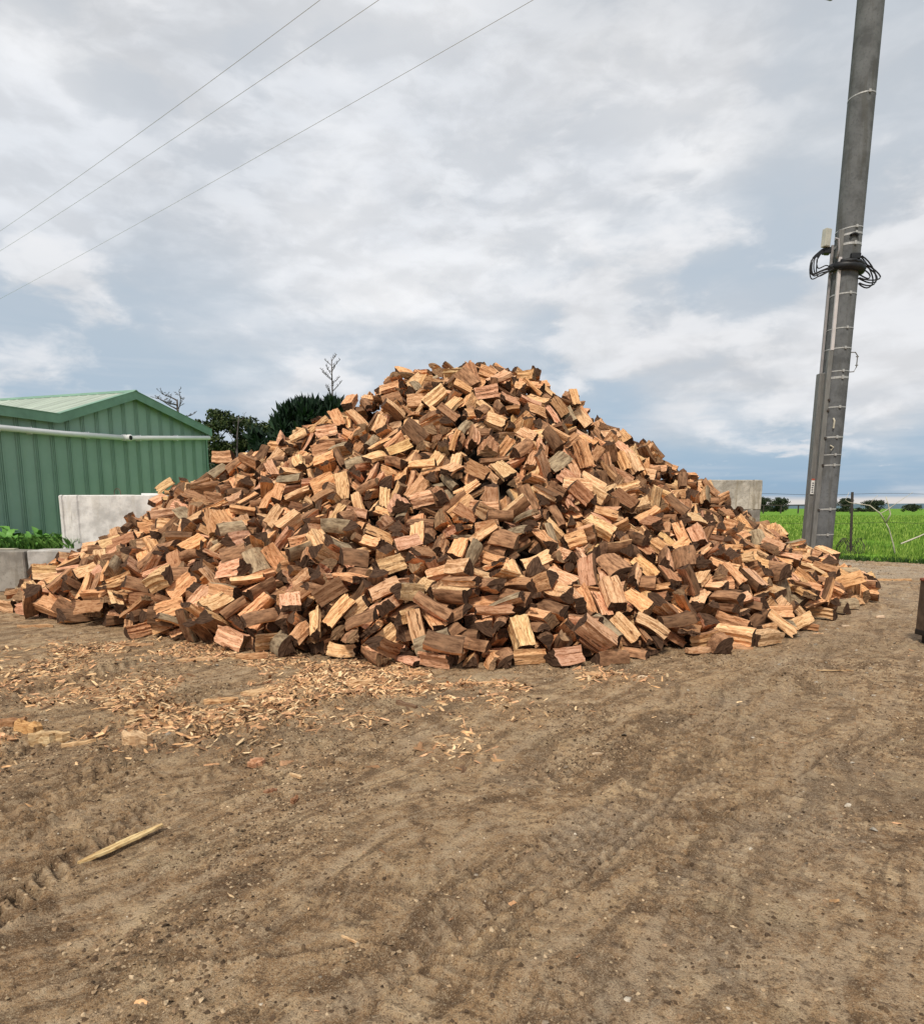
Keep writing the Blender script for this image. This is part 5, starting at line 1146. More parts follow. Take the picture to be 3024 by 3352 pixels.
135,1161,255,-13,-72,64,19,-94,1287,340,159,-36,161,6,-26,1099,228,57,46,-107,9,38,1680,298,176,-32,67,12,633,1188,42,58,43,89,34,-550,1073,80,-134,-21,-94,18,-401,952,58,-174,-4,52,26,-283,1405,345,164,-8,84,23,
-383,1154,152,-58,-47,107,32,-193,849,31,39,6,-85,16,-135,817,9,12,0,75,4,57,884,90,29,-10,-51,15,163,1420,389,111,29,-46,33,110,1148,273,35,15,14,2,95,889,82,-20,16,-162,24,89,962,134,65,9,172,6,
-748,1184,44,40,2,-92,3,-316,1142,166,58,-1,-157,0,-341,1105,130,153,-8,-24,3,-205,918,96,15,7,64,35,-253,1260,280,-50,40,-152,9,820,1370,16,144,24,85,22,579,1463,159,17,-31,-87,1,-510,1301,193,91,15,-121,29,
415,932,27,-137,18,-27,5,-303,992,122,-127,0,108,4,-212,1327,324,-74,39,-73,19,-304,1315,261,-137,-40,33,4,-34,1144,266,173,16,110,33,-284,955,102,-125,44,64,28,176,778,17,25,44,-78,2,-300,1077,146,25,-12,114,29,
-150,846,70,-71,9,-117,20,-56,1045,185,162,-22,5,29,45,781,7,24,1,-174,31,225,1310,297,-110,26,1,22,-686,1232,70,-159,50,-118,16,-579,1377,182,-68,-46,-37,5,-393,1016,88,15,3,-68,8,-69,1270,354,-167,58,-175,6,
-665,1095,36,-166,-13,-148,20,-502,1346,222,54,37,-146,7,-196,1201,256,36,-41,-2,35,-172,1395,367,-171,13,100,6,-157,1163,219,94,26,-79,24,106,819,19,-177,-12,-36,11,-404,1252,211,7,-36,127,2,-188,1003,127,-4,-23,-121,23,
128,1083,198,-92,-54,95,3,-141,859,62,-12,2,126,19,-88,1026,167,148,-2,150,6,207,868,61,-127,-19,-46,32,338,1023,110,-123,15,85,5,457,1389,207,138,-38,131,4,400,1102,112,132,-1,58,13,95,1250,316,-41,45,-94,35,
102,1356,383,9,-1,110,9,-124,1289,334,-37,31,178,27,184,1194,249,-7,55,24,21,-28,803,43,61,10,-130,0,-131,900,97,7,15,-121,6,-117,851,57,15,-13,2,2,690,1503,116,-60,-27,100,24,-401,1095,122,-136,-8,162,19,
-211,1188,228,-47,-32,-46,29,175,1057,154,-62,-56,104,4,41,798,43,-78,-21,-32,12,205,989,125,20,-43,69,27,-546,1312,169,94,47,-94,33,-160,984,120,34,52,-7,32,155,905,89,136,-26,-91,27,421,1205,139,-84,-15,-74,25,
433,1480,260,-93,-26,162,5,580,1173,61,80,0,-29,32,-429,899,10,-162,2,-115,1,677,1223,50,-68,-24,101,32,112,837,53,-90,2,128,17,664,1431,106,-13,-14,-121,26,-186,1128,214,81,-49,95,33,391,1419,266,-95,4,-92,29,
-156,1009,133,-115,-55,62,17,20,820,55,77,-4,6,21,378,955,49,70,-1,-55,22,-591,1500,217,-162,42,85,11,-307,908,67,144,19,141,15,-159,1043,144,-176,18,-149,32,331,1115,139,-111,18,100,33,-745,1243,62,152,-30,12,26,
-472,1136,124,108,61,-160,35,-277,837,29,-44,-13,-68,11,-264,1013,121,171,54,125,22,579,1199,79,70,-44,40,22,-161,837,22,-94,2,9,1,29,899,86,58,6,-142,25,206,1194,247,-115,42,-31,33,4,906,91,107,-26,15,3,
208,1215,278,5,18,-75,21,-276,813,17,-58,17,-19,22,626,1459,137,128,-4,17,20,-571,1162,96,59,-21,-82,20,-329,1296,246,121,15,39,1,-461,1057,102,61,-19,-53,18,312,1102,148,-129,-25,-104,3,-745,1116,13,-132,-6,158,8,
-346,1089,127,-80,15,-13,21,-178,854,39,64,-3,95,26,-222,1098,174,-89,34,-154,8,157,1452,415,143,9,-146,16,-306,1217,236,-88,26,-81,10,19,1080,222,100,-36,134,15,385,1510,297,-123,30,99,23,687,1197,8,-99,-1,-144,17,
324,987,96,-136,-7,-66,20,373,1241,182,-48,-34,46,3,502,1168,98,43,10,40,23,344,1220,190,-163,-35,-6,25,432,1373,228,33,-56,68,27,126,1121,223,-47,-19,128,4,-110,816,34,22,-31,160,27,229,1226,247,119,-37,115,13,
349,930,40,-85,5,-161,26,545,1446,182,4,8,-133,12,-686,1329,99,110,51,-49,3,121,1201,290,108,42,113,13,-290,871,23,-78,-11,33,32,647,1304,64,-87,-36,-35,21,-61,1186,269,-20,-15,58,12,-9,1602,349,-97,-35,-71,0,
165,1098,183,-48,-55,66,25,374,1392,243,-31,13,165,7,566,1469,156,40,-12,-79,34,-524,1213,140,165,-21,-15,33,-90,1367,408,-81,38,-161,27,-586,1417,191,-98,-14,36,5,297,1064,124,-133,-28,138,1,-296,950,75,-13,10,65,26,
-163,951,128,14,-3,-77,30,354,1160,156,7,6,69,26,280,867,38,-164,-23,120,35,267,1062,134,-95,-34,170,30,544,1074,45,-155,-47,107,19,-111,1159,242,-71,14,-174,0,101,988,137,-135,-31,73,10,312,1076,131,23,20,-64,28,
277,1363,286,118,-37,-27,11,155,1170,259,-22,8,-71,14,327,1339,267,63,-30,144,28,-105,1005,145,34,16,47,17,57,1299,386,-60,-70,-78,1,83,1081,218,1,-40,141,35,246,866,41,135,-3,45,1,232,1449,377,100,11,-135,12,
542,1183,99,91,2,-40,5,-119,1061,159,-41,0,168,30,143,958,90,-30,0,-121,0,35,1020,185,157,-30,66,32,279,1523,323,-89,-19,-119,2,-289,1226,243,50,31,-92,0,-226,880,52,-81,-47,50,3,-378,1027,103,62,68,-105,35,
249,923,92,-118,-28,122,9,33,1150,276,59,4,93,5,-204,1338,331,176,55,-70,20,-140,1259,318,176,-60,66,2,441,1288,150,-144,-68,-165,4,-14,1130,243,-97,5,-51,32,-234,1340,324,-63,19,9,25,-156,1379,395,-155,9,-103,28,
-116,1346,384,-63,-2,-89,13,85,1347,403,82,-11,-54,9,-229,841,40,63,-20,-68,28,-720,1302,77,-169,24,30,8,668,1326,78,-176,-27,63,20,672,1366,92,-139,-12,-111,9,-285,1044,125,-88,35,-45,29,-274,1085,163,150,-11,124,30,
-122,1333,372,-8,11,50,23,-45,932,104,-178,-53,64,9,-29,1159,279,-65,0,110,30,65,1760,236,-111,-10,3,3,129,907,82,45,-38,98,19,217,811,17,89,-9,83,6,337,1020,88,65,21,126,16,-376,1176,168,69,-25,-50,29,
-735,1276,67,-114,-19,-135,12,-602,1347,157,-114,22,-107,28,-450,1130,133,-34,-52,85,17,-319,933,66,-107,16,126,19,-266,1044,146,-26,-39,-34,15,-86,1304,349,73,41,-21,4,358,1335,206,116,7,-132,31,155,1328,331,65,16,-104,1,
504,1427,208,-135,62,-45,26,146,1237,302,112,24,-75,17,430,1378,209,-89,25,-20,12,-557,1259,142,-150,-21,-170,15,249,1124,164,153,-13,94,3,-248,827,32,-14,-25,76,10,98,1809,194,-22,26,114,26,176,1008,139,-32,17,-94,9,
462,1411,217,-103,3,169,10,21,1668,282,-169,-55,-98,31,-42,1010,151,111,-4,103,29,2,1159,272,-92,28,-120,6,238,1209,215,-177,21,41,24,367,1358,232,109,0,-19,18,-64,1025,150,-138,43,-136,10,251,1516,336,68,-17,-142,0,
-582,1349,163,108,57,-138,17,-422,1377,264,-174,-39,22,8,-132,1382,415,166,-32,-19,3,367,1193,162,165,-12,-138,23,-242,1808,137,-47,-12,-119,20,301,1129,159,8,-8,159,23,450,1246,148,-107,-27,-134,0,-40,1282,357,7,36,-134,12,
46,811,5,-1,1,99,2,113,1241,327,43,-7,-116,21,-94,1192,285,-89,-11,57,34,5,787,19,10,-6,-56,23,107,1134,242,-101,-11,-133,32,-676,1129,42,13,17,1,9,-476,977,38,107,-26,58,16,-84,925,79,112,-5,-68,32,
183,1177,241,-40,54,-22,19,241,1473,368,-23,-4,150,23,-687,1079,12,-33,6,-13,5,229,1065,154,9,-6,39,35,830,1419,24,2,-29,-15,23,343,1102,131,-109,-28,-50,5,373,1010,80,143,-70,-5,17,423,1264,160,-95,-60,112,1,
488,1056,64,-24,7,-17,4,565,1132,59,73,10,97,19,617,1247,72,52,15,-35,29,-639,1093,59,-170,-31,53,3,548,1306,124,-161,-17,164,11,-247,1285,289,109,12,-155,34,-202,1304,309,82,-4,60,25,13,798,8,177,-2,98,4,
-362,1371,271,-39,-7,60,12,324,1301,215,119,-12,-138,22,-182,1152,213,114,59,-110,25,-133,1176,243,113,11,71,20,268,1146,182,122,-21,-12,7,-509,1250,169,67,-26,119,6,-306,1273,253,-125,25,-89,3,404,1160,131,-30,5,-3,28,
-374,1065,115,141,-9,75,25,395,1244,172,157,-14,129,3,591,1126,44,70,-33,13,26,328,1201,186,160,-47,-167,4,468,1276,137,20,32,122,12,708,1326,68,-4,13,-95,8,-311,1368,277,-8,25,-79,26,36,1108,236,102,17,-135,6,
69,812,11,-147,4,-73,4,86,1367,371,43,-10,136,13,-350,1241,214,-170,57,-92,12,63,787,35,-70,-1,104,33,482,1379,183,4,38,-120,3,-482,1267,182,-133,-13,68,20,-366,1229,198,-51,25,-107,6,-294,1379,310,134,-23,-110,2,
-142,907,91,-152,-36,140,15,292,992,97,153,-2,158,3,312,911,36,51,11,-148,27,-609,1266,120,-34,-9,160,33,-395,1125,157,-101,33,58,25,-625,1524,204,174,1,26,23,-352,1053,125,-70,-4,-164,10,67,1324,410,-157,-25,21,23,
218,833,47,60,24,-105,10,139,1179,273,21,-2,138,9,-331,882,23,58,9,-17,0,-193,1438,385,177,51,175,14,-6,1774,227,-42,2,67,22,117,959,109,167,-60,141,6,-235,1213,251,21,-10,16,17,-166,850,52,60,-1,-87,22,
170,1174,264,45,44,-57,6,-725,1238,61,-95,-20,-111,28,-307,1398,320,109,-7,172,6,375,1406,269,-178,36,138,31,594,1102,37,42,-24,167,14,-221,1358,337,61,9,-1,10,-402,1324,209,44,-44,44,28,-99,1296,334,-47,38,-37,5,
22,828,20,78,14,-26,17,636,1441,116,39,-49,116,16,357,1483,293,-98,41,95,12,-716,1161,47,-174,1,31,23,-598,1102,62,61,-29,85,4,-512,1041,72,69,5,-125,3,330,1008,82,46,-20,-54,0,-359,1098,146,-152,15,-14,5,
-4,1556,382,167,36,67,8,446,1491,242,12,-3,-59,19,-602,1408,170,172,-22,-8,16,-118,941,102,22,-2,-101,26,239,946,85,15,18,13,34,-543,1403,203,-153,-29,-136,22,-409,1311,245,70,28,-133,31,-882,1352,9,-12,0,-114,18,
-734,1195,55,-158,-48,114,21,-396,1346,264,-57,-32,82,32,-327,956,90,-24,-12,42,31,435,1195,118,-42,15,63,8,-319,1266,233,-79,-32,134,20,-173,1231,270,-41,36,7,17,20,931,90,-31,50,-128,26,159,784,7,4,-5,52,11,
54,954,127,73,1,1,13,233,1027,131,66,39,-126,29,-212,833,32,179,-18,84,10,742,1357,44,28,37,-168,28,-78,1352,403,19,-64,27,19,429,1523,225,122,-10,-35,20,-430,1189,167,135,8,-116,17,-250,1303,302,145,19,-167,4,
-384,1223,190,-16,-34,152,14,-187,1410,367,-159,30,-72,30,330,1080,114,-64,67,-67,21,358,1251,192,-121,-53,57,26,360,1098,118,138,11,174,24,589,1413,130,158,-63,64,25,-671,1111,42,-55,-29,46,34,507,1337,157,176,-45,115,2,
-320,963,77,-176,-23,-27,4,-120,1341,410,97,-8,-103,25,416,1029,64,17,-58,-13,23,-523,1293,172,-137,-43,77,9,157,1293,316,-155,35,-26,9,-333,1390,272,-113,-25,62,32,-12,1377,388,-102,22,-43,22,-410,1149,153,21,17,-121,22,
-89,848,49,107,-14,-131,5,-43,812,28,-88,46,-40,3,151,1039,150,13,-12,59,7,203,1225,260,-68,29,-70,32,312,963,49,175,-1,105,16,-422,932,24,180,-9,-110,32,-385,1062,107,-90,-36,90,15,-214,945,110,-56,62,158,0,
-515,1128,97,4,-13,-39,34,-419,1168,164,72,-29,21,1,-246,1108,161,127,52,94,18,-85,871,54,77,18,45,18,109,1275,340,91,-27,178,34,353,1120,135,99,26,109,34,287,1495,343,-76,-36,-103,33,427,1138,99,-53,-30,-79,3,
441,1524,247,-145,7,54,17,-136,1302,346,45,-29,31,31,45,809,26,-57,-10,-130,13,54,1566,398,88,60,69,16,109,1056,192,-98,-16,53,32,225,1699,252,-155,-29,141,8,399,1426,252,84,-11,133,5,-174,1434,377,-37,18,-82,17,
-94,1236,311,-119,32,-90,32,96,1339,371,142,21,-50,7,-715,1226,61,-110,-29,65,33,-10,920,103,155,-46,-135,19,571,1280,102,163,44,172,26,-562,1019,26,-167,-5,148,26,-321,981,93,-72,11,-159,34,-12,830,53,-78,-36,-176,5,
368,1069,102,-59,38,-178,3,287,1175,187,159,-2,100,23,195,857,52,-92,13,-7,0,455,1091,81,35,-42,-6,9,429,1099,96,-179,23,106,30,-264,1336,314,-168,-34,-85,35,-148,1358,370,14,-25,-109,30,-103,1083,188,44,16,-27,31,
126,970,122,167,-41,166,25,253,1039,126,121,-25,76,13,-339,1156,155,69,33,-163,34,-58,1312,368,-127,-51,40,0,23,1665,309,-55,-23,-78,33,568,1226,91,-146,-29,-52,14,-172,1129,197,-168,-23,-26,30,-25,1291,373,39,-15,143,2,
452,1158,106,126,26,3,4,-268,977,102,-131,-11,-159,26,-391,1100,140,93,42,-20,34,-308,1440,330,16,6,-153,26,279,1084,136,143,2,-138,19,604,1192,50,133,25,74,21,-424,1253,189,103,52,-45,34,-18,1249,338,37,43,-59,31,
69,1350,383,-36,-26,115,34,127,1721,253,24,-55,-95,33,200,1090,176,-153,24,3,13,273,1042,117,-103,-14,-57,17,-247,1154,185,49,57,175,2,-95,1384,398,7,5,-172,4,6,1667,309,-80,15,104,21,63,1216,327,177,19,-107,19,
253,1461,350,176,-5,156,2,-165,945,102,74,18,-51,0,-74,1229,308,3,-43,87,26,100,799,31,138,11,-108,7,144,891,81,13,-17,-172,19,-620,1335,136,-97,-36,84,22,-355,1276,231,-170,40,-116,31,-264,945,83,-126,27,-137,1,
-397,1200,174,54,34,162,13,-348,1064,143,-41,-3,-137,27,-106,886,89,127,-2,-45,12,601,1229,66,27,15,-24,16,126,1409,410,101,-6,114,0,668,1464,100,35,-9,6,16,-155,1300,321,26,-53,47,13,-25,949,120,-76,-28,99,1,
28,1787,201,170,22,53,32,106,814,6,15,1,-155,9,191,1541,357,-61,-46,-127,32,214,1677,267,82,13,-28,24,800,1358,6,164,-1,-12,11,239,840,14,168,28,-17,2,-616,1299,115,-104,23,-71,26,445,1443,230,-85,17,79,34,
473,1464,230,-162,-14,142,12,-243,959,99,56,15,28,9,-285,1397,333,-150,14,163,30,399,1067,99,-133,4,-131,26,-397,925,5,179,4,137,35,-137,1184,265,-78,-24,16,25,-63,1270,338,42,-7,-33,31,271,1305,248,-55,-1,-63,14,
-473,1329,213,9,17,-144,9,-349,1120,143,5,-5,16,10,-309,1211,215,165,24,-137,33,68,776,19,4,8,-88,11,85,861,68,-67,-18,-20,24,112,1775,239,37,20,79,3,256,832,16,5,32,7,11,-335,1407,304,-105,10,-56,13,
-281,886,44,-91,13,88,29,-113,936,92,-3,5,-121,20,-45,780,11,94,-8,-90,29,359,1235,187,75,37,-170,30,352,1003,76,11,10,110,19,448,1304,146,159,-79,-121,20,586,1456,145,157,-37,-76,1,740,1474,69,23,-49,51,23,
-719,1324,82,-77,29,77,10,-539,989,28,154,6,180,21,-264,871,37,-172,2,29,15,-547,1206,116,-13,14,-150,35,-528,1376,207,73,13,-9,4,-462,1150,129,55,34,-11,3,-122,875,89,24,-16,-34,35,-195,1022,147,-171,69,-138,30,
172,882,80,48,20,5,28,183,921,87,-3,-10,125,2,685,1304,70,-22,-6,-35,2,704,1223,20,55,79,70,14,-188,845,7,13,2,-49,27,-218,1376,343,60,14,-2,9,-146,1124,196,154,51,-132,9,103,1163,267,0,-56,-170,27,
134,1178,255,72,30,-8,28,-820,1282,16,0,13,171,29,-431,1468,228,76,-35,172,35,-188,1119,173,-152,-40,44,13,-30,1356,398,35,-4,-10,17,59,1086,226,-5,-37,160,19,260,1251,218,90,7,57,21,326,875,9,13,-7,-124,3,
455,1498,218,-109,37,5,32,543,1423,160,-15,59,9,33,-106,879,49,15,7,65,7,368,1498,301,118,27,-46,5,-576,1237,113,-15,9,161,12,-474,1014,62,-104,2,-86,10,-363,1032,99,21,22,-98,14,-172,1193,246,-131,-3,-129,25,
488,1362,159,0,-12,63,10,743,1388,59,84,-21,-83,20,-538,1271,153,-73,29,-9,24,-76,899,97,-157,6,-104,19,214,901,90,-133,-13,169,33,377,1184,168,45,-13,77,23,567,1095,29,162,-37,42,35,-280,1247,235,-161,20,-104,32,
-167,1095,174,-150,43,-116,19,43,940,109,-81,-35,147,2,129,862,22,40,11,31,35,188,1076,189,100,-44,148,20,303,1308,250,-104,25,-24,0,369,1421,276,159,8,-168,18,-407,1305,227,37,28,-131,31,-197,1151,214,90,35,79,35,
121,1589,365,-107,6,1,33,129,851,39,-43,8,-96,8,226,1248,270,-101,-2,59,28,205,1409,365,-149,-6,-130,15,461,1533,233,154,34,84,16,-582,1055,25,-6,-7,-117,2,-190,912,83,-67,-18,-111,2,-167,1119,190,22,0,-109,19,
-132,980,116,-1,-50,121,5,153,965,106,-13,-24,-36,6,459,1204,122,-120,-5,64,10,-389,947,43,-27,-18,-51,14,-293,1117,161,-62,-6,68,20,-273,1179,175,-135,57,-173,16,-174,1723,213,-152,-57,-95,35,-81,1130,215,128,38,-153,14,
-7,951,119,-28,7,96,21,94,873,57,13,22,-166,28,119,1606,335,151,-60,-69,20,-206,1261,280,-169,-8,-88,9,-78,832,24,105,-44,-77,22,-136,1016,132,-8,-16,84,17,-29,763,9,-12,14,-108,31,68,1433,397,-54,-33,-57,22,
157,1082,184,-123,-60,140,15,208,827,8,-101,1,10,34,493,1228,117,153,-44,163,26,-354,911,22,-81,16,-157,17,0,832,69,-136,8,144,10,120,1143,256,-3,18,-3,2,188,1273,287,102,-13,111,2,349,948,45,-139,-18,-139,2,
435,1330,173,16,11,-64,9,450,1364,187,115,-21,179,13,-597,1487,206,-80,-1,168,24,-656,1145,59,52,-4,37,15,-328,1429,313,-112,-14,140,9,-294,1091,135,-102,-5,-26,20,300,1043,111,161,-48,-120,19,299,1330,249,-122,52,134,2,
551,1166,65,136,10,84,1,487,1465,215,-86,-19,-26,9,609,1484,149,16,-18,83,8,-339,1167,174,29,-33,14,33,-232,807,12,62,0,-141,35,-155,903,85,-72,18,-41,30,677,1228,21,-44,-23,-29,24,-6,1641,340,170,-48,-90,16,
562,1248,104,-112,31,-140,19,539,1262,115,-95,-31,154,34,595,1457,148,73,31,-98,35,-144,1152,225,-12,17,-97,19,38,971,139,141,3,4,1,92,1737,249,-20,-6,-160,4,126,781,7,94,-5,55,25,96,1147,243,-67,-15,-133,31,
132,1543,378,88,42,78,13,346,1336,215,-105,-7,-129,11,556,1391,144,-9,-16,-70,13,719,1246,8,81,2,-34,28,-101,845,17,177,-8,-110,11,6,1008,162,-166,-43,48,20,157,1358,355,-121,-52,139,10,-681,1344,102,12,-25,134,0,
-601,1139,63,-14,-71,49,13,-558,1401,195,179,41,-5,23,-467,1231,171,-136,-19,165,29,-409,1327,230,-108,-42,18,11,35,1699,281,-98,-18,-6,12,140,871,70,59,-11,164,24,247,1107,147,118,-7,46,0,794,1421,34,117,-39,-140,24,
-488,1362,221,110,5,-39,25,-302,935,65,-144,25,106,33,-290,1170,186,130,26,-59,13,-164,995,141,-41,1,-10,27,285,908,44,17,-18,114,6,-406,946,32,-4,18,58,20,-243,989,106,-17,0,134,33,506,1143,76,167,-58,-56,17,
504,1303,137,106,46,-96,14,626,1534,149,-140,-19,-107,4,-412,1045,91,-1,8,27,3,143,1748,267,-24,-19,-44,23,393,1076,101,-44,30,85,14,393,1000,58,126,21,108,17,-301,1406,301,72,-8,-104,18,-197,950,42,140,40,-108,22,
-88,859,26,76,-14,-111,34,-83,1112,210,-63,-12,9,1,36,1303,382,-28,-16,23,3,62,1798,203,114,23,-150,1,77,1587,352,180,-56,-86,19,399,1456,249,-21,-2,-174,4,-373,893,6,164,-1,116,11,-380,1421,276,-168,-8,-84,21,
-234,1749,184,-18,-35,-94,5,-93,1007,128,-123,18,172,29,-58,860,47,162,-34,-152,14,11,1742,245,-88,60,-100,26,75,1315,368,21,-14,53,30,57,1670,293,-142,18,85,19,63,832,33,42,3,-154,16,349,897,18,25,-1,142,21,
-578,1260,113,-46,-38,-31,6,-385,1351,254,-169,-28,88,15,153,1737,247,-176,-20,-115,21,230,959,92,66,29,12,9,430,1018,36,102,-8,-4,32,-364,1185,177,103,-14,-30,10,-292,885,31,-152,12,48,3,-163,1423,393,-126,16,-75,10,
513,1065,33,93,19,-125,24,636,1172,30,-60,1,-152,16,732,1278,29,-22,-36,7,8,-524,1206,125,0,16,-107,20,223,1047,139,24,-11,33,14,379,985,54,53,-32,-87,25,440,1026,53,64,21,133,25,417,1290,173,45,4,171,19,
-249,862,11,138,6,-102,22,-226,1418,350,146,23,-119,24,-145,1235,284,-41,45,-102,0,-99,1381,374,50,-42,35,30,-8,838,14,-71,-22,62,10,-27,1824,143,32,-4,0,13,67,1736,259,94,-24,-96,10,-433,1278,193,-124,19,24,6,
-353,1358,255,-1,-32,-2,23,-121,1031,146,2,38,-82,13,32,1739,228,78,43,61,5,90,1155,266,-156,54,17,31,119,824,39,-4,3,-16,20,156,979,115,119,23,-39,1,170,1564,357,175,62,30,12,250,1284,266,104,-20,-137,2,
-427,985,38,168,-8,-39,16,-260,882,19,-163,14,-106,5,-259,892,57,-75,21,-98,12,-274,1103,147,70,73,178,34,-201,890,46,5,42,-45,11,403,1221,148,46,11,150,12,-307,968,57,-176,13,-176,14,34,1772,198,38,-55,-5,6,
301,959,73,9,23,29,20,-421,961,59,40,5,54,29,21,1691,291,-96,-33,50,32,125,1396,425,136,-2,151,12,267,1320,279,-6,42,78,19,-645,1366,121,-119,4,-47,20,-394,943,65,-6,9,-100,14,10,1961,35,-26,53,65,2,
122,1808,200,-118,54,-169,5,165,1016,136,-172,-39,115,35,375,1272,187,-136,-3,164,23,-267,1245,224,106,-26,-42,28,-286,1366,296,-75,-48,-8,17,-234,1054,147,-37,57,-36,29,-67,1078,190,48,-35,46,4,-22,851,27,-26,-35,-6,8,
105,1648,308,104,-41,-109,13,142,1096,191,55,54,-87,25,155,1202,271,-174,-23,-136,26,170,1305,307,-55,-46,114,14,160,1255,276,17,6,67,22,-253,1324,310,49,-12,12,33,-41,849,54,-55,-2,90,16,-36,952,103,153,19,-25,11,
9,848,62,-114,-34,142,22,67,1668,296,19,35,56,31,293,994,78,-1,19,-72,30,-673,1279,89,1,-18,-9,28,-574,1203,101,173,-9,111,12,-213,852,22,-107,10,64,15,-190,1463,375,-90,5,-172,25,226,907,38,-10,38,-90,0,
513,1213,100,124,-33,53,29,-311,992,111,25,10,-66,9,-177,1651,272,-156,31,31,20,-102,938,113,88,-7,-102,10,313,1159,167,-13,34,-126,9,172,1718,265,-119,-4,-50,2,333,1051,104,-119,-52,175,6,-596,1067,22,-127,0,-111,18,
-358,1465,300,154,-18,-90,32,54,1781,217,-42,-4,-65,8,285,1209,195,64,-28,-161,4,763,1331,35,21,2,177,6,-500,982,43,2,0,-101,11,309,1210,181,44,24,-87,4,-432,1360,225,-150,39,84,15,-152,1379,380,129,-1,175,13,
-97,867,41,-86,-6,-120,22,-70,1729,245,-132,-19,164,28,-58,833,11,106,-6,-118,0,-79,939,105,-10,7,47,15,-40,1716,243,127,9,55,31,-36,964,113,10,22,-15,15,14,1776,244,114,20,11,23,37,1440,378,-59,-13,54,27,
122,1473,396,-135,-9,21,6,181,1079,154,29,-57,85,3,212,1297,269,-51,7,29,29,209,1509,356,102,45,13,1,415,1488,246,-74,-12,-131,27,547,1315,111,-166,-16,155,3,-334,1499,292,101,27,-96,16,-274,1196,215,75,-12,-105,29,
-220,883,22,127,4,59,24,-268,961,70,-83,63,-139,33,-69,1643,292,-136,38,141,20,148,803,14,30,-20,-43,3,203,880,28,64,8,158,25,248,1495,348,-136,3,-159,32,355,951,20,-91,6,-52,17,284,1870,100,-25,38,137,21,
487,1260,116,-38,55,-18,11,-268,1288,265,-124,39,-163,25,-260,1450,321,-63,32,132,6,144,851,52,-4,1,-85,23,193,1061,149,98,53,-70,1,287,1030,89,-92,-29,173,28,236,1263,244,107,3,127,5,339,964,57,21,16,-52,4,
458,972,7,58,-1,-138,7,-508,1026,56,-66,9,-152,12,-292,1109,140,154,60,148,23,-179,945,120,-50,20,-44,0,-87,911,92,158,4,-112,27,64,858,76,4,-26,9,35,25,874,82,-159,-11,-168,3,167,933,76,-25,16,-16,28,
207,996,114,-10,-35,97,26,434,1091,87,96,23,109,17,311,1310,223,74,-35,-40,6,386,964,36,-60,-2,124,32,-317,1386,311,61,7,90,18,-177,872,71,64,-11,-136,1,244,930,79,142,23,172,11,732,1334,47,26,32,-47,23,
-533,1408,216,-17,15,-64,27,-314,1425,320,-158,-12,-70,9,-258,1167,196,57,-31,64,30,356,1138,144,-52,6,133,11,300,1013,97,-174,20,-177,2,314,1790,168,81,35,46,34,-252,1458,314,-139,-45,-39,28,-156,852,8,-80,2,169,12,
-155,1435,382,143,-39,95,31,-142,1689,260,-47,-8,-88,35,-119,1687,256,95,30,68,4,-97,1217,279,159,40,-82,3,-40,824,8,28,2,55,8,-43,1255,339,-147,0,-116,1,44,879,58,-32,42,-33,5,46,853,58,173,-16,55,9,
64,1136,266,104,31,-164,18,53,1720,256,-137,40,47,32,189,1273,271,24,25,-82,19,178,809,7,171,6,-37,2,266,1157,158,90,-12,-172,33,300,1122,137,-60,18,67,34,465,1389,184,153,-39,65,18,530,1480,179,51,-42,-171,4,
-342,1289,223,-45,-24,-57,17,-317,1243,210,84,23,-55,17,-357,1303,236,58,20,-122,3,-342,1555,245,-34,30,-154,33,-268,1064,128,12,52,155,4,-196,973,93,88,-13,16,10,-109,1728,245,29,19,84,34,-32,1600,344,-142,-74,10,27,
-30,1730,255,4,43,64,2,257,1709,261,-93,-30,-118,5,506,1442,184,-136,6,-62,32,-563,1373,171,79,-53,-9,16,-507,1103,84,32,-13,-96,18,-376,1117,138,-53,80,-14,32,-255,922,31,150,8,-93,27,-259,1156,204,114,37,-103,9,
-174,1698,269,-85,-5,-93,22,-152,1699,274,77,-12,-86,10,-131,851,43,167,-2,71,2,-60,1652,314,-144,3,62,21,213,890,42,-107,18,113,1,274,855,18,-106,-35,171,2,538,1349,137,19,45,-26,20,-491,982,21,-173,0,8,35,
-438,1171,138,-173,-36,67,20,-347,1424,295,-172,-37,-180,14,-322,1020,64,-5,-13,110,21,-16,1572,377,-15,44,77,19,-23,798,28,67,-5,87,20,10,1611,352,-169,-43,-88,11,17,841,81,178,-5,-127,23,176,909,84,175,18,-55,1,
195,969,91,-157,4,-22,19,247,938,66,100,-10,-45,29,298,1373,282,139,52,-122,21,415,944,12,-13,0,165,1,-500,1595,158,-83,-16,-180,15,-429,1401,268,-46,10,-29,25,-239,1794,168,-81,59,174,16,-36,889,62,162,19,133,27,
206,1271,281,106,32,-68,4,490,1075,66,78,32,40,13,567,1095,9,-145,-2,-134,20,757,1396,56,155,-24,73,33,-658,1225,79,27,-41,53,11,-491,1094,86,-17,34,-64,33,-425,978,68,-156,26,34,10,28,1805,221,-64,-26,-1,11,
325,1384,271,144,71,-68,28,521,1138,66,-111,63,119,18,548,1192,84,123,29,-50,12,-463,1209,147,11,-6,69,27,-397,1249,188,84,39,-91,34,-336,1516,248,75,10,-94,28,-310,1503,262,-166,26,151,6,-250,1087,142,173,14,-173,15,
-222,1241,243,5,65,-130,11,-245,973,54,-27,29,33,24,-179,1498,352,-25,45,105,23,-103,1407,406,48,0,-158,0,-58,940,85,133,-44,47,16,-42,1053,179,175,37,-125,19,-54,1138,238,-171,-16,16,14,15,1393,397,8,36,-155,18,
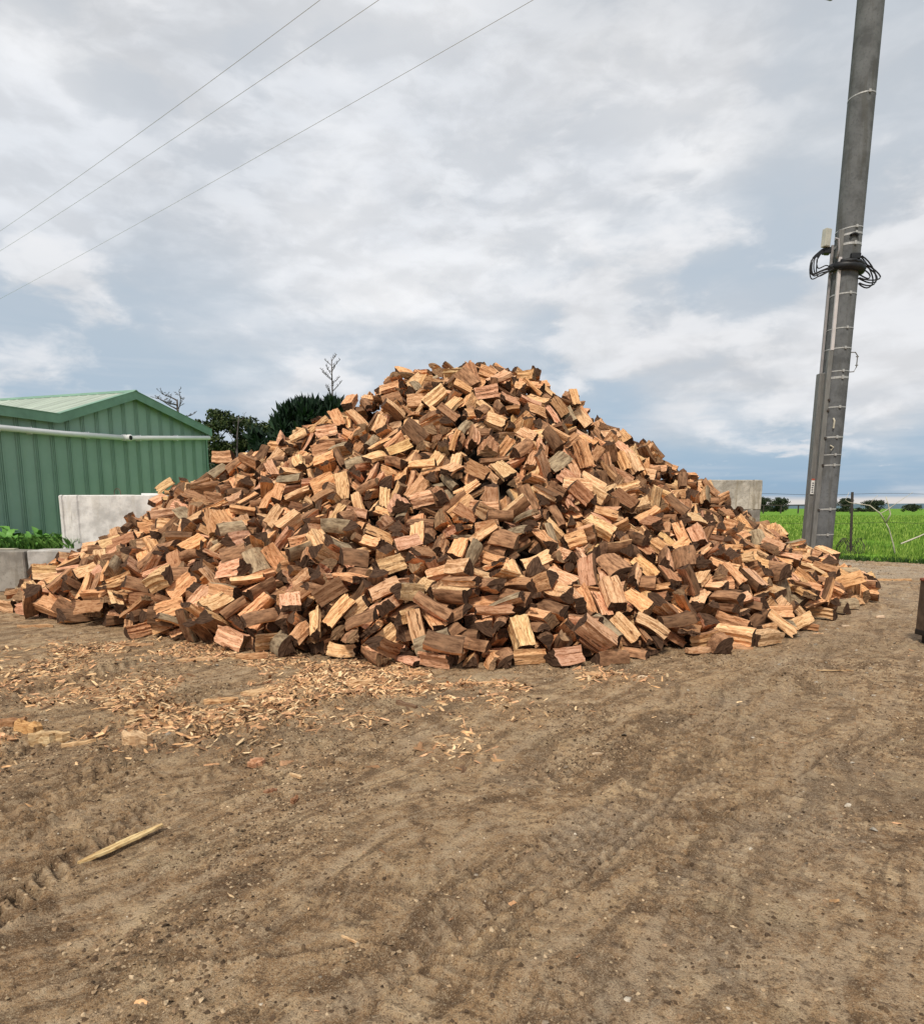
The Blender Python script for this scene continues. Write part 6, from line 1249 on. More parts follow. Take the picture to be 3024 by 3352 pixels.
164,992,112,50,27,-145,28,247,1287,249,6,-13,-144,23,344,1236,158,-90,-6,-32,22,466,1533,201,30,53,11,12,-639,1068,8,180,-1,-121,4,-502,1254,155,-98,-50,8,17,-263,922,44,97,-4,91,21,-213,892,34,20,-2,71,19,
-163,912,29,-44,6,59,24,-151,889,40,-2,19,-110,4,-132,1769,192,61,53,77,28,-136,1193,257,36,-1,-24,35,-59,1750,227,-123,-32,-179,12,11,878,63,74,23,-60,1,62,1580,372,84,8,179,1,139,1476,409,2,-14,155,23,
238,1694,259,-84,-16,91,6,252,865,14,-68,25,-81,12,289,954,52,18,-24,76,5,268,1128,134,-30,-6,-80,10,294,1465,329,-17,42,-48,25,256,1871,126,99,-30,-141,3,434,1562,227,-9,-25,-105,29,-509,1046,49,60,-12,36,23,
-452,1379,237,26,-38,82,22,-408,1339,232,57,-18,13,31,-352,1203,187,1,-6,-34,35,-160,851,33,5,3,93,32,-205,966,106,153,-8,-14,22,-145,1013,107,-81,-30,135,2,-92,898,67,-158,49,-60,10,-53,915,75,-174,-38,163,6,
17,1339,418,127,-54,113,16,52,878,80,179,10,106,30,69,1587,389,146,50,31,35,85,1399,415,-139,5,-36,16,293,1761,203,23,-49,-42,6,308,927,33,135,-28,26,5,-785,1258,27,52,8,8,23,-612,1247,93,98,40,164,16,
-373,937,34,102,19,92,13,-443,1097,107,-52,21,-105,12,-322,897,35,-92,-5,-176,11,-197,806,21,160,-8,-74,20,-126,1379,401,-91,-30,-27,10,-125,910,76,45,-22,134,15,-82,869,69,108,8,-84,10,249,1347,290,-33,23,45,32,
223,1459,391,54,-33,-61,12,312,997,82,60,-3,-58,34,570,1158,53,65,-11,-26,15,663,1483,120,-161,-4,-39,26,-720,1408,101,47,-24,51,16,-577,1315,156,-48,13,151,23,-513,1424,216,-87,-44,17,15,-541,999,16,173,-5,-68,35,
-341,937,62,6,-2,-94,15,-233,1453,348,-43,-4,-20,33,-181,1024,150,74,28,-59,26,-22,1593,369,164,12,23,19,173,943,83,7,-15,159,30,115,1520,423,-38,22,-30,16,144,1756,250,-7,-15,-116,21,419,1096,95,-89,-21,-75,6,
489,1015,13,124,10,-11,35,518,1241,96,-57,-44,120,12,592,1116,11,-71,-10,-58,13,-466,1397,236,-59,27,-99,6,-184,920,100,-119,20,-72,1,557,1226,95,12,-41,35,33,544,1371,137,145,52,-125,13,586,1217,73,129,7,-20,6,
658,1185,9,-159,1,-85,3,-445,954,10,-54,-2,133,33,-490,1167,110,43,-5,-158,0,-382,1532,218,-89,0,-143,16,-340,1109,108,-64,31,91,12,-367,1164,153,43,-7,94,25,-339,1225,189,40,-6,168,16,-328,1328,255,141,14,-176,27,
-303,1391,290,134,5,179,6,-285,1018,60,18,25,-164,15,-206,1581,278,56,9,97,15,-258,1768,162,152,27,178,17,-193,1241,268,-65,-39,51,12,-115,875,5,-6,2,-28,23,-111,1429,398,-158,-13,92,11,-85,1535,383,-90,62,137,1,
-57,1569,358,132,-54,-108,26,-32,1353,384,11,8,143,14,-9,1689,277,-33,4,-58,11,58,1220,314,118,-17,31,12,90,825,26,18,-6,-121,26,97,1453,399,67,3,23,9,94,1756,258,143,31,67,14,186,837,18,-34,2,-167,24,
241,1142,182,165,41,-167,18,219,1332,301,141,-6,-12,1,181,1551,354,-76,40,40,9,228,1293,281,-106,-9,-159,29,207,1243,243,166,13,-70,14,225,1250,241,-43,0,-56,1,300,1349,260,-20,68,-1,15,335,1443,290,160,35,-51,8,
486,1281,107,6,-21,158,8,475,1304,130,-153,-54,159,9,514,1362,144,120,-40,139,0,-535,1239,118,-98,25,-63,24,-392,1228,187,-178,-36,115,35,-250,1373,323,4,37,146,4,-208,1110,170,-163,-33,34,30,-184,1271,285,77,-43,163,32,
-184,944,86,-47,-8,128,5,-163,1034,122,-38,-23,-10,16,-131,1207,254,113,35,-149,20,-109,868,26,166,0,-115,28,-157,943,83,-23,-10,103,8,-93,1242,298,137,-24,-172,19,-116,1503,392,99,-22,108,33,-125,992,106,4,-57,79,15,
-101,1393,412,1,-8,-162,19,-72,1738,262,-50,10,136,8,-63,1768,222,148,-6,-153,16,-39,1578,362,-122,58,74,12,-25,911,95,173,-18,-60,8,44,1362,409,179,17,-40,9,131,828,18,-147,-18,-38,17,159,1750,228,158,31,92,26,
181,1231,255,-70,-30,-140,26,170,1434,388,-50,43,-51,0,236,1535,338,-53,-37,-127,12,329,1594,260,62,7,-164,25,345,1925,67,120,-63,-1,21,361,1453,280,-76,15,-68,34,527,1276,90,-84,-56,154,21,544,1495,185,-86,41,21,8,
545,1500,160,4,-40,168,15,-758,1183,21,-83,-14,-33,22,-570,1274,140,88,-41,74,17,-518,1347,201,173,21,-146,23,-501,1298,182,114,-50,-15,1,-438,931,26,20,-1,-109,15,-447,1027,49,-109,22,-75,24,-473,1126,97,-111,31,0,31,
-409,1409,268,-121,-3,-18,26,-212,1459,356,-24,-41,-76,31,-138,943,98,-85,-7,75,11,-154,1864,106,-28,-43,-101,33,0,855,45,-45,-29,114,30,73,1699,288,5,-51,9,12,279,1162,172,-32,10,-62,23,257,896,32,128,17,49,24,
302,935,56,98,-17,52,1,295,970,80,-167,-6,24,27,362,916,15,-145,14,-30,33,444,1008,26,-145,-32,-91,20,-727,1166,35,87,8,-144,25,-529,1075,70,-48,-27,-106,21,-379,969,20,-140,30,-151,26,-384,1203,156,-7,-14,98,35,
-354,942,35,-57,16,-92,27,-424,1006,73,-2,17,53,21,-334,1040,96,-175,43,-99,16,-298,1174,175,3,36,-125,19,-252,1469,326,-44,-11,28,2,-203,1050,148,36,-12,75,31,-196,942,102,64,16,35,30,-115,887,54,-61,-28,49,6,
-11,1687,291,65,-1,-78,34,55,1640,330,-41,9,61,18,140,1273,315,78,-25,107,10,123,1985,27,-35,46,157,24,318,1255,190,-62,33,113,18,457,1055,45,-159,4,90,16,399,1471,268,-58,0,-76,2,710,1276,50,3,-25,-168,28,
-742,1151,17,171,20,-36,1,-616,1128,65,97,26,93,2,-561,1467,207,112,38,-95,23,-499,1449,233,126,11,118,5,-455,1353,243,-80,-16,18,0,-441,984,57,-150,-21,-148,11,-384,921,33,-158,15,123,26,-404,1067,93,36,-50,51,20,
136,1629,325,-61,0,151,4,167,968,99,-99,-5,-82,6,233,917,80,107,-31,111,27,389,962,19,-32,-5,161,1,709,1439,76,-58,2,-85,21,746,1305,42,5,-2,-167,35,-385,963,47,111,6,171,25,88,1786,229,63,24,-137,20,
130,1867,119,56,-54,-94,30,225,1752,238,-163,25,121,19,415,1004,56,-147,46,-151,30,-842,1367,8,75,0,-105,34,-879,1406,6,35,0,20,15,-807,1243,8,22,0,113,32,-806,1269,13,123,-1,-7,35,-757,1153,6,165,-1,-72,20,
-787,1239,12,-118,-10,-74,34,-707,1147,7,160,0,27,27,-657,1286,76,-147,-14,66,26,-612,1103,19,-100,-4,-27,29,-590,1312,114,-120,-15,50,12,-551,1272,125,53,-30,58,3,-542,1209,97,118,8,107,22,-491,1277,157,-19,-53,49,23,
-529,1318,158,-93,31,145,17,-514,1339,184,-129,19,-112,22,-500,1635,85,152,29,77,20,-459,1349,207,-158,-18,38,16,-462,1193,131,41,2,-107,10,-441,1276,180,-121,-18,-159,17,-439,1339,210,-69,14,-146,20,-430,1493,206,-101,-7,130,20,
-443,1317,203,147,59,-109,14,-411,1368,240,157,-21,-38,33,-406,1468,228,12,-26,-32,6,-401,1484,221,161,22,144,14,-399,948,11,178,4,138,21,-380,1011,10,-10,0,101,16,-362,1260,202,-116,41,-141,34,-355,1643,184,-112,-14,-32,22,
-392,1718,122,97,9,26,32,-347,906,9,17,0,-103,4,-333,1491,264,-107,-23,-12,34,-344,1564,213,-50,13,-168,10,-329,1662,177,117,-11,-121,29,-339,1688,161,-25,47,50,31,-348,1748,124,-45,-9,56,20,-318,1148,139,-174,-16,74,22,
-321,1418,285,79,20,109,28,-322,1644,191,60,-6,-111,7,-312,1753,159,126,12,35,26,-272,829,7,-112,-1,171,3,-336,999,57,162,11,-80,24,-293,1092,107,122,50,179,24,-297,1166,155,-150,-18,99,2,-281,1145,153,89,-27,94,0,
-324,1158,152,-149,10,-101,31,-290,1206,191,-111,33,-141,0,-328,1191,182,-176,-30,3,21,-302,1268,231,-33,30,-50,0,-273,1374,291,66,45,175,18,-304,1469,286,-19,-33,-106,8,-304,1503,282,154,8,173,23,-300,1528,265,-141,21,66,33,
-290,1611,232,-31,-31,-74,12,-300,1726,151,-14,-15,-133,32,-259,1140,165,-87,-1,17,22,-302,1240,232,-68,-34,48,28,-276,1432,306,-179,-2,77,21,-260,1577,262,-96,15,-102,5,-217,1572,273,-2,1,113,31,-254,1670,224,-124,16,175,14,
-221,939,23,88,-12,155,17,-205,1069,133,104,-54,110,16,-210,1091,155,-147,-9,17,29,-221,1471,336,9,-17,39,3,-226,1512,307,166,-11,-136,27,-228,1538,286,-159,-11,-53,5,-211,1541,289,-64,-37,-37,5,-230,1728,209,-170,-7,-90,26,
-186,1057,134,-45,30,-118,11,-177,1182,213,152,-22,71,4,-191,1191,227,85,-44,66,33,-198,1556,305,9,45,155,8,-228,1605,268,-49,19,46,8,-165,868,15,90,22,13,5,-169,1057,138,-117,58,-141,9,-184,1050,143,-144,-28,63,2,
-119,1527,373,14,10,-22,26,-160,1568,319,-150,41,178,28,-143,1581,317,23,47,157,19,-124,1624,284,-122,12,-155,35,-129,1717,226,4,45,56,13,-127,963,79,-61,7,18,0,-159,979,87,90,-11,-137,28,-115,1033,130,-51,-41,60,5,
-118,1106,183,-167,-43,46,30,-125,1126,215,147,50,-94,31,-128,1359,372,-142,-17,-115,19,-106,1502,384,36,51,-117,31,-104,1519,384,-130,-15,151,13,-127,1572,341,-100,-1,-121,24,-138,1615,301,-143,20,-149,23,-107,1633,300,-173,27,96,32,
-89,1635,290,20,57,119,35,-86,1703,245,-165,23,21,19,-83,814,7,15,1,106,27,-91,1053,159,-39,-46,59,19,-73,1234,295,-113,47,-91,18,-107,1375,381,-161,-10,-10,3,-81,1570,374,10,2,-60,20,-92,1683,271,169,40,91,23,
-86,911,52,111,60,-136,17,-56,1341,376,114,15,26,34,-31,1381,378,-23,-17,133,29,-20,1462,382,142,-28,-88,25,-41,1487,385,-162,-22,151,12,-39,1651,314,6,-24,-105,11,-56,1681,272,-162,14,109,35,-34,885,36,144,-37,119,7,
-6,1405,397,65,14,26,29,-38,1639,306,11,12,145,2,24,1379,405,176,-10,176,9,12,1429,385,-23,37,-75,4,19,1492,385,-106,47,-51,2,24,1584,376,153,-19,-116,4,14,1765,218,-23,19,-102,31,22,1806,171,-17,39,122,32,
56,1389,392,96,-15,168,33,43,1418,398,-41,3,-127,1,36,1495,392,-105,-38,-58,11,71,1599,364,-66,-12,-180,33,83,1617,336,-180,10,-26,7,86,1383,391,13,-17,63,28,83,1420,391,-7,-44,-37,27,78,1466,397,-165,-39,146,26,
121,880,47,-79,11,-142,23,126,1153,241,-107,10,-46,6,157,1162,244,7,-7,55,28,172,1244,285,-28,-46,107,29,178,1267,286,135,-12,111,7,109,1401,400,-6,3,101,27,108,1439,399,-131,-35,25,17,107,1504,389,-96,-50,2,19,
105,1532,393,127,-32,83,8,133,1654,305,37,8,-103,25,54,1996,27,97,29,-81,24,168,956,78,85,-47,80,12,198,977,79,-20,24,-132,16,163,1285,277,-129,11,37,9,148,1454,386,121,-30,94,1,159,1495,385,24,3,-8,12,
202,1589,335,77,-7,130,8,141,1673,289,-3,-3,-14,23,150,1676,277,122,3,-58,27,173,1799,197,85,-9,-15,25,280,954,66,-107,0,145,5,199,1077,151,-26,45,-109,2,208,1169,209,-50,-12,86,3,202,1313,284,157,-15,-137,12,
250,1316,277,-91,31,-63,21,198,1434,370,158,12,-113,3,187,1493,377,-7,-37,-36,15,222,1517,364,-138,20,-12,21,183,1568,335,-8,2,-96,31,178,1637,311,138,-26,-158,15,193,1697,254,-101,-32,-141,5,201,1753,225,-141,-51,-154,22,
216,867,5,-1,1,113,2,252,974,70,105,-14,22,21,249,1014,87,111,27,-62,21,238,1046,107,93,50,-11,4,251,1071,126,126,-4,-135,25,209,1111,185,-75,-17,-106,8,233,1313,255,-136,59,-80,10,235,1483,360,-174,-1,-17,35,
217,1559,334,34,-23,-180,31,233,1589,308,54,-14,-112,12,204,1728,224,-43,-45,-120,10,258,958,45,-58,14,38,25,273,960,51,116,13,-95,21,292,1115,117,-91,-38,135,16,363,1137,100,42,11,112,26,269,1343,268,5,0,-3,5,
260,1546,319,108,5,-30,34,257,1629,272,-94,3,-173,30,269,1697,246,-33,-19,-64,16,288,869,7,-95,-1,140,10,266,949,18,80,-43,96,1,289,987,38,-166,-22,68,3,313,1110,76,38,53,4,2,308,1141,114,158,35,-56,5,
283,1171,141,150,-7,-148,30,286,1265,198,124,57,-53,25,290,1501,313,-29,-1,-29,7,292,1582,271,-49,46,56,5,282,1598,268,-132,-16,99,14,295,1632,256,58,-17,131,11,302,1705,229,106,-32,-131,1,330,922,5,0,-2,-60,26,
317,985,27,29,-35,151,25,305,1428,301,18,-44,-142,29,323,1554,276,7,-6,-16,29,318,1603,243,158,7,-4,4,339,1571,252,-38,-27,-38,23,360,1609,239,96,3,122,34,381,1668,196,-113,23,133,3,359,1732,185,-162,-56,-106,21,
384,970,7,-175,-4,167,26,355,1450,268,-102,-15,134,1,383,1532,243,-49,4,-44,31,393,1585,236,-152,-38,-137,4,377,1633,213,12,-43,-150,33,380,1699,188,173,-72,-178,4,368,1717,185,22,-4,-144,22,412,1551,226,97,-33,-120,3,
476,1589,184,153,-55,-150,33,432,1652,193,-4,0,-180,16,436,1664,180,-169,3,27,11,421,1730,144,-42,-16,-18,14,460,1425,219,-164,15,3,6,455,1559,199,71,-30,-131,1,429,1580,209,142,15,-72,23,454,1647,176,-6,-19,-104,20,
432,1689,159,-48,12,4,2,508,1347,142,-8,-40,137,25,463,1441,212,62,8,-130,17,507,1497,179,-36,-29,-176,18,514,1580,166,-16,7,-176,26,493,1641,156,60,-2,-135,3,528,1396,160,149,-25,64,3,541,1400,142,158,39,-77,18,
566,1406,130,3,44,-108,23,561,1460,140,-158,-47,-124,2,628,1345,67,36,4,108,27,623,1387,95,112,-28,87,16,651,1385,77,-127,-7,-153,8,613,1452,117,-17,13,-125,11,724,1295,9,137,1,-38,22,769,1343,7,-173,4,167,26,
-855,1393,7,-178,0,47,28,-763,1296,42,-24,-20,-166,26,-697,1121,8,-88,0,62,12,-674,1200,51,113,-8,64,34,-622,1230,72,-96,-13,-17,24,-629,1373,119,132,-44,135,8,-577,1168,58,-139,37,55,14,-569,1210,73,141,52,-149,26,
-574,1308,135,-121,-10,171,26,-551,1166,86,-114,24,-163,25,-562,1178,76,58,45,-151,29,-544,1345,173,-142,-18,-4,35,-508,1000,10,43,-1,-137,22,-515,1189,87,169,49,-101,33,-496,1329,192,116,-43,68,21,-492,1227,146,-159,-42,37,11,
-476,1439,225,-179,-1,42,26,-500,1764,31,-174,-13,57,21,-448,1304,204,-117,-33,36,4,-447,1755,59,175,-44,-88,9,-454,933,12,63,-4,-45,27,-431,969,18,-95,-46,-170,17,-413,1293,210,-48,-23,24,9,-370,1612,181,139,7,67,35,
-436,1150,112,68,-34,40,28,-409,1230,157,-141,-3,-1,11,-365,1090,76,123,-35,67,27,-397,1115,104,-56,26,-56,6,-407,1138,124,82,42,-167,5,-417,1909,18,-47,81,131,12,-321,958,29,-69,0,-136,25,-382,1092,106,-115,-19,106,34,
-410,1087,97,9,35,3,32,-318,1550,249,-164,-45,-37,26,-307,973,41,-42,7,-175,12,-322,1072,103,-114,-44,54,24,-353,1041,93,-1,27,-101,15,-291,1232,204,-22,3,43,9,-314,1432,300,-132,-6,25,33,-274,1528,273,163,-6,-24,35,
-278,1583,258,27,-40,-144,21,-268,1047,101,11,0,91,23,-227,1174,188,-45,-51,31,5,-243,1171,190,10,46,-167,15,-249,1360,310,-136,-25,-81,27,-257,1545,275,-70,-16,-40,21,-237,1600,250,-1,-5,-164,3,-285,1746,163,-17,-39,-180,33,
-314,1797,115,-175,62,153,16,-219,904,44,-87,7,-155,15,-212,1125,193,149,-40,33,34,-249,1237,254,-51,42,-71,29,-203,1418,363,-97,13,-126,7,-225,1534,310,74,-5,34,24,-251,1632,261,-61,-10,88,12,-165,924,47,-69,4,62,24,
-170,954,62,145,-2,-98,17,-227,972,63,74,-23,126,29,-213,1006,101,132,-2,51,9,-204,1033,126,92,27,161,2,-227,1034,134,153,-33,53,13,-211,1159,215,-50,1,91,17,-226,1524,326,-94,-4,23,32,-181,1541,334,-15,-21,35,22,
-139,1727,217,40,-18,-117,28,-153,1746,210,10,-9,98,8,-178,973,74,-13,11,97,10,-221,1150,186,90,22,-146,29,-154,1282,304,-140,-46,47,34,-134,1443,403,-26,38,165,31,-158,1470,380,-8,23,70,27,-138,1510,376,-165,22,-38,3,
-117,1645,281,-128,-41,-145,5,-130,873,31,-65,-6,80,29,-83,1500,398,77,-12,-97,0,-117,1565,366,168,50,-105,34,-101,1581,342,126,-11,-126,2,-128,1983,5,-1,1,8,2,-90,1761,211,-178,4,35,2,-97,978,104,22,3,162,32,
-101,1047,166,77,-54,27,18,-72,1552,388,-5,-2,-51,11,-63,1751,252,-83,0,129,8,-40,1728,245,125,-43,-94,13,-56,836,21,4,-8,-92,19,-70,935,97,110,-43,-76,5,-89,948,101,140,39,-131,10,-111,979,122,167,-26,86,9,
-36,1473,397,-79,-23,91,28,-66,1665,281,153,-31,62,31,-31,1679,278,180,27,121,31,-31,1781,215,74,45,106,10,-22,814,16,19,-8,93,6,-22,858,52,-84,38,-128,17,6,1368,421,78,14,-40,4,4,1394,417,15,3,172,32,
20,1433,406,-23,-14,50,10,-13,1646,311,19,-37,-110,3,41,842,37,-50,11,-158,12,42,1383,417,-10,41,26,35,30,1425,399,159,-23,-104,29,31,1467,380,72,44,-138,35,31,1520,399,-130,30,2,35,70,1644,305,153,-1,-132,1,
35,1759,232,130,39,87,11,89,1603,344,-137,1,167,20,73,1669,311,-167,-37,-73,18,84,1755,225,-130,41,105,6,110,916,81,52,-43,134,29,94,1693,315,91,22,60,21,97,1677,298,-144,-48,-41,17,173,859,25,93,22,105,25,
152,929,61,72,45,-5,33,165,903,56,42,1,151,28,302,1167,181,-103,-9,78,13,148,1517,385,47,-58,-154,33,158,1610,336,106,5,-177,5,99,1677,278,145,4,22,30,143,1808,178,174,-3,-6,8,205,891,47,90,-23,-28,1,
205,915,72,-107,11,-121,22,226,992,73,-153,-26,25,3,202,1017,109,-26,-38,155,23,214,994,103,-161,28,-52,31,220,1074,144,-164,-14,56,7,225,1133,184,32,24,-46,6,171,1472,401,-111,2,-116,1,231,1548,353,-107,-29,-143,18,
217,1554,347,-162,-24,142,2,222,1619,308,-97,31,-151,0,186,1621,313,-56,25,21,14,192,1719,249,39,44,140,30,196,1822,150,-126,-13,-167,26,232,872,12,-42,9,109,27,255,944,54,-88,-27,107,30,260,975,88,-81,11,-87,29,
293,1057,96,150,54,-59,23,315,1070,105,-97,41,-84,4,230,1166,191,-38,-6,41,27,226,1260,257,-170,-5,-51,28,315,1326,243,47,59,-133,19,251,1588,315,-59,-53,146,22,219,1740,232,-127,-29,-115,5,200,1787,203,22,56,84,32,
246,929,19,146,5,40,18,274,1010,83,79,-62,164,17,257,1062,92,179,-61,139,35,274,1075,103,-34,-47,147,33,320,1102,115,-139,35,41,32,278,1236,198,63,-10,17,19,285,1321,242,-6,46,19,11,268,1557,312,-46,-54,121,35,
252,1754,235,-110,-54,17,22,216,1767,190,-49,47,46,20,336,973,47,175,-17,106,14,356,1004,41,17,-11,124,16,374,1086,76,-8,-88,-66,12,296,1294,223,155,-29,62,4,333,1345,249,-20,40,-74,26,289,1658,270,38,-11,-146,26,
330,1745,196,-135,-52,-95,21,264,1802,189,-161,-23,-173,34,437,1140,89,86,0,-100,28,444,1256,118,-40,20,-156,21,311,1378,267,51,-59,93,9,326,1471,307,79,7,164,29,291,1523,301,6,10,-102,4,316,1584,273,168,1,52,35,
329,1668,220,-174,59,92,30,358,1581,261,-117,18,12,5,355,1582,246,68,5,145,31,380,1647,225,-14,17,-4,23,349,1682,216,141,29,-20,9,358,1785,133,74,-50,-110,6,339,1715,205,0,-28,-100,0,485,1169,74,115,29,167,18,
412,1308,165,169,48,-141,3,351,1393,258,-97,15,39,29,407,1509,249,-81,43,68,34,409,1757,149,49,17,103,21,369,1763,156,23,-43,-154,20,388,1467,267,-120,17,87,2,434,1591,216,21,-40,-145,30,420,1617,213,11,-7,51,31,
484,1805,88,95,-17,134,16,455,1788,99,-39,12,14,35,495,1046,8,-170,3,-33,4,501,1608,182,92,9,9,32,470,1626,187,46,12,-146,0,434,1749,120,-148,-35,-162,19,490,1419,195,173,-5,-91,6,500,1452,202,49,4,119,12,
489,1766,102,-62,-31,-108,32,548,1516,165,-2,-22,-9,25,608,1259,44,146,16,-34,16,534,1341,112,-122,43,-42,32,580,1335,116,75,-1,-118,25,628,1262,19,70,-9,160,8,611,1517,135,-178,4,140,21,672,1347,65,145,5,128,21,
670,1376,76,-125,23,21,20,657,1439,87,148,-22,-114,15,687,1339,38,153,-55,-53,22,782,1337,21,-68,11,131,1,-819,1364,31,-168,45,139,24,-792,1332,39,-82,13,-176,0,-701,1168,24,-161,-7,98,23,-699,1283,72,-53,0,-100,10,
-691,1309,81,159,0,-30,26,-720,1367,89,6,31,-121,21,-678,1154,42,76,2,-151,25,-576,1095,7,93,-6,-10,25,-625,1114,41,-92,43,-120,12,-589,1301,133,-128,22,144,30,-593,1203,75,31,-50,14,16,-549,1071,40,-97,-8,67,5,
-562,1090,46,145,32,-111,22,-554,1126,55,-150,-9,17,8,-516,1077,41,13,-8,-138,20,-520,1015,41,154,31,41,23,-484,1159,74,81,-33,110,12,-503,1194,114,-96,-11,76,21,-557,1321,158,18,56,-99,32,-501,1397,216,-119,-10,142,22,
-506,1084,57,26,7,75,19,-473,1422,240,148,3,-124,22,-449,1536,192,-29,-29,-41,31,-437,994,20,-7,-2,-152,2,-435,1259,181,116,13,-154,2,-427,1233,187,-143,11,-21,5,-411,1351,251,-177,-36,47,30,-397,909,15,-78,-14,22,12,
-402,987,24,83,24,-156,33,-424,1083,88,51,-8,-48,12,-427,1160,139,-42,29,-111,0,-362,1421,289,-92,18,-37,0,-411,1480,249,-119,-50,-13,17,-358,1716,143,-73,11,-162,5,-418,926,14,167,-30,-12,2,-358,990,35,-123,-3,-70,22,
-416,1101,104,37,-21,-4,30,-393,1197,165,-10,-45,55,31,-330,924,30,-127,32,-48,33,-340,959,48,86,-24,106,17,-371,990,54,-152,-43,73,15,-315,1063,82,168,-22,82,12,-350,1068,113,-50,-45,14,15,-341,1467,314,112,2,-44,12,
-365,1012,80,-168,-2,133,19,-345,1031,107,-1,-42,90,27,-262,1202,203,-32,5,82,7,-279,1231,213,-179,4,-20,31,-318,1625,214,-125,-25,56,32,-282,980,81,-64,5,36,25,-235,1220,232,-127,-9,130,1,-223,834,12,-38,7,51,3,
-228,918,48,59,-15,-138,21,-254,996,79,94,44,-8,13,-308,1007,104,157,26,-165,23,-259,1081,151,-48,21,-162,23,-229,1570,275,-158,-30,-33,6,-253,1743,161,-129,-9,-139,30,-185,948,56,83,37,-105,31,-213,930,61,12,-2,94,4,
-237,957,75,51,-6,41,15,-235,1019,109,-45,21,-13,35,-132,844,32,-171,-17,-8,19,-166,909,73,93,14,-168,25,-194,888,71,-108,-24,132,5,-188,992,118,14,11,0,11,-174,1055,158,-178,-27,65,18,-141,1430,416,0,30,-75,24,
-141,1475,402,-105,-29,-32,12,-142,1478,387,-111,28,80,13,-141,868,45,-165,-10,66,20,-116,903,54,131,-14,39,13,-152,905,66,163,-20,28,31,-112,1182,258,101,-29,55,7,-92,1412,422,31,-15,143,15,-99,1460,426,30,-12,-162,33,
-104,1744,225,91,22,163,15,-57,837,37,-151,-45,171,30,-61,1364,407,70,26,173,32,-59,1599,355,-77,55,101,8,-52,1628,332,-143,27,-81,5,-38,832,30,21,21,-63,6,-62,897,65,103,-26,57,17,-25,1440,403,-8,19,-175,21,
-45,1567,387,-65,10,123,13,7,1406,427,-93,-41,-98,24,38,1593,382,35,16,76,23,114,1239,310,-38,11,-139,29,50,1649,316,-170,-3,-89,8,119,844,72,90,49,2,0,135,1612,346,-76,10,134,32,105,1708,276,-39,-36,-120,22,
160,881,44,110,19,-177,33,147,901,65,-101,-32,102,32,204,933,91,10,11,101,22,128,1506,401,130,32,-32,31,137,1697,292,-34,-45,-142,10,117,1669,321,22,12,81,16,203,855,30,-46,27,-4,23,185,870,42,-117,-3,-174,28,
203,905,52,-6,-12,-22,15,223,960,81,133,23,-118,23,190,1518,380,170,-20,-4,8,210,1644,297,-147,57,53,0,183,1633,330,-177,2,134,8,178,1672,294,69,48,4,0,232,932,56,77,8,-3,0,236,1000,96,-86,-25,67,1,
314,1048,85,-26,26,81,9,217,1235,248,-8,10,-97,31,214,1343,295,-34,-61,86,9,235,1771,241,178,69,90,22,283,901,34,-153,-19,120,26,331,1078,86,-159,17,-52,30,285,1224,198,-155,-13,-167,27,271,1566,301,50,31,-5,2,
296,890,14,-71,-15,111,6,292,940,32,162,-9,15,2,295,1049,60,37,-69,148,19,391,1111,86,-150,48,-81,29,398,1133,103,-154,-14,-17,32,373,1150,105,164,22,102,11,382,1197,142,153,-13,-26,13,322,1290,199,-171,21,2,11,
377,1322,194,-141,-1,-151,11,336,1593,290,-85,45,73,25,381,1028,30,-54,7,17,10,343,1627,264,166,-32,-48,2,406,982,22,-121,-5,38,0,396,1060,35,165,-15,-54,12,375,1306,197,-140,-53,-112,31,388,931,10,-45,0,-6,23,
478,1169,95,-75,39,-103,24,478,1205,96,-32,-37,-26,17,390,1467,283,-14,-9,-25,14,379,1546,254,23,-37,162,23,398,1620,221,48,-3,8,30,390,1680,191,-174,41,-156,31,437,1041,23,93,15,135,7,470,1010,7,-91,0,161,18,
421,1473,254,141,10,-85,31,530,1169,66,55,-19,107,34,534,1186,59,16,-3,127,9,457,1483,221,-13,57,-56,35,549,1115,39,28,40,-106,26,470,1410,206,11,0,2,19,543,1203,50,57,21,142,0,546,1225,52,-66,24,144,9,
593,1214,51,69,21,61,34,579,1273,76,-84,-63,33,23,554,1470,174,99,-21,73,15,578,1501,161,118,28,25,17,603,1297,63,-60,28,126,17,626,1298,59,-15,-28,127,32,599,1358,90,20,-54,75,26,638,1228,28,89,23,-72,20,
609,1429,124,155,44,-38,21,649,1509,117,130,-34,50,11,677,1432,87,52,-14,-98,0,704,1280,32,-161,-3,-49,3,689,1298,45,0,13,132,4,689,1469,78,-58,-15,9,16,726,1522,62,143,30,116,12,734,1298,33,-122,20,-3,13,
743,1305,15,-168,-15,144,11,786,1351,22,-24,13,12,14,799,1521,23,-60,30,161,33,-812,1345,25,176,-3,171,27,-753,1201,28,-10,-12,-30,32,-793,1343,51,85,-15,-4,29,-804,1384,51,-147,40,51,0,-679,1100,18,-166,37,-60,14,
-715,1277,71,-29,-34,66,10,-637,1435,147,42,-34,-62,35,-646,1094,25,164,-3,5,27,-665,1316,95,112,-4,23,5,-631,1337,117,41,26,-141,15,-591,1433,176,-176,6,-164,9,-574,1147,69,-177,-8,-129,31,-548,1153,94,-75,14,-172,13,
-561,1207,100,-48,5,-67,9,-518,1465,215,3,7,-11,16,-515,1212,115,-130,32,-127,2,-504,1282,167,91,-56,-9,7,-483,1454,234,-128,47,113,9,-481,1009,47,178,-4,78,13,-521,1090,77,52,19,79,20,-449,1403,252,-117,26,36,29,
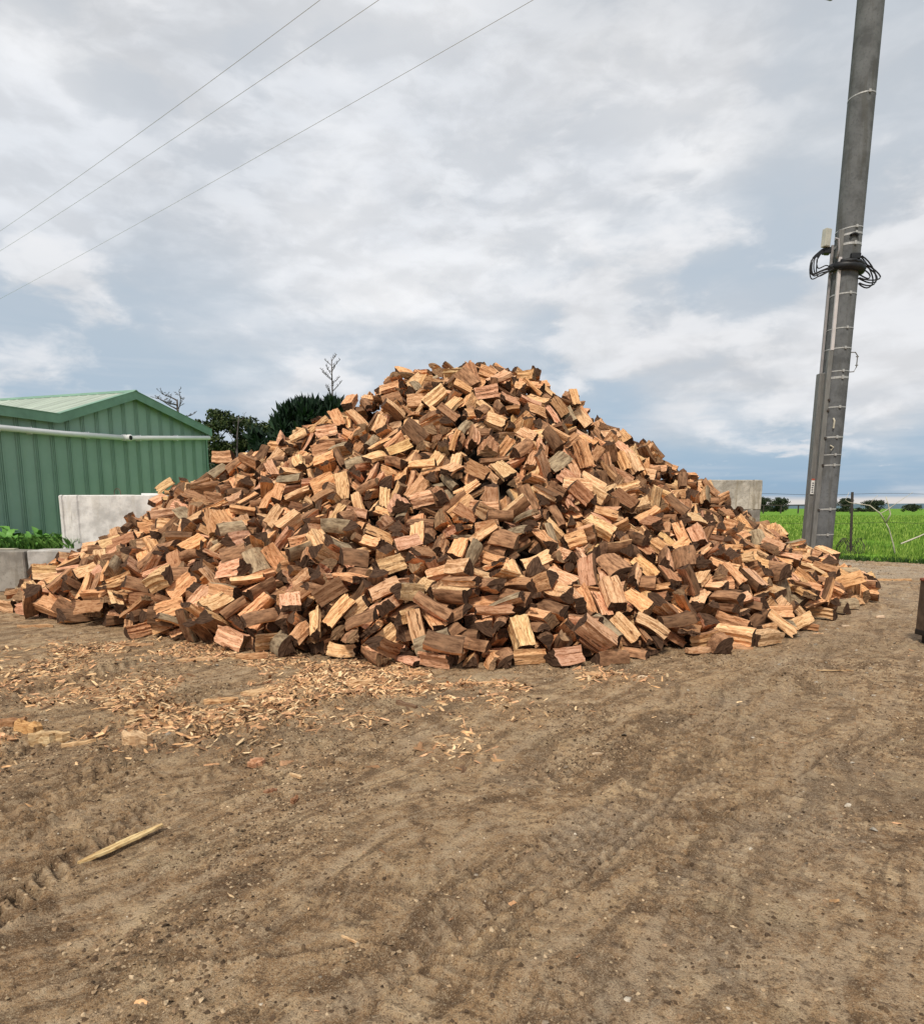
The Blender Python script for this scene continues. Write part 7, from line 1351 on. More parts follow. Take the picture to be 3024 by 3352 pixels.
-440,1059,39,157,36,-90,31,-475,1063,62,-118,29,-92,22,-409,966,30,24,-12,32,6,-458,1083,88,169,19,-101,26,-426,1221,164,-154,-2,-5,23,-413,1365,257,-112,34,-143,19,-448,1055,88,108,-3,-178,5,-362,941,56,-125,-24,137,21,
-394,1042,74,13,-14,6,26,-430,1043,76,-141,14,49,30,-357,1085,101,-140,-29,-12,9,-322,936,49,123,-6,-113,20,-431,1125,111,173,-21,112,19,-313,1654,204,-161,-14,-43,7,-292,1196,200,-11,-4,168,30,-278,1408,325,37,-26,105,33,
-306,1842,97,132,-12,66,18,-301,989,82,-69,-7,39,7,-335,1013,107,-28,6,-123,10,-211,1689,225,31,36,-152,19,-194,940,65,117,-24,97,21,-225,943,79,-130,2,40,22,-294,956,93,28,-8,110,3,-229,1148,206,-180,-13,-180,26,
-177,1588,304,-94,26,173,19,-236,1842,99,152,67,87,20,-146,893,60,-69,-21,16,10,-156,1522,345,-96,-58,-94,10,-118,1548,385,-16,-12,-32,22,-100,940,67,-157,20,100,31,-62,1385,418,-176,13,-9,11,-84,1620,340,3,-15,60,8,
-60,854,63,148,-2,-84,4,-81,1207,305,-47,4,-161,31,-22,1428,425,31,-35,-81,19,-43,1431,418,114,-1,-83,1,-25,1394,426,42,36,-136,6,-2,1439,434,-27,36,-106,5,-11,1789,205,-141,0,-55,34,49,1357,424,77,24,-14,4,
35,1425,433,-99,-20,-176,24,145,1209,287,155,-2,-33,10,68,1376,422,-126,42,-22,34,94,1624,334,-77,-1,155,19,32,1951,49,180,-6,58,7,111,1437,426,26,-12,-142,8,188,1680,297,91,49,43,25,158,844,32,-10,18,-107,27,
226,1592,343,-51,43,36,32,212,1611,336,135,64,106,15,152,1679,302,28,-4,81,15,167,1741,226,-97,-46,-38,1,245,1170,180,-96,22,-128,15,311,1172,158,40,-21,-180,8,274,1221,179,82,-14,105,33,248,912,36,-86,20,-130,35,
345,1205,168,25,20,-122,28,387,1218,157,80,7,-38,3,369,1285,195,-162,21,1,1,296,1731,246,38,47,146,27,280,872,27,56,-22,-161,20,371,1031,46,-156,2,-17,5,377,1094,102,-129,1,-93,27,363,1123,120,172,19,158,23,
360,1200,149,-160,0,-57,10,319,1729,218,169,-25,143,31,329,999,66,97,0,171,24,390,1064,66,-164,26,161,15,403,1077,77,23,-5,-32,7,371,1672,223,-126,49,-123,28,379,949,25,93,19,-39,10,447,1901,49,-45,70,35,3,
423,1007,21,121,-4,148,6,464,1015,24,-68,-14,81,32,479,1113,67,127,-18,-81,3,369,1700,210,38,-18,7,33,455,1050,17,75,39,-19,13,513,1061,9,-47,2,139,33,483,1054,23,14,-4,-35,9,510,1105,60,27,23,-19,34,
531,1212,77,-163,29,-63,12,491,1285,142,27,0,133,28,424,1784,120,109,47,-49,5,507,1258,117,-129,-14,-129,1,529,1116,43,171,44,138,25,535,1259,91,-21,-52,159,17,519,1293,114,156,-34,20,14,474,1516,209,-133,47,-5,21,
576,1141,40,-174,0,-9,32,596,1328,94,-93,-71,-116,27,615,1333,75,36,-50,38,4,668,1232,35,-95,-17,22,25,660,1216,18,-149,19,141,28,676,1259,46,7,9,-8,0,650,1399,84,150,-8,0,6,678,1316,55,176,-17,-56,27,
719,1445,63,105,5,-105,29,734,1537,68,163,5,-33,25,738,1437,66,-167,17,-109,24,775,1499,50,13,-7,-67,26,771,1284,10,173,-2,-118,16,856,1460,10,48,1,-107,22,-767,1328,57,-80,22,-104,5,-776,1232,38,117,-57,22,12,
-642,1135,53,147,-24,-154,31,-657,1179,62,14,-26,20,0,-606,1334,120,-129,-19,30,30,-637,1411,136,41,20,-115,19,-587,1094,41,160,26,-123,35,-605,1205,92,-16,-58,69,31,-595,1279,108,163,-81,25,27,-618,1393,148,-178,13,171,27,
-543,1083,64,-161,10,75,13,-605,1181,71,-166,-32,2,22,-550,1112,80,162,17,-127,6,-495,1028,39,61,-14,-176,6,-529,1048,50,77,81,-142,19,-533,1113,85,106,-29,62,29,-488,1026,47,176,0,64,20,-474,1213,159,30,-12,-15,19,
-472,1112,89,172,42,-11,7,-428,1016,52,-140,41,47,26,-379,1701,124,-160,-8,41,21,-445,1063,98,22,8,105,19,-424,1116,116,177,-9,150,31,-499,1812,24,178,-6,-59,16,-361,1022,71,169,-5,-140,31,-323,885,46,-107,32,-110,34,
-330,1690,171,50,18,164,2,-283,1728,169,48,-5,-11,30,-317,965,64,-27,6,64,14,-306,1099,118,-88,-36,-115,25,-317,1822,81,34,0,-159,11,-279,989,105,71,33,86,13,-298,1046,116,34,-20,-105,15,-264,1437,336,134,19,-92,4,
-265,1471,338,82,3,-153,0,-203,892,61,89,-18,67,30,-302,1067,126,-53,16,-169,11,-210,1519,344,10,6,-12,4,-167,1711,234,72,12,-15,30,-150,1973,16,-64,26,155,33,-117,875,64,166,17,-175,23,-71,1422,428,90,1,150,1,
-39,1621,337,-161,46,27,11,-60,1683,301,125,-4,68,8,-124,1885,95,-26,-31,-15,23,-42,1401,431,-58,-4,77,12,19,1824,175,9,-34,-47,8,-24,1371,420,35,43,-81,27,4,1471,449,163,6,159,32,17,1775,195,-3,-23,-119,30,
73,1391,427,-164,-5,-27,15,45,1407,431,-33,-16,30,5,44,1456,440,-113,-25,-115,21,113,1627,331,83,6,-30,20,119,1421,430,-78,29,35,28,104,1447,434,-150,6,-151,9,17,1829,153,53,-9,19,10,194,1731,249,128,2,177,1,
98,1937,85,-16,3,-42,12,153,835,40,9,16,-98,2,289,1024,105,-95,-5,-91,0,204,1720,267,-179,-24,-103,14,355,904,45,-29,17,145,35,341,1174,129,91,-31,134,27,354,1168,140,117,-8,-163,8,258,1521,354,-64,29,68,25,
257,1894,108,26,30,22,5,384,1044,81,-43,-1,-3,33,393,1203,138,136,14,-34,3,278,1799,158,-160,-52,-101,8,409,1063,87,163,17,170,35,404,1100,94,-104,33,-58,10,391,1160,105,169,-48,-131,35,407,1270,156,44,-57,86,8,
411,1534,272,21,-49,-42,35,429,1037,63,-155,-19,-71,7,466,1091,75,1,9,-92,10,399,1531,278,51,-35,-93,35,424,966,7,128,1,130,5,476,1054,36,166,-32,73,28,464,1065,56,-163,6,91,35,470,1147,77,179,-57,-110,28,
395,1501,277,88,34,66,29,445,1776,125,16,-32,154,5,399,1731,168,73,4,-62,17,538,1225,102,-21,15,101,20,462,1919,9,21,2,171,21,492,1482,216,-76,-2,-25,4,454,1574,216,-34,-26,-83,13,443,1750,130,-149,-44,-162,11,
545,1087,22,-138,32,125,29,522,1094,42,161,38,12,11,540,1130,59,58,-11,-155,15,580,1258,88,83,57,9,4,498,1273,124,-20,29,71,28,533,1540,200,6,-43,-177,4,468,1867,61,113,56,110,21,588,1125,19,1,17,171,26,
599,1178,40,-35,-31,-43,33,574,1304,89,47,36,-142,34,626,1352,90,-106,55,18,32,637,1218,47,-172,19,-34,22,591,1382,116,36,14,67,27,662,1280,59,-4,-9,-30,14,732,1593,85,169,2,-53,16,642,1185,7,-100,4,90,10,
667,1360,81,-58,-25,-162,5,647,1462,116,-1,5,134,20,745,1547,66,-121,-53,133,22,762,1418,49,-83,-19,112,25,772,1511,64,-73,5,-140,8,792,1502,34,123,28,-96,23,764,1455,55,54,-29,-48,12,-779,1270,50,-132,-18,118,15,
-648,1456,128,-68,81,-178,30,-677,1422,104,173,28,19,4,-668,1404,115,-56,54,-165,32,-650,1303,105,-47,8,-153,0,-656,1203,71,36,27,10,7,-573,1057,33,-9,-11,-121,19,-663,1344,116,179,28,-38,4,-576,1094,62,-145,12,-130,20,
-581,1145,85,-17,18,111,27,-439,1048,66,-18,-35,113,20,-380,1759,112,44,-45,-22,26,-415,1030,79,160,3,-68,31,-386,1464,279,47,-25,-73,25,-403,1888,24,83,-86,87,16,-366,1701,157,-103,-18,106,14,-377,1732,139,40,20,71,13,
-368,1918,22,-165,-32,-116,16,-324,994,79,-87,35,-28,13,-332,1014,80,-5,-18,-168,31,-345,1703,176,-55,47,-162,6,-362,1821,119,13,64,159,16,-184,899,58,26,10,-117,19,-188,1458,387,13,0,-174,27,-273,1863,61,-43,-41,-45,35,
-109,1366,423,-126,1,45,21,-95,1434,434,23,-19,-71,31,-57,1483,441,148,-57,6,29,-247,1866,93,-30,11,31,11,-76,1399,433,-173,-8,141,2,-50,1419,443,103,6,68,5,-87,2020,6,89,1,-69,25,-13,1839,161,144,-2,-134,24,
-23,859,75,20,2,-175,31,-15,1342,422,-19,1,-29,32,-24,1430,444,97,37,27,29,0,1797,179,141,-38,-40,11,23,1397,442,-105,23,-51,1,32,1476,451,101,23,111,5,62,1459,436,-70,-33,-122,26,-66,1949,62,-49,4,33,25,
145,1420,434,155,-1,-94,16,78,1409,435,-80,8,28,18,78,1450,435,-129,21,57,0,80,1624,352,151,-7,-39,27,173,1876,123,-62,-54,-96,32,80,1475,446,-12,30,15,16,177,1516,399,-87,-28,-121,13,127,1578,389,-13,11,-146,10,
251,1030,112,178,-39,141,35,280,1315,273,-180,13,63,25,236,878,51,-148,-6,-64,30,366,1140,133,62,7,128,13,410,1329,182,-61,18,-124,20,308,1777,196,-121,-25,176,11,388,1032,71,-87,17,9,33,348,1067,102,-45,-52,90,31,
380,1146,126,-73,-9,128,32,363,1300,192,-144,37,140,14,393,1022,60,18,25,118,14,361,1065,75,17,37,-113,35,391,1177,113,-169,16,-37,11,408,1241,153,-11,-17,152,4,403,1620,269,118,-16,74,17,310,914,20,2,26,177,19,
429,1251,135,-90,1,19,34,349,1748,185,133,57,133,1,457,1118,83,-116,34,57,34,418,1518,255,-50,34,86,32,491,1027,16,-30,-10,-26,3,489,1078,50,-138,-23,142,27,559,1051,8,43,-1,-47,29,503,1325,133,55,-38,148,13,
492,1496,201,70,-24,80,28,569,1566,165,-138,34,15,11,613,1147,23,61,-80,-115,24,598,1316,76,-67,16,163,27,701,1518,83,-45,18,-22,25,709,1378,61,50,8,150,25,729,1378,55,151,18,-60,29,765,1355,36,157,1,-153,33,
]).reshape(-1, 7)
NL = len(DATA)
pos = DATA[:, :3] / 100.
quat = np.array([tuple(Euler([R(float(v)) for v in row]).to_quaternion()) for row in DATA[:, 3:6]])
kind = DATA[:, 6]
VAR = [log_variant(k) for k in range(NVAR)]
PR = []
for Vv, Ff, Mm, kd in VAR:       # variants as pure quads (sawn ends fan out as triangles kept as tri list)
    T = []; TM = []
    for f, m_ in zip(Ff, Mm):
        T.append(f[:3]); TM.append(m_)
        if len(f) == 4: T.append((f[0], f[2], f[3])); TM.append(m_)
    PR.append((Vv, np.array(T), np.array(TM), kd))
lr = np.random.RandomState(99)
TINTS = [('pale tan', (.80, .515, .285), .32), ('warm orange', (.78, .445, .225), .34), ('pinkish', (.74, .425, .26), .16), ('yellowish', (.76, .50, .24), .012), ('brown', (.46, .245, .13), .12), ('dark brown', (.24, .125, .065), .03)]
tp = np.array([t[2] for t in TINTS]); tp /= tp.sum()
tix = lr.choice(len(TINTS), NL, p=tp)
tcol = np.array([TINTS[i][1] for i in tix]) * lr.uniform(.84, 1.14, (NL, 1)) * lr.uniform(.96, 1.04, (NL, 3))
bsel = lr.rand(NL)
bcol = np.where(bsel[:, None] < .15, (.33, .255, .165), np.where(bsel[:, None] < .70, (.33, .18, .098), (.19, .105, .058))) * lr.uniform(.8, 1.2, (NL, 1))
ecol = np.where(lr.rand(NL)[:, None] < .18, (.26, .165, .095), (.085, .050, .032)) * lr.uniform(.8, 1.2, (NL, 1))
loff = lr.uniform(-300, 300, (NL, 3)) * (1, 0, 0)
def rotm(i): return np.array(Quaternion(quat[i]).to_matrix())
def wood_mesh(name, V, T, TM, lc, t, b, e):
    me = np_mesh(name, V, T, WOOD, TM)
    n = len(V); one = np.ones((n, 1))
    add_attr(me, 'lc', 'FLOAT_VECTOR', lc)
    for nm, c in (('tint', t), ('btint', b), ('etint', e)): add_attr(me, nm, 'FLOAT_COLOR', np.hstack([np.broadcast_to(c, (n, 3)), one]))
    return me
FORM = {'quarter': 'quarter-round', 'half': 'half-round', 'slab': 'slab-shaped', 'wedge': 'wedge-shaped', 'block': 'squared', 'sliver': 'stick-shaped', 'round': 'round'}
items = []
NI = min(300, NL)
for i in range(NI):
    Vv, T, TM, kd = PR[kind[i]]; Rm = rotm(i)
    # which side faces the viewer
    A = Vv[T[:, 0]]; nrm = np.cross(Vv[T[:, 1]] - A, Vv[T[:, 2]] - A) @ Rm.T
    view = np.array([0, 0, 1.7]) - pos[i]; view /= np.linalg.norm(view)
    c_ = np.cross(Vv[T[:, 1]] - A, Vv[T[:, 2]] - A)
    if ((A - Vv.mean(0)) * c_).sum() < 0: nrm = -nrm
    s_ = np.maximum(nrm @ view, 0); vis = [s_[TM == k].sum() for k in range(3)]
    side = int(np.argmax(vis)); ax = Rm[:, 0]
    if abs(ax[2]) > .72: pose = 'standing upright'
    elif abs(ax @ view) > .72: pose = 'pointing forward'
    elif abs(ax[2]) < .2: pose = 'lying level'
    else: pose = 'slanting up right' if ax[0] * ax[2] > 0 else 'slanting up left'
    look = TINTS[tix[i]][0]
    if side == 1: look = 'grey bark' if bsel[i] < .15 else 'brown bark'
    if side == 2: look = 'end-on'
    x, y, z = pos[i]; px = x / y
    if z < .22: zone = 'foot of heap'
    elif z < .75: zone = 'just above foot'
    elif z < 1.7: zone = 'low on heap'
    elif z < 3.0: zone = 'midway up heap'
    else: zone = 'heap crown'
    hz_ = 'far left' if px < -.47 else 'left' if px < -.25 else 'centre left' if px < -.06 else 'centre' if px < .10 else 'centre right' if px < .27 else 'right' if px < .42 else 'far right'
    items.append((i, look, FORM[kd], pose, zone, hz_, px, z, vis))
from collections import defaultdict
grp = defaultdict(list)
for it in items:
    i, look, form, pose, zone, hz_, px, z, vis = it
    grp[(look, form, pose, zone, hz_)].append(it)
LAB = {}
ORD = {2: ['left one of two', 'right one of two'], 3: ['leftmost of three', 'middle of three', 'rightmost of three'],
       4: ['leftmost of four', 'second of four', 'third of four', 'rightmost of four'], 5: ['leftmost of five', 'second of five', 'third of five', 'fourth of five', 'rightmost of five']}
for key, its in grp.items():
    look, form, pose, zone, hz_ = key
    its.sort(key=lambda t: t[6]); n = len(its)
    for q, it in enumerate(its):
        pre = '' if n == 1 else (', ' + ORD[n][q] if n in ORD else ', number %d from left' % (q + 1))
        LAB[it[0]] = f"{look} {form} log {pose}, {zone}, {hz_}{pre}"
for i in range(NI):
    Vv, T, TM, kd = PR[kind[i]]
    bk = (TM == 1) & (kd != 'round')
    um = np.unique(T[~bk]); mm = -np.ones(len(Vv), int); mm[um] = np.arange(len(um))
    me_i = wood_mesh('firewood_log', Vv[um], mm[T[~bk]], TM[~bk], Vv[um] + loff[i], tcol[i], bcol[i], ecol[i])
    o = bpy.data.objects.new('firewood_log', me_i); o.location = pos[i]; o.rotation_mode = 'QUATERNION'; o.rotation_quaternion = quat[i]
    link(o); tag(o, LAB[i], 'log', 'split firewood logs heaped in the yard')
    if bk.any():
        used = np.unique(T[bk]); mp = -np.ones(len(Vv), int); mp[used] = np.arange(len(used))
        mb_ = wood_mesh('bark', Vv[used], mp[T[bk]], np.ones(bk.sum(), int), Vv[used] + loff[i], tcol[i], bcol[i], ecol[i])
        mb_.polygons.foreach_set('use_smooth', np.ones(len(mb_.polygons), bool))
        link(bpy.data.objects.new('bark', mb_), o)
VV = []; TT = []; MM = []; LC = []; C1 = []; C2 = []; C3 = []; off = 0
for i in range(NI, NL):
    Vv, T, TM, kd = PR[kind[i]]; n = len(Vv)
    VV.append(Vv @ rotm(i).T + pos[i]); TT.append(T + off); MM.append(TM); LC.append(Vv + loff[i])
    for Cx, c in ((C1, tcol), (C2, bcol), (C3, ecol)): Cx.append(np.broadcast_to(c[i], (n, 3)))
    off += n
me = wood_mesh('firewood_heap', np.vstack(VV), np.vstack(TT), np.concatenate(MM), np.vstack(LC), np.vstack(C1), np.vstack(C2), np.vstack(C3))
tag(link(bpy.data.objects.new('firewood_heap', me)), 'rest of the great heap of split firewood logs, smaller and partly buried pieces', 'firewood', 'split firewood logs heaped in the yard', 'stuff')

# ------------------------------------------------------------------ chips, splinters, stones
def chip_mesh(seed, L, W_, H_):
    rs = np.random.RandomState(seed); n = 7; top = []
    for i in range(n):
        t = i / (n - 1); x = (t - .5) * L; w_ = W_ * .5 * (math.sin(math.pi * (t * .86 + .07)) ** .45) * rs.uniform(.75, 1.2)
        b = rs.uniform(-.1, .1) * W_
        top.append((x + rs.uniform(-.02, .02) * L, b - w_, b + w_))
    V = []; F = []
    for i, (x, a, b) in enumerate(top):
        z = H_ * rs.uniform(.7, 1.15)
        V += [(x, a, 0), (x, b, 0), (x, b * .9, z), (x, (a + b) / 2, z * rs.uniform(.9, 1.35)), (x, a * .9, z)]
    for i in range(n - 1):
        for k in range(5):
            a, b = i*5 + k, i*5 + (k + 1) % 5; c, d = b + 5, a + 5
            F += [(a, b, c), (a, c, d)]
    for i0, s in ((0, 1), ((n-1)*5, -1)):
        q = [i0 + k for k in range(5)]
        for k in range(1, 4): F.append((q[0], q[k], q[k+1])[::s])
    return np.array(V), np.array(F)
BIG = [  # x, y, length, width, thickness, angle, label
    (-1.72, 3.27, .46, .052, .014, 60, 'long pale yellow splinter lying alone on the dirt at lower left', (.70, .52, .26)),
    (-2.37, 4.80, .20, .13, .09, -10, 'chunky pale split block lying alone on the dirt left of the tyre tracks', (.66, .46, .27)),
    (-1.88, 6.25, .36, .15, .03, 40, 'broad pale flake of wood in the chip patch before the heap', (.66, .44, .24)),
    (-2.15, 5.95, .30, .11, .03, 28, 'broad orange flake of wood left of the larger pale flake', (.62, .38, .19)),
    (-.49, 5.84, .24, .06, .04, -38, 'dark brown sliver of bark at the right end of the chip patch', (.20, .12, .07)),
    (1.30, 6.93, .27, .06, .03, -2, 'flat pale stick lying at the very front foot of the heap', (.66, .43, .24)),
    (1.83, 6.78, .10, .04, .02, 10, 'small white chip on a dark patch right of the front logs', (.75, .60, .42)),
    (2.76, 7.90, .28, .19, .05, 12, 'orange slab chunk lying just off the right front foot of the heap', (.58, .34, .19)),
    (3.34, 8.30, .44, .16, .05, -24, 'long flat orange slab lying off the right front foot of the heap', (.58, .34, .19)),
    (6.95, 12.24, .50, .11, .06, -3, 'flat stick lying off the far right foot of the heap', (.62, .40, .21)),
    (-1.38, 4.40, .12, .09, .03, 70, 'small reddish flake on the dirt below the tyre tracks', (.52, .28, .16)),
    (-3.37, 5.15, .28, .16, .09, -30, 'orange chunk in the loose litter at the left edge', (.62, .36, .15)),
    (-3.08, 4.93, .26, .10, .09, 30, 'pale bent chunk in the loose litter at the left edge', (.68, .50, .28)),
    (-3.62, 5.30, .24, .10, .05, 10, 'brown chunk farthest left in the loose litter', (.40, .22, .11)),
    (-2.80, 4.82, .22, .05, .03, 32, 'pale stick just right of the loose litter', (.68, .46, .25)),
    (-2.73, 5.58, .13, .06, .03, 0, 'pale chip above the lone block on the left', (.66, .46, .26)),
    (10.25, 16.4, .95, .12, .05, -4, 'long thin stick on the gravel right of the power pole', (.60, .38, .2)),
    (6.53, 10.6, .14, .06, .03, 0, 'pale chip on the dirt near the rusty bin', (.70, .52, .36)),
    (-.44, 2.48, .09, .012, .008, -32, 'tiny pale splinter on the dirt at lower middle', (.60, .40, .22)),
    (-1.06, 4.18, .12, .03, .015, -40, 'thin pale splinter near the small reddish flake', (.66, .46, .26)),
    (-.98, 3.80, .07, .04, .03, 80, 'small dark red chip standing on the dirt', (.34, .18, .10)),
    (-1.02, 6.52, .34, .12, .05, 24, 'pale slab in the thickest part of the chip patch', (.68, .44, .24)),
    (-1.16, 3.95, .08, .04, .02, 20, 'little brown chip beside the dark red chip', (.36, .2, .12)),
    (3.91, 7.05, .40, .022, .012, 2, 'long thin twig lying on the dirt at right', (.52, .36, .2)),
    (-3.0, 7.6, .42, .07, .03, 12, 'long pale strip of wood on the dirt before the left foot', (.62, .40, .22)),
    (-4.1, 8.4, .5, .05, .03, 6, 'long brown strip farther back on the dirt at left', (.50, .30, .16)),
    (-2.4, 7.7, .36, .09, .05, 16, 'orange slab lying before the left foot of the heap', (.60, .35, .18)),
    (-6.1, 9.7, .5, .06, .04, 4, 'long stick in front of the far left foot of the heap', (.55, .34, .18)),
    (.95, 4.6, .08, .03, .015, 0, 'small pale chip on the dirt in the middle', (.6, .45, .3)),
    (-.15, 5.0, .13, .02, .012, 30, 'small splinter in the middle of the yard', (.6, .4, .22)),
    (.25, 6.60, .20, .05, .02, 14, 'pale splinter in front of the square front log', (.66, .43, .24)),
    (-.45, 6.9, .24, .05, .025, -14, 'orange splinter under the front logs left of centre', (.62, .36, .18)),
    (4.9, 9.3, .15, .05, .02, 8, 'pale chip off the right foot of the heap', (.68, .48, .3)),
    (5.6, 9.9, .10, .05, .02, -8, 'tiny white chip off the right foot of the heap', (.7, .55, .4))]
for k, (x, y, L_, W_, H_, ang, lab, col_) in enumerate(BIG):
    V, F = chip_mesh(300 + k, L_, W_, H_)
    dxy = np.linspace(-.4, .4, 7) * L_; z = float(yard_height(x + dxy * math.cos(R(ang)), y + dxy * math.sin(R(ang))).max())
    me = wood_mesh('wood_chip', V, F, np.zeros(len(F), int), V + 3.1 * k, np.array(col_), np.array((.2, .12, .07)), np.array((.2, .12, .07)))
    o = link(bpy.data.objects.new('wood_chip', me)); o.location = (x, y, z - H_ * .3); o.rotation_euler = (R((k * 37) % 7 - 3), R(((k * 53) % 5 - 2) * (.2 if L_ > .3 else 1)), R(ang)); tag(o, lab, 'wood chip')
def scatter(name, n, sampler, shapes, smin, smax, mats, cols, seed, label, cat, sink=.25, tilt=.35, attr=True):
    rs = np.random.RandomState(seed); X, Y = sampler(rs, n); n = len(X)
    Z = yard_height(X, Y); s = smin + (smax - smin) * rs.rand(n) ** 2.9; a = rs.uniform(0, 2*math.pi, n)
    t1 = rs.normal(size=n) * tilt; t2 = rs.normal(size=n) * tilt; ci = rs.randint(len(cols), size=n); sh = rs.randint(len(shapes), size=n)
    Vs = []; Fs = []; Cs = []; off = 0; LCs = []
    for k, (V, F) in enumerate(shapes):
        ix = np.where(sh == k)[0]; m = len(ix)
        if not m: continue
        ca, sa = np.cos(a[ix]), np.sin(a[ix])
        P = V[None] * s[ix][:, None, None]
        P = np.stack([P[..., 0], P[..., 1] - P[..., 2] * t1[ix][:, None], P[..., 2] + P[..., 0] * t2[ix][:, None] + P[..., 1] * t1[ix][:, None]], -1)
        Q = np.stack([P[..., 0] * ca[:, None] - P[..., 1] * sa[:, None], P[..., 0] * sa[:, None] + P[..., 1] * ca[:, None], P[..., 2]], -1)
        Q += np.stack([X[ix], Y[ix], Z[ix] + s[ix] * (.02 - sink * .1)], -1)[:, None]
        Vs.append(Q.reshape(-1, 3)); Fs.append((F[None] + (np.arange(m) * len(V))[:, None, None] + off).reshape(-1, F.shape[1])); off += m * len(V)
        c = np.array(cols)[ci[ix]] * rs.uniform(.55, 1.15, (m, 1)); Cs.append(np.repeat(c, len(V), 0)); LCs.append(np.tile(V, (m, 1)) * .3 + np.repeat(rs.uniform(-9, 9, (m, 3)), len(V), 0))
    V = np.vstack(Vs); F = np.vstack(Fs); C = np.vstack(Cs)
    me = np_mesh(name, V, F, mats)
    add_attr(me, 'tint', 'FLOAT_COLOR', np.hstack([C, np.ones((len(C), 1))])); add_attr(me, 'lc', 'FLOAT_VECTOR', np.vstack(LCs))
    tag(link(bpy.data.objects.new(name, me)), label, cat, kind='stuff')
def tinted(name, var=.3, scale=8.):
    m, t = mat(name); tint = t.n('ShaderNodeAttribute', attribute_name='tint').outputs['Color']
    n = t.noise(t.n('ShaderNodeAttribute', attribute_name='lc').outputs['Vector'], scale, 3, .6)
    finish(t, t.mix(1.0, tint, t.ramp(n, [(.3, (1 - var,) * 3), (.7, (1 + var,) * 3)]), 'MULTIPLY'), .9, None, spec=.15); return m
M_CHIP = tinted('splinter'); M_STONE = tinted('stone_clod')
# unit shapes, about 1 long
def sliver(seed):
    rs = np.random.RandomState(seed); w_ = rs.uniform(.10, .42); h = rs.uniform(.05, .12)
    b0, b1 = rs.uniform(-.10, .10, 2); a0 = rs.uniform(.2, .95) * w_ / 2; a1 = rs.uniform(.2, .95) * w_ / 2
    V = np.array([(-.5 + b0, w_/2 * .6, 0), (-.5 - b0, -a0, 0), (.5 + b1, -w_/2 * .8, 0), (.5 - b1, a1 * .3, 0), (.42, a1, 0), (-.3, w_/2, 0), (-.34, 0, h), (.36, 0, h * rs.uniform(.5, 1.8))]) + rs.uniform(-.04, .04, (8, 3)) * (1, .8, .3)
    F = np.array([(0, 1, 6), (1, 2, 7), (1, 7, 6), (2, 3, 7), (3, 4, 7), (4, 5, 6), (4, 6, 7), (5, 0, 6)])
    return V, F
def pebble(seed):
    rs = np.random.RandomState(seed)
    V = np.array([(.5, 0, 0), (.2, .42, 0), (-.3, .36, 0), (-.5, 0, 0), (-.25, -.38, 0), (.25, -.4, 0), (.1, .05, .33), (-.15, -.05, .3)]) * rs.uniform(.75, 1.2, (8, 1)) + rs.uniform(-.05, .05, (8, 3))
    F = np.array([(0, 1, 6), (1, 2, 6), (2, 7, 6), (2, 3, 7), (3, 4, 7), (4, 5, 7), (5, 6, 7), (5, 0, 6)])
    return V, F
def dens_sampler(dens, x0, x1, y0, y1):
    def f(rs, n):
        X = np.zeros(0); Y = np.zeros(0)
        while len(X) < n:
            x = rs.uniform(x0, x1, n * 2); y = rs.uniform(y0, y1, n * 2); k = rs.rand(n * 2) < dens(x, y); X = np.append(X, x[k]); Y = np.append(Y, y[k])
        return X[:n], Y[:n]
    return f
CC = [(.76, .50, .27), (.74, .44, .22), (.70, .40, .22), (.80, .58, .34), (.52, .29, .15), (.34, .19, .10), (.20, .12, .07)]
sl_ = [sliver(k) for k in range(8)]; pb = [pebble(k) for k in range(8)]
scatter('wood_splinters', 23000, dens_sampler(lambda x, y: np.clip(chip_density(x, y) ** 1.3, 0, 1), -7, 2.2, 4.0, 9.2), sl_, .008, .125, [M_CHIP], CC, 1, 'loose splinters and shavings strewn on the dirt before the heap', 'wood chips')
scatter('scattered_chips', 700, dens_sampler(lambda x, y: np.clip(.10 + .9 * (fbm(x * .8, y * .8, 2) > .1), 0, 1) * (y < 16), -7, 9, 1.8, 13), sl_, .015, .075, [M_CHIP], CC, 2, 'odd wood chips scattered over the rest of the yard', 'wood chips')
SC = [(.30, .20, .12), (.38, .27, .165), (.20, .13, .075), (.48, .36, .23), (.10, .065, .04), (.13, .085, .05)]
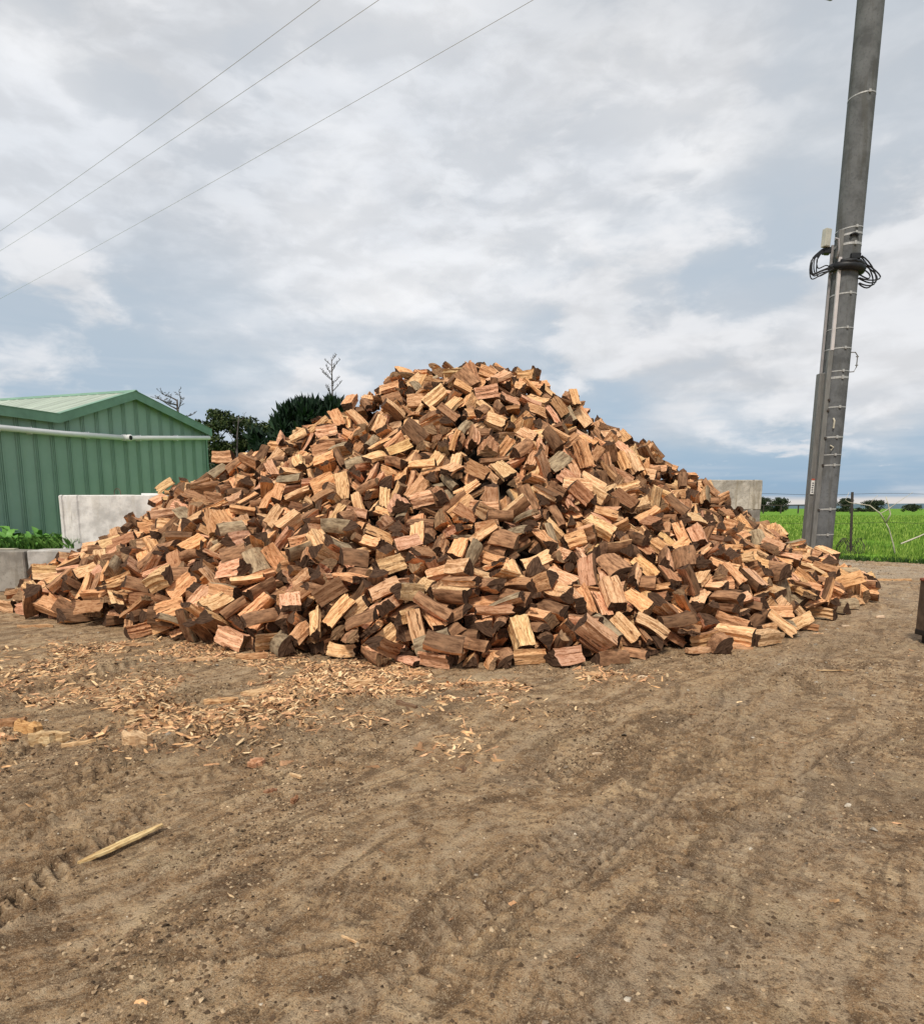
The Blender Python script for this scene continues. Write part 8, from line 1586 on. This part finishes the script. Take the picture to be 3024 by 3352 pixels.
def clod_d(x, y): return np.clip((fbm(x * 1.1, y * 1.1, 7, 3) + .03) * 3.2, .16, 1) * np.clip(4.0 / (y + 1), .10, 1)
scatter('dirt_clods', 76000, dens_sampler(clod_d, -5, 6, 1.8, 9), pb, .005, .028, [M_STONE], SC, 3, 'crumbs and clods of dirt on the yard', 'dirt clods', sink=.6)
scatter('gravel', 8000, dens_sampler(lambda x, y: np.clip((x - .3 * y) / 4 + .1 + (y > 16) * .9, .05, 1), -6, 18, 2, 23.4), pb, .010, .055, [M_STONE], [(.38, .32, .25), (.46, .40, .32), (.28, .22, .16), (.20, .155, .11)], 4, 'loose grey gravel over the right and far side of the yard', 'gravel', sink=.5)
scatter('pale_pebbles', 90, dens_sampler(lambda x, y: np.full(x.shape, .5), -4, 6, 1.8, 9), pb, .010, .03, [M_STONE], [(.56, .49, .39), (.60, .52, .41)], 5, 'few pale pebbles on the dirt', 'pebbles', sink=.4)

# ------------------------------------------------------------------ rusty steel bin at the right edge
def bin_():
    root = empty('rusty_steel_bin', (6.25, 8.25, .0), 'rusty red-brown steel bin with black base, cut by the right edge of the picture', 'steel bin')
    w_, d_, h_ = .84, .9, .66
    MB().box((0, -d_/2 + .01, .15 + h_/2), (w_ - .02, .012, h_), None, .002).build('front_panel', M_RUST, root)
    MB().box((0, d_/2, .15 + h_/2), (w_ - .02, .012, h_), None, .002).build('back_panel', M_RUST, root)
    for s in (-1, 1): MB().box((s * (w_/2), 0, .15 + h_/2), (.012, d_ - .01, h_), None, .002).build('side_panel', M_RUSTB, root)
    MB().box((0, 0, .14), (w_ + .02, d_ + .02, .08), None, .02).build('base', M_BLKST, root)
    MB().box((0, 0, .05), (w_ - .1, d_ - .1, .1), None, .01).build('skid', M_BLKST, root)
    e = .15 + h_
    for a, b in [((-w_/2, -d_/2), (w_/2, -d_/2)), ((w_/2, -d_/2), (w_/2, d_/2)), ((w_/2, d_/2), (-w_/2, d_/2)), ((-w_/2, d_/2), (-w_/2, -d_/2))]:
        MB().tube([(a[0], a[1], e), (b[0], b[1], e)], .018, 8).build('rim', M_RUST, root, True)
bin_()
